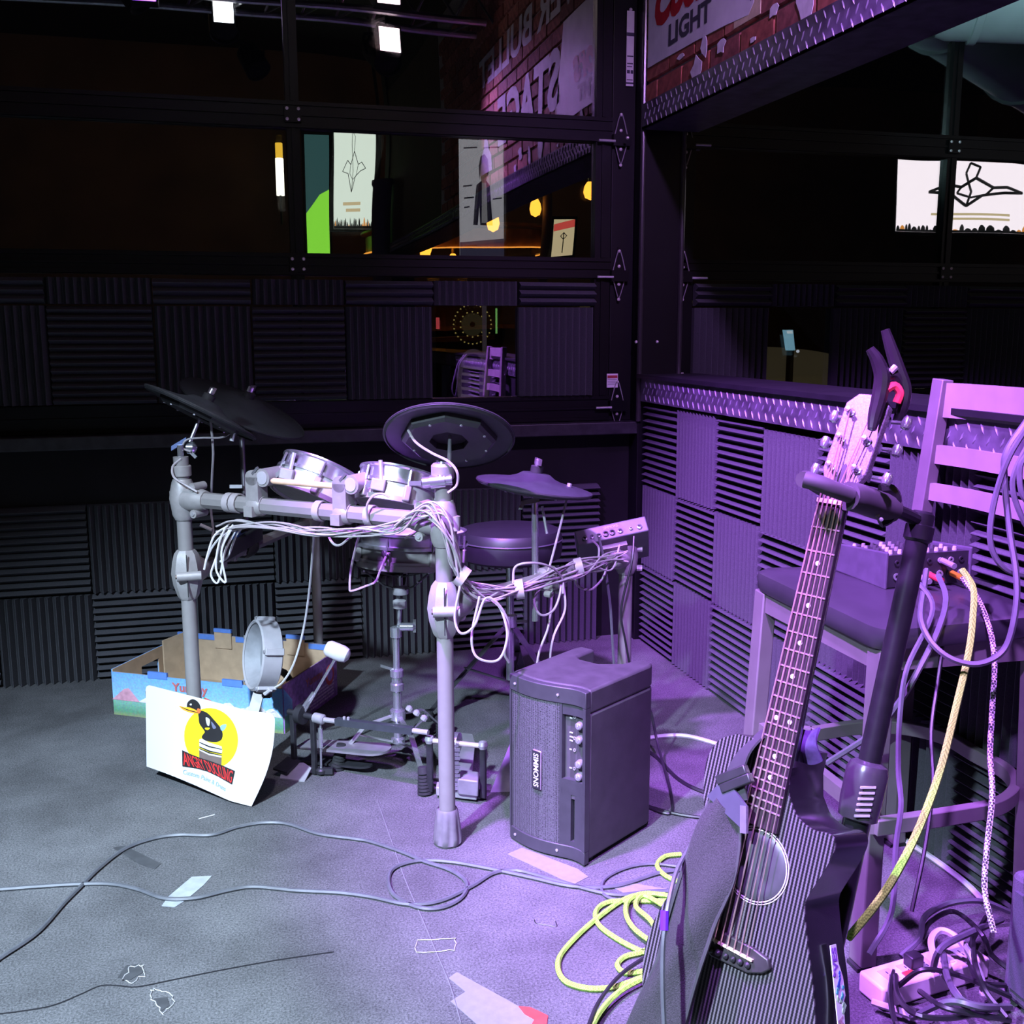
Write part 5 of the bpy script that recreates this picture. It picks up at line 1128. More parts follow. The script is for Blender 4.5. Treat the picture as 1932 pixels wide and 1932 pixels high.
# soundboard with an opening: bridge the outline to the hole
def top_mesh():
    bm = bmesh.new(); org = WORG[guitar.name]
    ov = [bm.verts.new(G(x, y, 0)-org) for x, y in ol2]; hv = [bm.verts.new(G(HC[0]+.048*math.cos(t), HC[1]+.048*math.sin(t), 0)-org) for t in [2*math.pi*i/40 for i in range(40)]]
    es = [bm.edges.new((ov[i], ov[(i+1) % len(ov)])) for i in range(len(ov))]+[bm.edges.new((hv[i], hv[(i+1) % 40])) for i in range(40)]
    bmesh.ops.triangle_fill(bm, edges=es, use_beauty=True)
    low = [bm.verts.new(G(x, y, -.003)-org) for x, y in ol2]
    for i in range(len(ov)): bm.faces.new((ov[i], ov[(i+1) % len(ov)], low[(i+1) % len(ov)], low[i]))
    lh = [bm.verts.new(G(HC[0]+.048*math.cos(t), HC[1]+.048*math.sin(t), -.004)-org) for t in [2*math.pi*i/40 for i in range(40)]]
    for i in range(40): bm.faces.new((hv[i], lh[i], lh[(i+1) % 40], hv[(i+1) % 40]))
    bmesh.ops.recalc_face_normals(bm, faces=bm.faces)
    me = bpy.data.meshes.new('soundboard'); bm.to_mesh(me); bm.free(); me.materials.append(WEAVE); return link('soundboard', me, guitar, WORG[guitar.name])
top_mesh()
MB().lathe([(0, .0016), (.036, .0016), (.043, .0012), (.0475, -.001), (.0475, -.006), (0, -.006)], G(*HC), gz, 40).build('sound_hole_plug', mat('hole_plug', (.060, .058, .066), rough=.42), guitar)
PEARL = mat('ring_pearl', (.62, .55, .6), rough=.3)
for r0, r1 in ((.0485, .0500), (.0520, .0532)): MB().lathe([(r0, .0003), (r1, .0003), (r1, .0012), (r0, .0012)], G(*HC), gz, 48, close=True).build('rosette_ring', PEARL, guitar)
FB = mat('fretboard', (.028, .020, .023), rough=.4, var=.25, scale=90)
yb, yt = .176, .641
MB().add([G(s*w_/2, y, z) for z in (.001, .0075) for y, w_ in ((yb, .0545), (yt, .043)) for s in (-1, 1)], [(0, 1, 3, 2), (4, 6, 7, 5), (0, 4, 5, 1), (2, 3, 7, 6), (0, 2, 6, 4), (1, 5, 7, 3)]).build('fretboard', FB, guitar, smooth=False)
NECK = mat('neck_black', (.015, .014, .017), rough=.25, coat=.3)
mbn = MB(); prof = []
for y, w_, dp in ((.27, .054, .040), (.30, .054, .026), (.40, .050, .022), (.55, .046, .021), (.645, .043, .021)):
    prof.append([G(w_/2*math.cos(t), y, .001-dp*math.sin(t)) for t in [math.pi*i/8 for i in range(9)]])
nn = 9; mbn.add([p for r in prof for p in r], [(j*nn+i, j*nn+i+1, (j+1)*nn+i+1, (j+1)*nn+i) for j in range(len(prof)-1) for i in range(nn-1)]+[tuple(range(nn)), tuple(range((len(prof)-1)*nn, len(prof)*nn))]+[(j*nn, (j+1)*nn, (j+1)*nn+nn-1, j*nn+nn-1) for j in range(len(prof)-1)])
mbn.build('neck', NECK, guitar)
FRET = mat('fret_wire', (.85, .62, .70), rough=.3, metal=.75)
def wid(y): return .043+(.0545-.043)*(yt-y)/(yt-yb)
for i in range(1, 21):
    y = .641-.641*(1-2**(-i/12))
    if y < yb+.002: break
    MB().obox(G(0, y, .0080), gx, gy, gz, wid(y)/2, .0011, .0007).build('fret', FRET, guitar, smooth=False)
DOTM = mat('dot_pearl', (.9, .85, .88), rough=.35)
fy_ = lambda i: .641-.641*(1-2**(-i/12))
for i, xs in ((3, (0,)), (5, (0,)), (7, (0,)), (9, (0,)), (12, (-.011, .011)), (15, (0,)), (17, (0,))):
    y = (fy_(i)+fy_(i-1))/2
    for x in xs: MB().lathe([(0, 0), (.0035, 0), (.0035, .0006), (0, .0008)], G(x, y, .0076), gz, 14).build('position_dot', DOTM, guitar)
MB().obox(G(0, .6435, .0055), gx, gy, gz, .0215, .003, .0055).build('nut', mat('bone', (.75, .62, .45), rough=.45), guitar)
# bridge, saddle, pins
MB().prism([(-.052, .012), (-.03, .016), (.03, .016), (.056, .012), (.062, .0), (.052, -.010), (.03, -.020), (-.03, -.024), (-.05, -.016), (-.058, -.002)], G(0, 0, .0005), gx, gy, gz*.008).build('bridge', mat('bridge_ebony', (.035, .03, .033), rough=.4, var=.2), guitar, bevel=.002)
MB().obox(G(.0, .001, .0105), gx, (gy+gx*.05).normalized(), gz, .036, .0015, .003).build('saddle', MATS['bone'], guitar)
STR = mat('string_bronze', (.85, .60, .58), rough=.3, metal=.8)
# headstock tilts back
hb = math.radians(13); hyv = gy*math.cos(hb)-gz*math.sin(hb); hzv = gz*math.cos(hb)+gy*math.sin(hb)
H0 = G(0, .647, .003)
HS = mat('headstock_weave', (.12, .10, .12), rough=.4, var=.75, scale=420)
MB().prism([(-.0215, -.004), (-.0225, .02), (-.034, .045), (-.0335, .15), (-.018, .166), (.018, .166), (.0335, .15), (.034, .045), (.0225, .02), (.0215, -.004)], H0-hzv*.014, gx, hyv, hzv*.014).build('headstock', HS, guitar, bevel=.002)
MB().prism([(-.008, .004), (.008, .004), (.009, .02), (.003, .052), (0, .056), (-.003, .052), (-.009, .02)], H0, gx, hyv, hzv*.0015).build('truss_cover', mat('truss_black', (.02, .02, .02), rough=.25), guitar)
posts = []
for j, yy in enumerate((.048, .092, .134)):
    for sx in (-1, 1):
        p = H0+gx*(sx*.020)+hyv*yy; posts.append((sx, j, p))
        tn = MB().lathe([(.0065, 0), (.0065, .002), (.0035, .003), (.0035, .013), (.0042, .014), (0, .0145)], p, hzv, 14).build('tuner_post', CHROME, guitar)
        q = p-hzv*.020+gx*(sx*.014)
        MB().obox(p-hzv*.0195, gx, hyv, hzv, .011, .008, .005).build('tuner_gear', CHROME, tn, bevel=.002)
        MB().cyl(q, q+gx*sx*.016, .003, n=8).lathe([(.0, -.010), (.006, -.008), (.008, 0), (.006, .008), (0, .010)], q+gx*sx*.022, hyv, 12).build('tuner_button', CHROME, tn)
order = [(-1, 0), (-1, 1), (-1, 2), (1, 2), (1, 1), (1, 0)]
for i in range(6):
    u_ = -1+2*i/5; sx, j = order[i]; p = [q for (a_, b_, q) in posts if a_ == sx and b_ == j][0]
    tp = p+hzv*.010-gx*sx*.003
    MB().tube([G(u_*.028, -.008, .004), G(u_*.0275, .001, .0132), G(u_*.0178, .6435, .0115), tp], .0009 if i > 2 else .0012, 5, 0).build('string', STR, guitar)
    MB().lathe([(.003, 0), (.0045, .002), (.0045, .005), (.002, .008), (0, .0085)], G(u_*.030, -.011+.003*u_, .008), gz, 12).build('bridge_pin', PLASTIC, guitar)
# sticker on the side wall, iridescent letters running up the lower bout
nx_ = (G(.143, -.07)-G(.123, .004)).normalized()
sd_t = (G(.136, -.036)-G(.109, .038)).normalized(); sd_n = sd_t.cross(gz).normalized()
if sd_n.dot(gx) < 0: sd_n = -sd_n
SB = G(.126, -.004, -.055)+sd_n*.004
HOLO = [mat('holo_%d' % i, c, rough=.25, metal=.4, var=.3, scale=200) for i, c in enumerate(((.35, .12, .75), (.10, .15, .8), (.12, .55, .65), (.45, .75, .45), (.85, .45, .6)))]
stk = MB().prism([(-.008, -.058), (.010, -.058), (.013, -.02), (.020, -.012), (.018, .012), (.010, .03), (.008, .055), (-.008, .055)], SB, -gz, -sd_t, sd_n*.0012).build('sticker', mat('sticker_white', (.7, .68, .72), rough=.4), guitar, smooth=False)
lettering('lettering', 'DA', SB+sd_t*.046+sd_n*.0016, -sd_t, gz, .02, MATS['holo_4'], stk, bold=.0008, fit=(.022, .014))
lettering('lettering', 'VES', SB-sd_t*.036+sd_n*.0016, -sd_t, gz, .02, HOLO[0], stk, bold=.0008, fit=(.032, .013))
for i in range(16):
    rr = random.Random(i); c_ = SB+sd_t*(.028-.0032*i+rr.uniform(-.003, .003))-gz*(rr.uniform(-.005, .014))+sd_n*.0016
    MB().prism([(rr.uniform(-.006, -.002), 0), (0, rr.uniform(-.006, -.002)), (rr.uniform(.002, .006), .001), (.0, rr.uniform(.002, .006))], c_, gz, sd_t, sd_n*.0006).build('foil_shard', HOLO[(3-i//5) % 5], stk, smooth=False)
MB().obox(G(.062, -.12, .0006), gx, gy, gz, .0025, .010, .0005).build('foil_fleck', HOLO[0], guitar)
# ---- strap hanging down the front
strap_m = mat('strap_mesh', (.032, .029, .033), rough=.9, var=.45, scale=600, bump=.5, bscale=500)
stp = thing('guitar_strap', onG(1300, 1760, .03), 'wide dark mesh guitar strap draped down the guitar front', 'strap')
Ls = [(1352, 1492, .022), (1318, 1560, .03), (1290, 1640, .04), (1262, 1730, .05), (1242, 1810, .055), (1205, 1890, .06), (1175, 1960, .06)]
Rs = [(1398, 1548, .02), (1396, 1600, .025), (1384, 1665, .03), (1352, 1740, .04), (1335, 1790, .045), (1312, 1860, .05), (1285, 1960, .05)]
lp_, rp_ = crom([onG(*a) for a in Ls], 8), crom([onG(*a) for a in Rs], 8); ns = len(lp_)-1
def stf(u_, v_):
    i = min(int(v_*ns), ns-1); t = v_*ns-i; a_ = lp_[i].lerp(lp_[i+1], t); b_ = rp_[i].lerp(rp_[i+1], t)
    return a_.lerp(b_, u_)+gz*(.014*math.sin(math.pi*u_)+.004*math.sin(9*v_+5*u_))
MB().sheet(stf, 10, 40, .003).build('webbing', strap_m, stp)
edm = mat('strap_edge', (.045, .043, .048), rough=.7)
MB().tube([p+gz*.002 for p in lp_], .003, 6, 0).build('edge_binding', edm, stp); MB().tube([p+gz*.002 for p in rp_], .003, 6, 0).build('edge_binding', edm, stp)
q4 = [onG(1338, 1502, .03), onG(1372, 1466, .03), onG(1412, 1520, .03), onG(1402, 1562, .03)]
MB().sheet(lambda u_, v_: q4[0].lerp(q4[3], u_).lerp(q4[1].lerp(q4[2], u_), v_)+gz*.004, 4, 4, .004).build('leather_end', mat('strap_leather', (.06, .055, .085), rough=.45, var=.1), stp)
MB().bar(onG(1404, 1520, .034), onG(1404, 1572, .034), .010, .006, gx).build('strap_slider', mat('slider', (.14, .12, .17), rough=.35), stp)
wb_ = [onG(1392, 1512, .026), onG(1386, 1470, .026), onG(1398, 1432, .022), onG(1418, 1404, .012), onG(1442, 1385, -.012), onG(1468, 1376, -.05)]
MB().ribbon(wb_, lambda t: (gx*.9+gy*.45).lerp(gz*.8+gx*.5, min(1, t*1.1)), .034, .003).build('strap_tail', mat('strap_black', (.03, .03, .034), rough=.8), stp)
for q, (px, py) in enumerate(((1382, 1462), (1390, 1478))): MB().obox(onG(px, py, .032), (gx*.8+gy*.6).normalized(), (gy*.8-gx*.6).normalized(), gz, .026, .007, .006).build('buckle', PLASTIC, stp, bevel=.002)
lk = onG(1530, 1405, -.02)
tag(MB().sheet(lambda u_, v_: onG(1505+42*u_, 1372+62*v_+8*math.sin(3*u_), -.03)+gz*.01*math.sin(4*v_), 6, 6, .004).build('strap_lock_flap', mat('flap', (.10, .05, .19), rough=.5, var=.4, scale=60)), 'violet leather strap end hanging beside the neck heel', 'strap end')
pc('black guitar lead hanging over the strap with blue ring', [(1306, 1590, 1.56), (1278, 1640, 1.50), (1262, 1700, 1.46), (1252, 1770, 1.44), (1250, 1850, 1.43), (1254, 1960, 1.42)], .0035, CABG)
tag(MB().tube([P(1254, 1718, 1.452), P(1253, 1755, 1.445)], .006, 10, 0).build('cable_marker', mat('marker_blue', (.12, .02, .8), rough=.4)), 'small bright blue cable marker on the strap', 'marker')
# ---- capo on the headstock
capo = thing('capo', P(1675, 760, 1.50), 'black spring capo with red rubber clipped on the headstock top', 'capo')
CK = mat('capo_black', (.022, .018, .022), rough=.22, metal=.1)
MB().tube([P(1670, 622, 1.49), P(1682, 660, 1.49), P(1695, 700, 1.49), P(1706, 735, 1.49), P(1702, 770, 1.49), P(1692, 795, 1.5)], .0085, 10, 5, taper=lambda t: .75+.5*math.sin(math.pi*t)).build('upper_arm', CK, capo)
MB().tube([P(1641, 658, 1.48), P(1655, 680, 1.48), P(1664, 710, 1.48), P(1660, 745, 1.48), P(1650, 785, 1.475), P(1645, 810, 1.47)], .009, 10, 5, taper=lambda t: .7+.6*math.sin(math.pi*t)).build('lower_arm', CK, capo)
MB().tube([P(1664, 712, 1.482), P(1685, 708, 1.485), P(1697, 722, 1.487), P(1703, 742, 1.49)], .008, 8, 4).build('pivot', CK, capo)
MB().tube([P(1679, 703, 1.478), P(1690, 692, 1.478)], .005, 8, 0).build('spring', GREYPL, capo)
MB().tube([P(1672, 735, 1.478), P(1688, 728, 1.478), P(1698, 742, 1.478), P(1692, 760, 1.48)], .006, 8, 4).build('rubber_pad', mat('capo_red', (.8, .06, .09), rough=.4), capo)
# ---- stand with hanger
pt_, pb_ = P(1738, 985, 1.58), P(1614, 1560, 1.58)
foot_ = pb_+(pb_-pt_).normalized()*.49
stand = thing('guitar_stand', (foot_.x, foot_.y, 0), 'black tubular guitar stand with padded neck hanger behind the guitar', 'guitar stand')
SK = mat('stand_black', (.016, .015, .018), rough=.35, metal=.3, var=.2)
ax_ = (pt_-pb_).normalized()
zq = lambda t: pb_.lerp(pt_, t)
MB().cyl(zq(.12), zq(1.0), .0165, n=20).build('upper_tube', SK, stand)
MB().cyl(zq(.12), zq(.12)-ax_*.50, .0205, n=20).build('lower_tube', mat('stand_gloss', (.012, .012, .014), rough=.2), stand)
cl_ = MB().lathe([(.022, 0), (.029, .004), (.031, .03), (.031, .075), (.027, .085), (.019, .09)], zq(.12)-ax_*.045, ax_, 24).build('height_clutch', mat('clutch_dark', (.06, .055, .065), rough=.25, metal=.4), stand)
for i in range(6): MB().obox(zq(.12)-ax_*(.030-.0085*i)-FV*.031-RV*.006, RV, FV, ax_, .011, .002, .0015).build('grip_rib', GREYPL, cl_)
MB().lathe([(.017, -.03), (.021, -.026), (.021, -.006), (.0175, -.004), (.0175, .012), (.014, .016)], pt_, ax_, 20).build('top_cap', SK, stand)
MB().tube([pt_, P(1712, 972, 1.56), P(1688, 962, 1.545), P(1668, 952, 1.53)], .010, 10, 4).build('hanger_arm', SK, stand)
MB().tube([P(1680, 960, 1.53), P(1652, 952, 1.505), P(1620, 940, 1.475), P(1600, 936, 1.462)], .0205, 14, 4).build('hanger_sleeve', mat('hanger_foam', (.055, .048, .055), rough=.7), stand)
MB().tube([P(1604, 934, 1.455), P(1570, 922, 1.445), P(1545, 912, 1.445), P(1518, 905, 1.452)], .0115, 12, 4).build('front_gate', MATS['hanger_foam'], stand)
MB().tube([P(1650, 950, 1.52), P(1600, 935, 1.54), P(1560, 925, 1.545), P(1525, 905, 1.52), P(1517, 905, 1.46)], .012, 10, 4).build('yoke_arm', MATS['hanger_foam'], stand)
MB().tube([P(1660, 925, 1.52), P(1680, 925, 1.52), P(1690, 945, 1.52), P(1678, 975, 1.52), P(1660, 985, 1.52)], .009, 8, 4).build('tension_lever', SK, stand)
for px, py in ((1655, 972), (1662, 980)): MB().lathe([(.003, 0), (.003, .002), (0, .003)], P(px, py, 1.49), -FV, 8).build('screw', STEEL, stand)
for ang in (70, 190, 310):
    t = math.radians(ang); d = Vector((math.cos(t), math.sin(t), 0)); c_ = zq(.12)-ax_*.42
    lgo = MB().cyl(c_, Vector((c_.x, c_.y, 0))+d*.24+UP*.012, .011, n=10).build('tripod_leg', SK, stand)
    MB().lathe([(.0, -.016), (.013, -.012), (.015, 0), (.013, .012), (0, .016)], Vector((c_.x, c_.y, 0))+d*.24+UP*.016, d, 12).build('rubber_foot', RUBBER, lgo)
yk = G(0, -.20, -.05)
MB().cyl(zq(.12)-ax_*.34, yk, .010, n=10).tube([G(-.07, -.205, .012), G(-.07, -.203, -.06), yk, G(.07, -.203, -.06), G(.07, -.205, .012)], .010, 10, 4).build('body_cradle', MATS['hanger_foam'], stand)
# ================================================================== bar stool
WOODM = mat('stool_frame', (.17, .15, .155), rough=.45, metal=.25, var=.08, scale=18)
SZt = .672
stool = thing('bar_stool', (1.29, 1.83, 0), 'dark framed bar stool with slatted back against the foam wall', 'bar stool')
c4 = [Vector((1.105, 1.575, SZt)), Vector((1.115, 2.075, SZt)), Vector((1.475, 2.01, SZt)), Vector((1.475, 1.585, SZt))]
def rr_poly(cs, r, k=5):
    out = []; n = len(cs)
    for i in range(n):
        p, a_, b_ = cs[i], cs[i-1], cs[(i+1) % n]
        p1 = p+(a_-p).normalized()*r; p2 = p+(b_-p).normalized()*r
        for j in range(k+1):
            t = j/k; out.append(p1*(1-t)**2+p*2*t*(1-t)+p2*t*t)
    return out
pl_ = rr_poly(c4, .045); cen = sum(c4, Vector())/4; n = len(pl_)
lay = [(.985, -.048), (1.0, -.042), (1.012, -.022), (1.0, -.008), (.95, -.001), (.7, .004), (.3, .006)]
vs = []
for k_, dz in lay: vs += [cen+(p-cen)*k_+UP*dz for p in pl_]
m_ = len(lay)
MB().add(vs, [tuple(range(n-1, -1, -1)), tuple((m_-1)*n+i for i in range(n))]+[(j*n+i, j*n+(i+1) % n, (j+1)*n+(i+1) % n, (j+1)*n+i) for j in range(m_-1) for i in range(n)]).build('seat_cushion', mat('stool_vinyl', (.035, .033, .040), rough=.3, var=.15, scale=8, bump=.08, bscale=30), stool)
LZ = SZt-.05
legs = [Vector((1.135, 2.045, 0)), Vector((1.135, 1.615, 0)), Vector((1.455, 1.985, 0)), Vector((1.455, 1.60, 0))]
for i, p in enumerate(legs):
    sp_ = Vector(((p.x-1.295)*.10, (p.y-1.82)*.10, 0))
    if i < 2: MB().bar(p+sp_+UP*.008, p+UP*LZ, .042, .034, (0, 1, 0)).build('leg', WOODM, stool, bevel=.003)
    else:
        lean = Vector((.032, 0, 0)); top = p+UP*1.085+lean+Vector((-.002, -.03 if i == 2 else .03, 0))
        lg_o = MB().bar(p+sp_+UP*.008, p+UP*(LZ+.03), .040, .034, (0, 1, 0)).build('leg', WOODM, stool, bevel=.003)
        MB().bar(p+UP*(LZ-.01), top, .036, .028, (0, 1, 0)).build('back_post', WOODM, stool, bevel=.002)
    MB().obox(p+sp_+UP*.004, (1, 0, 0), (0, 1, 0), UP, .022, .018, .004).build('foot_glide', RUBBER, stool)
for a_, b_ in ((0, 1), (0, 2), (1, 3), (2, 3)): MB().bar(legs[a_]+UP*(LZ-.022), legs[b_]+UP*(LZ-.022), .044, .022, UP).build('seat_rail', WOODM, stool)
pA, pB = legs[2]+UP*(LZ)+Vector((0, 0, 0)), legs[3]+UP*LZ
def backpt(side, z):
    p = legs[2] if side == 0 else legs[3]; t = (z-LZ)/(1.085-LZ)
    return Vector((p.x+.032*t, p.y+(-.03 if side == 0 else .03)*t, z))
for z0, z1 in ((1.005, 1.078), (.905, .945), (.825, .862)):
    a_, b_ = backpt(0, (z0+z1)/2), backpt(1, (z0+z1)/2)
    mid = (a_+b_)/2+Vector((.018, 0, 0))
    MB().ribbon([a_, a_.lerp(mid, .5)+Vector((.006, 0, 0)), mid, b_.lerp(mid, .5)+Vector((.006, 0, 0)), b_], UP, z1-z0, .014, 3).build('back_slat', mat('stool_slat', (.22, .19, .20), rough=.45, var=.08, scale=15), stool)
# footrest ring
RZ_ = .305
rg = [at(x, y, Z=RZ_) for x, y in ((1530, 1385), (1620, 1372), (1700, 1372), (1780, 1390), (1850, 1422), (1900, 1458), (1915, 1492), (1880, 1522), (1800, 1538), (1720, 1550), (1650, 1560))]
for p in rg: p.x = min(p.x, 1.497)
MB().ribbon(rg, UP, .030, .020, 5).build('footrest', WOODM, stool, bevel=.002)
MB().ribbon([rg[0], legs[0].lerp(Vector((legs[0].x, legs[0].y, RZ_)), 1), (rg[-1]+legs[1]+UP*RZ_)/2, rg[-1]], UP, .030, .020, 1).build('footrest', WOODM, stool)
# mixer on the seat
mxr = thing('mixer', (1.36, 1.89, SZt+.004), 'small black audio mixer with jacks and knobs on the stool seat', 'mixer')
zb = SZt+.008
X0_, X1_, Y0_, Y1_ = 1.262, 1.452, 1.795, 1.965
MB().add([(X0_, Y0_, zb), (X1_, Y0_, zb), (X1_, Y1_, zb), (X0_, Y1_, zb), (X0_, Y0_, zb+.066), (X1_, Y0_, zb+.066), (X1_, Y1_, zb+.050), (X0_, Y1_, zb+.050)], [(0,3,2,1),(4,5,6,7),(0,1,5,4),(1,2,6,5),(2,3,7,6),(3,0,4,7)]).build('body', mat('mixer_body', (.028, .027, .031), rough=.4), mxr, smooth=False)
for xx in (X0_-.006, X1_): MB().add([(xx, Y0_-.006, zb-.003), (xx+.006, Y0_-.006, zb-.003), (xx+.006, Y1_+.006, zb-.003), (xx, Y1_+.006, zb-.003), (xx, Y0_-.006, zb+.074), (xx+.006, Y0_-.006, zb+.074), (xx+.006, Y1_+.006, zb+.058), (xx, Y1_+.006, zb+.058)], [(0,3,2,1),(4,5,6,7),(0,1,5,4),(1,2,6,5),(2,3,7,6),(3,0,4,7)]).build('side_cheek', mat('cheek', (.07, .065, .085), rough=.45), mxr, smooth=False, bevel=.004)
for j, zz in enumerate((.05, .022)):
    for i in range(7):
        r_ = .0075 if j == 1 else .006
        MB().lathe([(r_*.5, 0), (r_, 0), (r_, .003), (r_*.5, .003)], (X0_+.022+.025*i, Y0_-.001, zb+zz), (0, -1, 0), 12, close=True).build('jack', STEEL if (i+j) % 3 else PLASTIC, mxr)
KC = [WHITE, mat('knob_grey2', (.22, .22, .24), rough=.4), mat('knob_dark', (.06, .06, .065), rough=.4)]
for i in range(8):
    for j in range(4):
        zt = zb+.066-(.016)*(.03+.042*j)/.17
        MB().lathe([(.0045, 0), (.0045, .003), (.0035, .009), (0, .009)], (X0_+.02+.0215*i, Y0_+.02+.042*j, zt), UP, 8).build('knob', KC[(i+j*2) % 3 if j else 0], mxr)
PKM = mat('orange_plug', (.85, .35, .03), rough=.4)
for xx, m_, zz in ((X0_+.098, mat('red_plug', (.55, .04, .05), rough=.4), .022), (X0_+.15, PKM, .022), (X0_+.125, STEEL, .05), (X0_+.07, STEEL, .022)):
    MB().cyl((xx, Y0_-.002, zb+zz), (xx, Y0_-.042, zb+zz-.004), .006, n=10).build('cable_plug', m_, mxr)
# cables about the stool
pc('lime braided cable falling from the mixer past the stool', [(1815, 1075, 1.99), (1836, 1110, 1.96), (1836, 1160, 1.92), (1828, 1230, 1.87), (1805, 1330, 1.80), (1775, 1450, 1.72), (1735, 1560, 1.66), (1690, 1650, 1.62), (1650, 1710, 1.62), (1600, 1770, 1.64)], .0065, LIME)
pc('grey lead from the mixer crossing behind the stand pole', [(1770, 1085, 1.96), (1785, 1130, 1.92), (1770, 1190, 1.88), (1735, 1260, 1.85), (1700, 1320, 1.84), (1650, 1380, 1.86), (1560, 1440, 1.9)], .0055, CABG)
pc('dark lead looping low in front of the seat edge', [(1748, 1075, 1.97), (1742, 1120, 1.93), (1738, 1170, 1.88), (1760, 1215, 1.85), (1800, 1245, 1.83), (1850, 1252, 1.82), (1895, 1225, 1.82), (1915, 1160, 1.82), (1918, 1090, 1.83), (1905, 1000, 1.85), (1895, 900, 1.86), (1900, 850, 1.86), (1940, 790, 1.86)], .0055, CABG)
pc('violet grey cable hung over the stool back in a long loop', [(1945, 795, 1.84), (1905, 860, 1.84), (1880, 930, 1.85), (1868, 1000, 1.85), (1875, 1045, 1.85), (1900, 1075, 1.85), (1945, 1088, 1.85)], .0052, CABG)
pc('violet grey cable hung at the stool back nearer the slat end', [(1945, 830, 1.83), (1915, 890, 1.83), (1912, 930, 1.83), (1930, 980, 1.83), (1950, 1010, 1.83)], .005, CABG)
pc('thin violet cable bight at the right edge of the stool back', [(1945, 850, 1.82), (1925, 880, 1.82), (1928, 930, 1.82), (1950, 960, 1.82)], .005, CABG)
pc('dark cable hanging straight down from the mixer to the floor', [(1725, 1090, 1.95), (1760, 1150, 1.9), (1712, 1260, 1.84), (1698, 1350, 1.80), (1695, 1450, 1.76), (1700, 1520, 1.72), (1690, 1600, 1.70), (1682, 1720, 1.66), (1640, 1800, 1.64)], .0048, CABG)
pc('black and white braided cable hanging at the right of the stool', [(1815, 1090, 1.98), (1845, 1130, 1.95), (1868, 1190, 1.92), (1876, 1250, 1.90), (1872, 1340, 1.88), (1868, 1420, 1.86), (1872, 1500, 1.83), (1862, 1600, 1.80), (1858, 1680, 1.78), (1875, 1760, 1.75)], .005, BW_)
pc('black cable thin drop behind the lime cable', [(1783, 1180, 1.95), (1770, 1280, 1.92), (1757, 1380, 1.88), (1760, 1480, 1.84), (1745, 1600, 1.8), (1720, 1720, 1.76)], .0035, CABK)
fcable('white cable along the floor behind the stool legs', [(1530, 1470), (1575, 1478), (1640, 1530), (1700, 1580), (1760, 1620), (1820, 1665), (1860, 1705)], .007, WHITE, .008)
# power strip and cable heap
s0, s1 = at(1642, 1872, Z=.02), at(1842, 1812, Z=.02)
sdv = (s1-s0); SLn = sdv.length; sdv.normalize(); spv = UP.cross(sdv)
ps = thing('power_strip', ((s0.x+s1.x)/2, (s0.y+s1.y)/2, 0), 'white power strip under the black cable tangle', 'power strip')
MB().obox((s0+s1)/2+UP*.003, sdv, spv, UP, SLn/2, .032, .021).build('housing', mat('strip_white', (.72, .66, .68), rough=.45, var=.04), ps, bevel=.005)
for i in range(5):
    c_ = s0.lerp(s1, .16+.17*i)+UP*.0245
    so = MB().obox(c_, sdv, spv, UP, .013, .016, .0006).build('socket', WHITE, ps)
    for k_ in (-.005, .005): MB().obox(c_+spv*k_+UP*.0008, sdv, spv, UP, .001, .003, .0005).build('slot', INK, so)
MB().obox(s0.lerp(s1, .40)+UP*.036+spv*.004, sdv, spv, UP, .014, .012, .012).build('plug', PLASTIC, ps, bevel=.003)
MB().obox(s0.lerp(s1, .30)+UP*.025-spv*.012, sdv, spv, UP, .011, .006, .002).build('switch', mat('switch_red', (.4, .06, .05), rough=.4), ps)
tang = [((1700, 1805), (1735, 1770), (1745, 1730), (1790, 1705), (1850, 1700), (1905, 1720)), ((1740, 1770), (1755, 1740), (1800, 1720), (1850, 1760), (1870, 1800), (1905, 1830)), ((1690, 1840), (1695, 1880), (1730, 1915), (1800, 1920), (1870, 1905)), ((1760, 1830), (1775, 1790), (1830, 1760), (1890, 1735)), ((1690, 1815), (1680, 1870), (1690, 1930), (1720, 1960)), ((1695, 1860), (1740, 1830), (1800, 1838), (1860, 1860), (1905, 1880)), ((1780, 1800), (1790, 1850), (1820, 1890), (1890, 1905)), ((1835, 1770), (1840, 1820), (1860, 1870), (1900, 1920)), ((1860, 1730), (1830, 1790), (1845, 1850), (1900, 1860)), ((1720, 1920), (1790, 1890), (1850, 1900), (1905, 1900)), ((1735, 1870), (1780, 1900), (1850, 1915), (1905, 1925))]
for i, L in enumerate(tang):
    rr = random.Random(i+50)
    cable('one of the dark cables heaped over the power strip', [at(x, y, Z=.03+.05*math.sin(math.pi*j/(len(L)-1))*rr.uniform(.5, 1.6)+.012*(i % 4)) for j, (x, y) in enumerate(L)], .0048 if i % 3 else .006, CABK if i % 3 else CABG, group='dark cables heaped over the power strip')
fcable('pale pink flat cable looping through the heap', [(1815, 1890, .05), (1775, 1830, .07), (1757, 1780, .09), (1772, 1756, .1), (1800, 1765, .1), (1830, 1800, .09), (1852, 1850, .07), (1855, 1880, .05)], .0065, WHITE)
fcable('white cable end curved at the bottom of the heap', [(1645, 1890, .02), (1690, 1905, .02), (1730, 1918, .02), (1760, 1912, .02)], .006, WHITE)
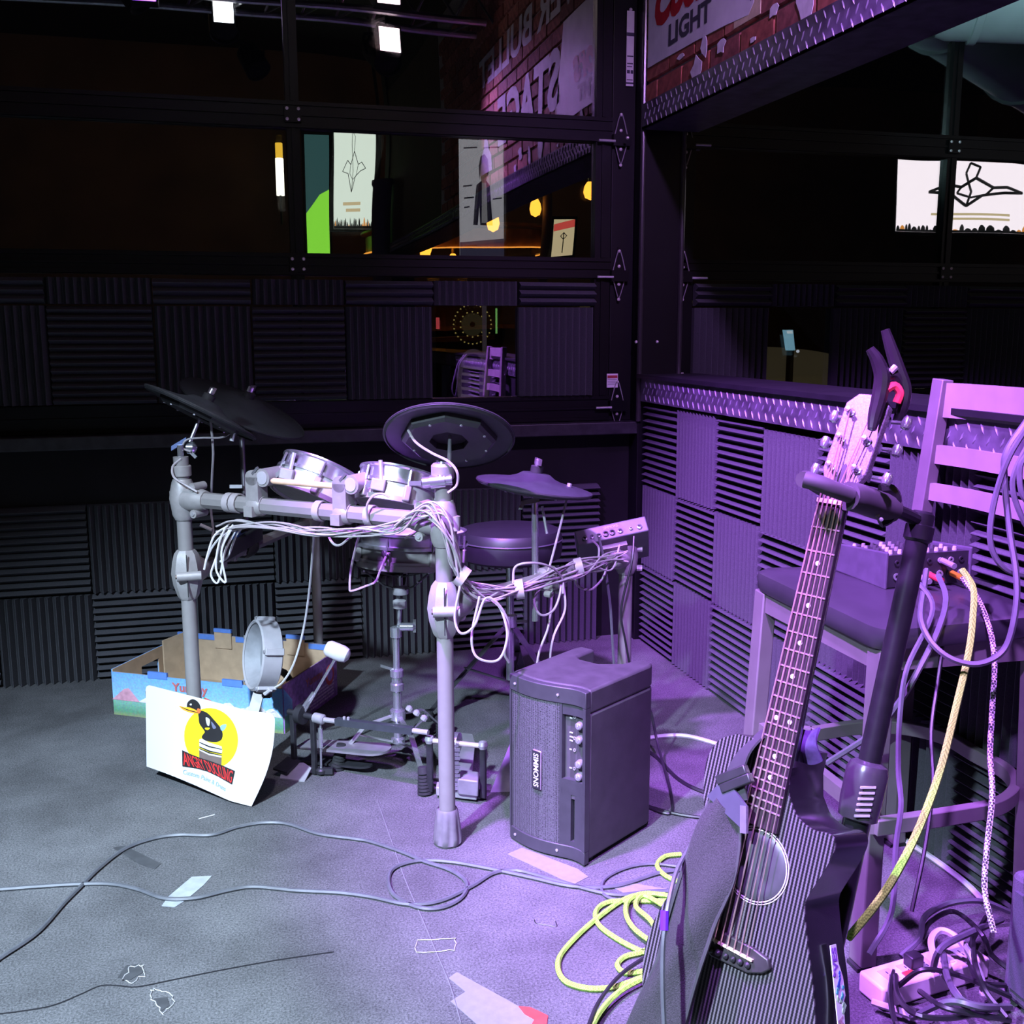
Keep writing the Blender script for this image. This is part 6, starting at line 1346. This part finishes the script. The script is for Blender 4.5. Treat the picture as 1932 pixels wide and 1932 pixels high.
# cabinet at the right edge
ce = at(1906, 1640, X=1.30)
cbn = thing('floor_speaker', (1.40, ce.y-.18, 0), 'dark cloth covered speaker cabinet cut off by the right frame edge', 'speaker cabinet')
czt = ce.z
MB().box((1.302, ce.y-.36, .01), (1.495, ce.y, czt)).build('cabinet', mat('cabinet_cloth', (.075, .06, .095), rough=.85, var=.3, scale=500, bump=.5, bscale=600), cbn, smooth=False, bevel=.012)
MB().box((1.296, ce.y-.34, .04), (1.303, ce.y-.02, czt-.03)).build('grille_cloth', mat('cloth_dark', (.05, .045, .07), rough=.9, var=.4, scale=700), cbn, smooth=False)
for a_, b_ in ((1.33, ce.y-.03), (1.33, ce.y-.33), (1.47, ce.y-.03), (1.47, ce.y-.33)): MB().cyl((a_, b_, 0), (a_, b_, .012), .012, n=10).build('rubber_foot', RUBBER, cbn)
# ================================================================== behind the camera and beyond the glass
def rf(px, py, Yr):                               # a thing in the room that the door glass shows mirrored at this pixel
    p = at(px, py, Y=2*GLY-Yr); return Vector((p.x, Yr, p.z))
def emit(name, col, s): return mat(name, (.02, .02, .02), rough=.4, emit=col, estr=s)
# lighting truss and stage lamps
truss = thing('lighting_truss', (.3, 1.52, 2.86), 'aluminium lattice truss carrying the stage lamps above the stage', 'truss')
TM = mat('truss_alu', (.42, .42, .44), rough=.35, metal=.9)
for dy, dz in ((-.12, 0), (.12, 0), (0, .2)): MB().cyl((-3.4, 1.52+dy, 2.84+dz), (1.46, 1.52+dy, 2.84+dz), .018, n=10).build('chord', TM, truss)
for i in range(24):
    x = -3.3+.2*i
    MB().cyl((x, 1.40, 2.84), (x+.1, 1.52, 3.04), .007, n=6).cyl((x+.1, 1.52, 3.04), (x+.2, 1.64, 2.84), .007, n=6).cyl((x, 1.40, 2.84), (x+.1, 1.64, 2.84), .007, n=6).build('lattice', TM, truss)
LENS = {'key': emit('lens_white', (.85, .95, 1.), 26), 'purple': emit('lens_purple', (.40, .10, 1.), 20), 'wash': emit('lens_warm', (1., .72, .80), 26), 'pink': emit('lens_pink', (.55, .22, 1.), 20), 'white': emit('lens_cool', (.9, .95, 1.), 26)}
LB_ = {'key': 'leftmost stage lamp throwing white light on the drum kit', 'purple': 'stage lamp throwing deep purple light across the foam wall', 'pink': 'added stage lamp brightening guitar and stool with violet light', 'wash': 'stage lamp with warm lens nearest the brick header', 'white': 'small cool white stage lamp in the middle of the truss'}
for k, a in LAMPS.items():
    loc, aim = Vector(a[0]), Vector(a[1]); d = (aim-loc).normalized()
    t = thing('stage_light', loc, LB_[k], 'stage light')
    org = loc-d*.05
    MB().lathe([(.05, -.20), (.075, -.17), (.085, -.02), (.085, .0), (.078, .0), (.075, -.02)], org, d, 20).build('housing', BLKFLAT, t)
    MB().lathe([(0, -.024), (.074, -.024), (.074, -.028), (0, -.028)], org, d, 20).build('lens', LENS[k], t)
    s = d.cross(UP).normalized(); top = loc+UP*.15
    MB().tube([org-d*.08+s*.09, org-d*.08+s*.095+UP*.1, top, org-d*.08-s*.095+UP*.1, org-d*.08-s*.09], .008, 6, 3).build('yoke', BLKFLAT, t)
# two more lamp heads that the glass shows mirrored
for lab, (px, py), Yr, mm in (('hanging lamp head with purple lens seen mirrored at top left', (275, 2), 2.0, LENS['purple']), ('square lamp head mirrored at the top of the left pane', (418, 42), 1.5, LENS['white']), ('tall warm lamp head mirrored above the green screen', (736, 88), 1.6, LENS['wash']), ('upper warm lamp head mirrored at the pane top', (735, 4), 2.3, LENS['wash'])):
    c = rf(px, py, Yr); t = thing('lamp_head', c, lab, 'stage light')
    MB().box((c.x-.06, c.y-.05, c.z-.035), (c.x+.06, c.y+.05, c.z+.09)).build('housing', BLKFLAT, t, smooth=False, bevel=.006)
    MB().box((c.x-.05, c.y+.050, c.z-.032), (c.x+.05, c.y+.056, c.z+.075)).build('lens', mm, t, smooth=False)
    MB().box((c.x-.008, c.y-.01, c.z+.09), (c.x+.008, c.y+.01, 3.0)).build('bracket', BLKFLAT, t, smooth=False)
# screens on the far wall of the room (mirrored in the left door)
def screen(label, x0, x1, z0, z1, Yr, m, cat='screen', fac=1, tilt=0):
    t = thing('wall_screen', ((x0+x1)/2, Yr, z0), label, cat)
    MB().box((x0-.03, Yr-.06, z0-.03), (x1+.03, Yr-.005, z1+.03)).build('frame', BLKFLAT, t, smooth=False)
    MB().box((x0, Yr-.006, z0), (x1, Yr, z1)).build('display', m, t, smooth=False)
    return t
E_W = emit('screen_white', (.80, .93, .80), 2.6); E_K = emit('screen_black', (.01, .012, .012), 1.); E_L = emit('screen_lime', (.28, .85, .06), 2.4); E_T = emit('screen_teal', (.05, .14, .14), 1.4)
E_P = emit('screen_pink', (.95, .86, .92), 3.4); E_O = emit('screen_orange', (.9, .35, .05), 2.); E_G = emit('screen_gold', (.75, .62, .35), 2.)
YS = -4.6
a, b = rf(582, 480, YS), rf(622, 262, YS)
t1 = screen('tall lime green video screen mirrored beside the mullion', a.x, b.x, a.z, b.z, YS, E_T)
MB().prism([(a.x, a.z), (b.x, a.z), (b.x, a.z+(b.z-a.z)*.62), (a.x+(b.x-a.x)*.6, a.z+(b.z-a.z)*.58), (a.x, a.z+(b.z-a.z)*.42)], (0, YS+.001, 0), (1, 0, 0), (0, 0, 1), (0, .002, 0)).build('green_shape', E_L, t1, smooth=False)
def bat_screen(x0, x1, z0, z1, Yr, label, white):
    t = screen(label, x0, x1, z0, z1, Yr, white); W, H = x1-x0, z1-z0
    sk = lambda pts, nm, m, q=.001: MB().prism([(x0+W*u_, z0+H*v_) for u_, v_ in pts], (0, Yr+q, 0), (1, 0, 0), (0, 0, 1), (0, .002, 0)).build(nm, m, t, smooth=False)
    # winged emblem drawn as thin dark strokes
    mb = MB()
    def stroke(pts, r=.006):
        q = [(x0+W*u_, z0+H*v_) for u_, v_ in pts]
        for (xa, za), (xb, zb_) in zip(q[:-1], q[1:]): mb.bar((xa, Yr+.003, za), (xb, Yr+.003, zb_), W*r*2, .003, (0, 1, 0)) if False else mb.cyl((xa, Yr+.003, za), (xb, Yr+.003, zb_), W*r, n=6)
    stroke([(.78, .62), (.68, .68), (.60, .66), (.50, .78), (.42, .66), (.34, .70), (.22, .60), (.36, .58), (.46, .40), (.54, .55), (.66, .60), (.78, .62)], .008)
    stroke([(.50, .78), (.52, .92), (.46, .97), (.44, .84), (.48, .6), (.46, .40)], .006)
    stroke([(.60, .66), (.56, .56), (.48, .52), (.40, .58), (.42, .66)], .006)
    mb.build('emblem_lines', E_K, t)
    rr = random.Random(3); u_ = 0.
    while u_ < 1:                                   # crowd along the lower edge
        w_ = rr.uniform(.02, .05); h_ = rr.uniform(.04, .13); m = E_O if rr.random() < .2 else E_K
        sk([(u_, 0), (min(1, u_+w_), 0), (min(1, u_+w_*.9), h_*.7), (u_+w_*.6, h_), (u_+w_*.35, h_), (u_+w_*.1, h_*.65)], 'crowd_figure', m); u_ += w_
    for i in range(2): sk([(.25+.08*i, .30-.07*i), (.70, .30-.07*i), (.70, .265-.07*i), (.25+.08*i, .265-.07*i)], 'caption_line', E_G)
    sk([(0, 0), (1, 0), (1, .035), (0, .035)], 'lower_band', E_K, .002)
    return t
a, b = rf(636, 420, YS), rf(704, 252, YS)
bat_screen(a.x, b.x, a.z, b.z, YS, 'tall white video screen with winged emblem mirrored left of centre', E_W)
a, b = rf(1686, 432, -2.5), rf(1990, 312, -2.5)
bat_screen(a.x, b.x, a.z, b.z, -2.5, 'wide white video screen with winged emblem mirrored in right door', E_P)
a, b = rf(1045, 484, -3), rf(1088, 415, -3)
t = screen('small cream menu screen mirrored low near the door edge', a.x, b.x, a.z, b.z, -3, emit('screen_cream', (.80, .66, .38), 1.6))
MB().prism([(a.x, b.z-.05), (b.x, b.z), (b.x, b.z-.08), (a.x, b.z-.12)], (0, -2.999, 0), (1, 0, 0), (0, 0, 1), (0, .002, 0)).build('red_script', emit('screen_red', (.8, .1, .08), 1.6), t, smooth=False)
MB().cyl(((a.x+b.x)/2, -2.998, a.z+.03), ((a.x+b.x)/2, -2.998, b.z-.14), .006, n=6).lathe([(.03, -.002), (.04, -.002), (.04, .002), (.03, .002)], ((a.x+b.x)/2, -2.997, b.z-.17), (0, 1, 0), 4, close=True).build('scroll_drawing', E_K, t)
# pendant bulbs over the bar
bulb_m = emit('bulb_amber', (1., .36, .035), 7); fil = emit('bulb_core', (1., .75, .35), 60)
for i, (px, py, Yr, lab) in enumerate(((797, 452, -3, 'amber pendant bulb mirrored third from the left over the bar'), (843, 434, -3, 'amber pendant bulb mirrored left of the white poster'), (763, 460, -3.4, 'leftmost low amber pendant bulb mirrored over the bar'), (922, 408, -2.0, 'amber pendant bulb mirrored over the poster'), (1006, 385, -2.0, 'amber pendant bulb mirrored right of the poster'), (1118, 350, -1.0, 'large amber pendant bulb mirrored at the door edge'), (797, 472, -3.6, 'lowest amber pendant bulb mirrored behind its neighbour'), (846, 478, -3.3, 'amber bulb mirrored just above the middle rail'))):
    c = rf(px, py, Yr); t = thing('pendant_bulb', c, lab, 'pendant lamp')
    MB().lathe([(0, -.11), (.045, -.09), (.06, -.045), (.05, .005), (.024, .045), (.012, .05)], c, UP, 14).build('bulb', bulb_m, t)
    MB().lathe([(0, -.03), (.009, -.025), (.009, .02), (0, .025)], c-Vector((0, .0, .01)), UP, 8).build('filament', fil, t)
    MB().cyl(c+UP*.045, c+UP*.10, .016, n=10).build('socket', mat('brass', (.5, .35, .12), rough=.3, metal=1), t)
    MB().cyl(c+UP*.10, Vector((c.x, c.y, RZ)), .004, n=6).build('cord', BLKFLAT, t)
c = rf(527, 318, -4.2); t = thing('wall_lamp', c, 'tall white lamp with amber top mirrored beside the mullion', 'lamp')
MB().cyl(c-UP*.20, c+UP*.12, .045, n=14).build('tube', emit('tube_white', (1., .98, .8), 5), t); MB().cyl(c+UP*.12, c+UP*.24, .04, n=14).build('amber_cap', emit('tube_amber', (1., .6, .05), 2.4), t)
MB().cyl(c-UP*.5, c-UP*.2, .012, n=8).build('stem', BLKFLAT, t)
# columns, soffit and bar counter in the other half of the room
for lab, px, Yr, r in (('round purple lit column mirrored left of the bar', 722, -2.0, .075), ('slim round column mirrored right of the poster', 1031, -2.0, .05)):
    c = rf(px, 400, Yr); top = rf(px, 338, Yr).z
    t = tag(MB().lathe([(r*1.3, 0), (r*1.3, .05), (r, .06), (r, top-.05), (r*1.15, top-.03), (r*1.15, top), (.0, top)], (c.x, Yr, 0), UP, 24).build('column', mat('column_violet', (.10, .07, .12), rough=.6, var=.1)), lab, 'column')
bc = thing('bar_counter', (1.6, -3.9, 0), 'curved wooden bar counter mirrored low in the left door', 'bar counter')
arc = [(1.55+1.1*math.cos(t), -4.0+.9*math.sin(t)) for t in [math.pi*(i/16) for i in range(17)]]
MB().ribbon([(x, y, 1.09) for x, y in arc], (0, 0, 1), .06, .5, 1).build('counter_top', mat('bar_wood', (.32, .14, .05), rough=.35, var=.3, scale=6), bc)
MB().ribbon([(x*1.0, y, .53) for x, y in arc], (0, 0, 1), 1.06, .3, 1).build('counter_front', mat('bar_front', (.10, .05, .03), rough=.6, var=.2, scale=8), bc)
cn = thing('bar_canopy', (2.55, -3.9, 2.0), 'curved wooden canopy over the bar with an added glowing amber strip', 'canopy')
arc2 = [(2.55+.95*math.cos(t), -3.9+1.0*math.sin(t)) for t in [math.pi*(-.1+1.2*i/20) for i in range(21)]]
MB().ribbon([(x, y, 2.12) for x, y in arc2], (0, 0, 1), .16, .06, 1).build('canopy_band', MATS['bar_wood'], cn)
MB().ribbon([(x, y, 2.24) for x, y in arc2], (0, 0, 1), .02, .16, 1).build('canopy_cap', MATS['bar_wood'], cn)
MB().ribbon([(2.55+(x-2.55)*1.05, -3.9+(y+3.9)*1.05, 2.03) for x, y in arc2], (0, 0, 1), .012, .02, 1).build('added_amber_strip', emit('strip_amber', (1., .36, .05), 3), cn)  # glowing strip added to tint the bar area amber
for t_ in (.15, .5, .85):
    q = arc2[int(t_*20)]; MB().cyl((q[0], q[1], 2.24), (q[0], q[1], RZ), .015, n=8).build('hanger_rod', BLKFLAT, cn)
sh = thing('back_bar', (1.6, -5.05, 1.2), 'back bar shelf glowing amber below the white video screen', 'shelf')
MB().box((.7, -5.15, 1.2), (3.4, -4.75, 1.26)).box((.7, -5.15, 1.75), (3.4, -4.85, 1.79)).build('shelf_board', MATS['bar_wood'], sh, smooth=False)
# outside: a lit poster board facing the glass, forecourt, parked car
struct(MB().box((-6, GLY+.1, -.12), (14, 16, -.02)).build('ground_outside', mat('asphalt', (.05, .05, .05), rough=.95, var=.3, scale=12), smooth=False))
pa, pb2 = at(868, 486, Y=4.7), at(950, 266, Y=4.7)
po = thing('poster_board', ((pa.x+pb2.x)/2, 4.7, 0), 'backlit white advert board with standing figure outside the left door', 'poster')
W, H = pb2.x-pa.x, pb2.z-pa.z
MB().box((pa.x-.02, 4.705, pa.z-.02), (pb2.x+.02, 4.76, pb2.z+.02)).build('frame', BLKFLAT, po, smooth=False)
MB().box((pa.x, 4.70, pa.z), (pb2.x, 4.706, pb2.z)).build('display', emit('advert_white', (.62, .62, .66), 1.5), po, smooth=False)
for q in (.1, .9): MB().cyl((pa.x+W*q, 4.73, 0), (pa.x+W*q, 4.73, pa.z), .02, n=10).build('leg', BLKFLAT, po)
E_N = emit('advert_navy', (.012, .013, .03), 1.); E_S = emit('advert_skin', (.35, .2, .16), 1.); E_B = emit('advert_blue', (.06, .07, .14), 1.)
def ad(pts, nm, m, q=.001): return MB().prism([(pa.x+W*u_, pa.z+H*v_) for u_, v_ in pts], (0, 4.70-q, 0), (1, 0, 0), (0, 0, 1), (0, -.002, 0)).build(nm, m, po, smooth=False)
ad([(0, 0), (1, 0), (1, .17), (0, .13)], 'lower_band', E_B)
ad([(.30, .28), (.40, .28), (.44, .45), (.46, .28), (.74, .28), (.70, .5), (.68, .62), (.60, .66), (.50, .66), (.38, .62), (.34, .48)], 'figure_coat', E_N, .003)
ad([(.49, .30), (.62, .30), (.60, .64), (.50, .64)], 'figure_shirt', emit('advert_grey', (.45, .45, .46), 1.), .0055)
ad([(.47, .68), (.50, .64), (.58, .64), (.62, .70), (.62, .80), (.56, .84), (.48, .82), (.45, .74)], 'figure_head', E_S, .0055)
ad([(.44, .66), (.43, .78), (.47, .86), (.56, .88), (.63, .84), (.65, .74), (.63, .68), (.60, .78), (.54, .82), (.48, .79)], 'figure_hair', E_N, .008)
lettering('lettering', '800-384-8426', (pa.x+W*.68, 4.698, pa.z+H*.115), (1, 0, .04), (0, 0, 1), .05, emit('advert_pale', (.7, .7, .75), 1.), po, fit=(W*.52, H*.035))
for u_, v_, l_ in ((.10, .92, .3), (.55, .93, .35), (.08, .60, .2), (.10, .50, .22), (.10, .42, .12), (.75, .5, .2), (.12, .09, .25)):
    ad([(u_, v_), (u_+l_, v_+.01), (u_+l_, v_+.022), (u_, v_+.012)], 'printed_line', E_N, .002)
# things seen through the gap in the foam on the left door: dart cabinet and stool back
da = at(893, 612, Y=4.6); dr = thing('dart_cabinet', (da.x, 4.6, 0), 'dart machine with ring of gold lights in the foam gap', 'dart machine')
MB().box((da.x-.12, 4.62, .0), (da.x+.13, 4.85, da.z+.16)).build('cabinet', BLKFLAT, dr, smooth=False)
for i in range(28):
    t_ = 2*math.pi*i/28
    for r_ in (.085, .055) if i % 2 else (.085,): MB().lathe([(0, 0), (.0035, 0), (.0035, .003), (0, .004)], (da.x+r_*math.cos(t_), 4.617, da.z+r_*math.sin(t_)), (0, -1, 0), 6).build('light_dot', emit('dart_gold', (.7, .55, .15), 1.2), dr)
MB().lathe([(.012, 0), (.05, 0), (.05, .002), (.012, .002)], (da.x, 4.617, da.z), (0, -1, 0), 20, close=True).build('target', emit('dart_olive', (.05, .045, .02), 1.), dr)
MB().box((da.x-.05, 4.612, da.z+.105), (da.x+.06, 4.618, da.z+.13)).build('marquee', emit('dart_marquee', (.8, .5, .45), 1.4), dr, smooth=False)
MB().box((da.x+.105, 4.612, da.z-.04), (da.x+.112, 4.618, da.z+.07)).build('side_light', emit('dart_green', (.3, .8, .2), 1.4), dr, smooth=False)
MB().cyl((da.x+.045, 4.58, 0), (da.x+.045, 4.58, da.z+.10), .010, n=10).build('front_pole', mat('pole_grey_glow', (.5, .45, .5), rough=.4, metal=.6, emit=(.3, .25, .3), estr=.25), dr)  # slight emission stands in for light on the pole
sc = at(893, 700, Y=4.35); sb2 = thing('patio_stool', (sc.x, 4.4, 0), 'round backed patio stool with pale straps in the foam gap', 'stool')
MB().tube([(sc.x-.055, 4.36, sc.z-.12), (sc.x-.06, 4.35, sc.z-.02), (sc.x-.03, 4.35, sc.z+.07), (sc.x+.03, 4.35, sc.z+.07), (sc.x+.06, 4.35, sc.z-.02), (sc.x+.055, 4.36, sc.z-.12)], .010, 8, 4).build('back_frame', emit('stool_glow', (.10, .07, .10), 1.), sb2)  # frame and straps emit in place of light falling on them
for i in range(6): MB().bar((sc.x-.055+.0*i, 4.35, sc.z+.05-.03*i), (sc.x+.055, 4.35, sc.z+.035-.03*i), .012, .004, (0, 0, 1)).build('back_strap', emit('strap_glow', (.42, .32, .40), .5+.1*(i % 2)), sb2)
for dx in (-.05, .05): MB().cyl((sc.x+dx, 4.36, 0), (sc.x+dx, 4.36, sc.z-.1), .009, n=8).build('leg', BLKFLAT, sb2)
MB().lathe([(0, 0), (.09, 0), (.095, .02), (.08, .04), (0, .045)], (sc.x, 4.46, sc.z-.16), UP, 20).build('seat', mat('patio_seat', (.1, .08, .1), rough=.6), sb2)
MB().box((da.x-.155, 4.63, da.z-.02), (da.x-.145, 4.66, da.z+.03)).build('red_lamp', emit('dart_red', (.9, .1, .12), 1.5), dr, smooth=False)
# parked car and lit payment post beyond the right door
cc = at(1510, 700, Y=6.4)
car = thing('parked_car', (cc.x, 6.9, 0), 'tan parked car bonnet seen through the foam gap on the right', 'car')
CARM = mat('car_tan_glow', (.25, .20, .11), rough=.35, metal=.3, emit=(.20, .165, .09), estr=.45)  # weak emission stands in for light falling on the car paint
cz = cc.z
def carp(u_, v_):                                   # bonnet: x across, y depth
    x = cc.x-.85+1.7*u_; y = 6.2+1.1*v_; z = cz+.10*math.sin(math.pi*u_)**.5*1+.16*v_-.12
    return (x, y, z)
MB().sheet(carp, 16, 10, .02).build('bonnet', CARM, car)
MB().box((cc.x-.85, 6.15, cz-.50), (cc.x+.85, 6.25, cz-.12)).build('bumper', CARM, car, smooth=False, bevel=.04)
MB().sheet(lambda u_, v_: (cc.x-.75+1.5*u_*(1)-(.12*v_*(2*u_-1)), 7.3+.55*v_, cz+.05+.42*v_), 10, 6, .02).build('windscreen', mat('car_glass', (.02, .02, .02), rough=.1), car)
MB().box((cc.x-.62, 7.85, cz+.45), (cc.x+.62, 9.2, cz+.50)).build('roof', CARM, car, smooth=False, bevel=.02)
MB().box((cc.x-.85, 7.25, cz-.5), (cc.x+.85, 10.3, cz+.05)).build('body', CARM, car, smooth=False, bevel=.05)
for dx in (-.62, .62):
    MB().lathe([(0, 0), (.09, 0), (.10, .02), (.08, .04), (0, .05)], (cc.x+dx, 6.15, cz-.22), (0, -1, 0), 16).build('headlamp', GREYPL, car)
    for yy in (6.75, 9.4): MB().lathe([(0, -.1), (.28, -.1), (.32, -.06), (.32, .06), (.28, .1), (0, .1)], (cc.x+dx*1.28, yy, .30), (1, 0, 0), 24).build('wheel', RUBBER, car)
pc_ = at(1490, 640, Y=5.2)
pp = thing('payment_post', (pc_.x, 5.2, 0), 'pale blue lit slanted panel standing beyond the right door', 'kiosk')
MB().prism([(-.03, .05), (.018, .05), (.036, -.06), (-.006, -.06)], (pc_.x, 5.2, pc_.z), (1, 0, 0), (0, 0, 1), (0, .03, 0)).build('panel', emit('kiosk_blue', (.35, .75, .95), 1.6), pp, smooth=False)
MB().prism([(-.022, .045), (.012, .045), (.016, .030), (-.017, .030)], (pc_.x, 5.197, pc_.z), (1, 0, 0), (0, 0, 1), (0, .002, 0)).build('panel_line', emit('kiosk_pale', (.8, .95, 1.), 2.), pp, smooth=False)
MB().cyl((pc_.x+.015, 5.215, -.02), (pc_.x+.015, 5.215, pc_.z-.06), .02, n=10).build('post', BLKFLAT, pp)
MB().cyl((pc_.x+.055, 5.2, pc_.z-.065), (pc_.x+.055, 5.21, pc_.z-.065), .008, n=8).build('indicator', emit('kiosk_dot', (.8, .9, 1.), 2.), pp)
# pale duct beyond the opening, top right
dct = thing('ceiling_duct', (3.4, 2.9, 2.3), 'pale teal lit duct under the ceiling beyond the opening', 'duct')
d0, d1 = at(1778, 32, X=2.75), at(2050, 42, X=3.2)
DM = mat('duct_teal', (.42, .52, .52), rough=.45, metal=.3, var=.1, scale=6)
MB().lathe([(.0, 0), (.20, 0), (.21, .04), (.21, .9), (.20, 1.6), (0, 1.6)], d0+UP*.13, (d1-d0).normalized(), 28).build('duct_body', DM, dct)
for q in (.12, .95): MB().lathe([(.205, 0), (.222, .004), (.222, .03), (.205, .034)], d0+UP*.13+(d1-d0).normalized()*q, (d1-d0).normalized(), 28, close=True).build('duct_band', DM, dct)
for q in (.3, 1.2): c = d0+UP*.34+(d1-d0).normalized()*q; MB().cyl(c, Vector((c.x, c.y, RZ)), .01, n=6).build('hanger_rod', BLKFLAT, dct)
lo = thing('added_duct_lamp', (3.3, 2.2, 1.98), 'small teal lamp added behind the header to light the duct', 'lamp')  # invented fixture, there only to light the duct teal
MB().box((1.702, 2.05, 2.02), (1.74, 2.35, 2.10)).build('lamp_body', BLKFLAT, lo, smooth=False)
MB().box((1.70+.04, 2.06, 2.03), (1.745, 2.34, 2.09)).build('lamp_lens', emit('lens_teal', (.45, .85, .9), 14), lo, smooth=False)
spot('added_duct_beam', (1.80, 2.2, 2.06), tuple(d0+UP*.05+(d1-d0)*.5), (.55, .9, .95), 70, 46, .8, .04)  # added beam that brightens the duct

# warm dome lights added to brighten the dark far side of the room
for lab, x, y in (('added warm dome light on the ceiling behind the stage', -1.4, -2.6), ('added warm dome light on the ceiling over the bar', 4.0, -2.8)):
    t = thing('added_dome_light', (x, y, RZ-.12), lab, 'added ceiling lamp')
    MB().lathe([(.16, .12), (.17, .11), (.15, .08), (.0, .075)], (x, y, RZ-.12), UP, 20).build('base', BLKFLAT, t)
    MB().lathe([(.145, .08), (.13, .04), (.08, .01), (0, 0)], (x, y, RZ-.12), UP, 20).build('globe', emit('dome_warm', (1., .70, .42), 30), t)
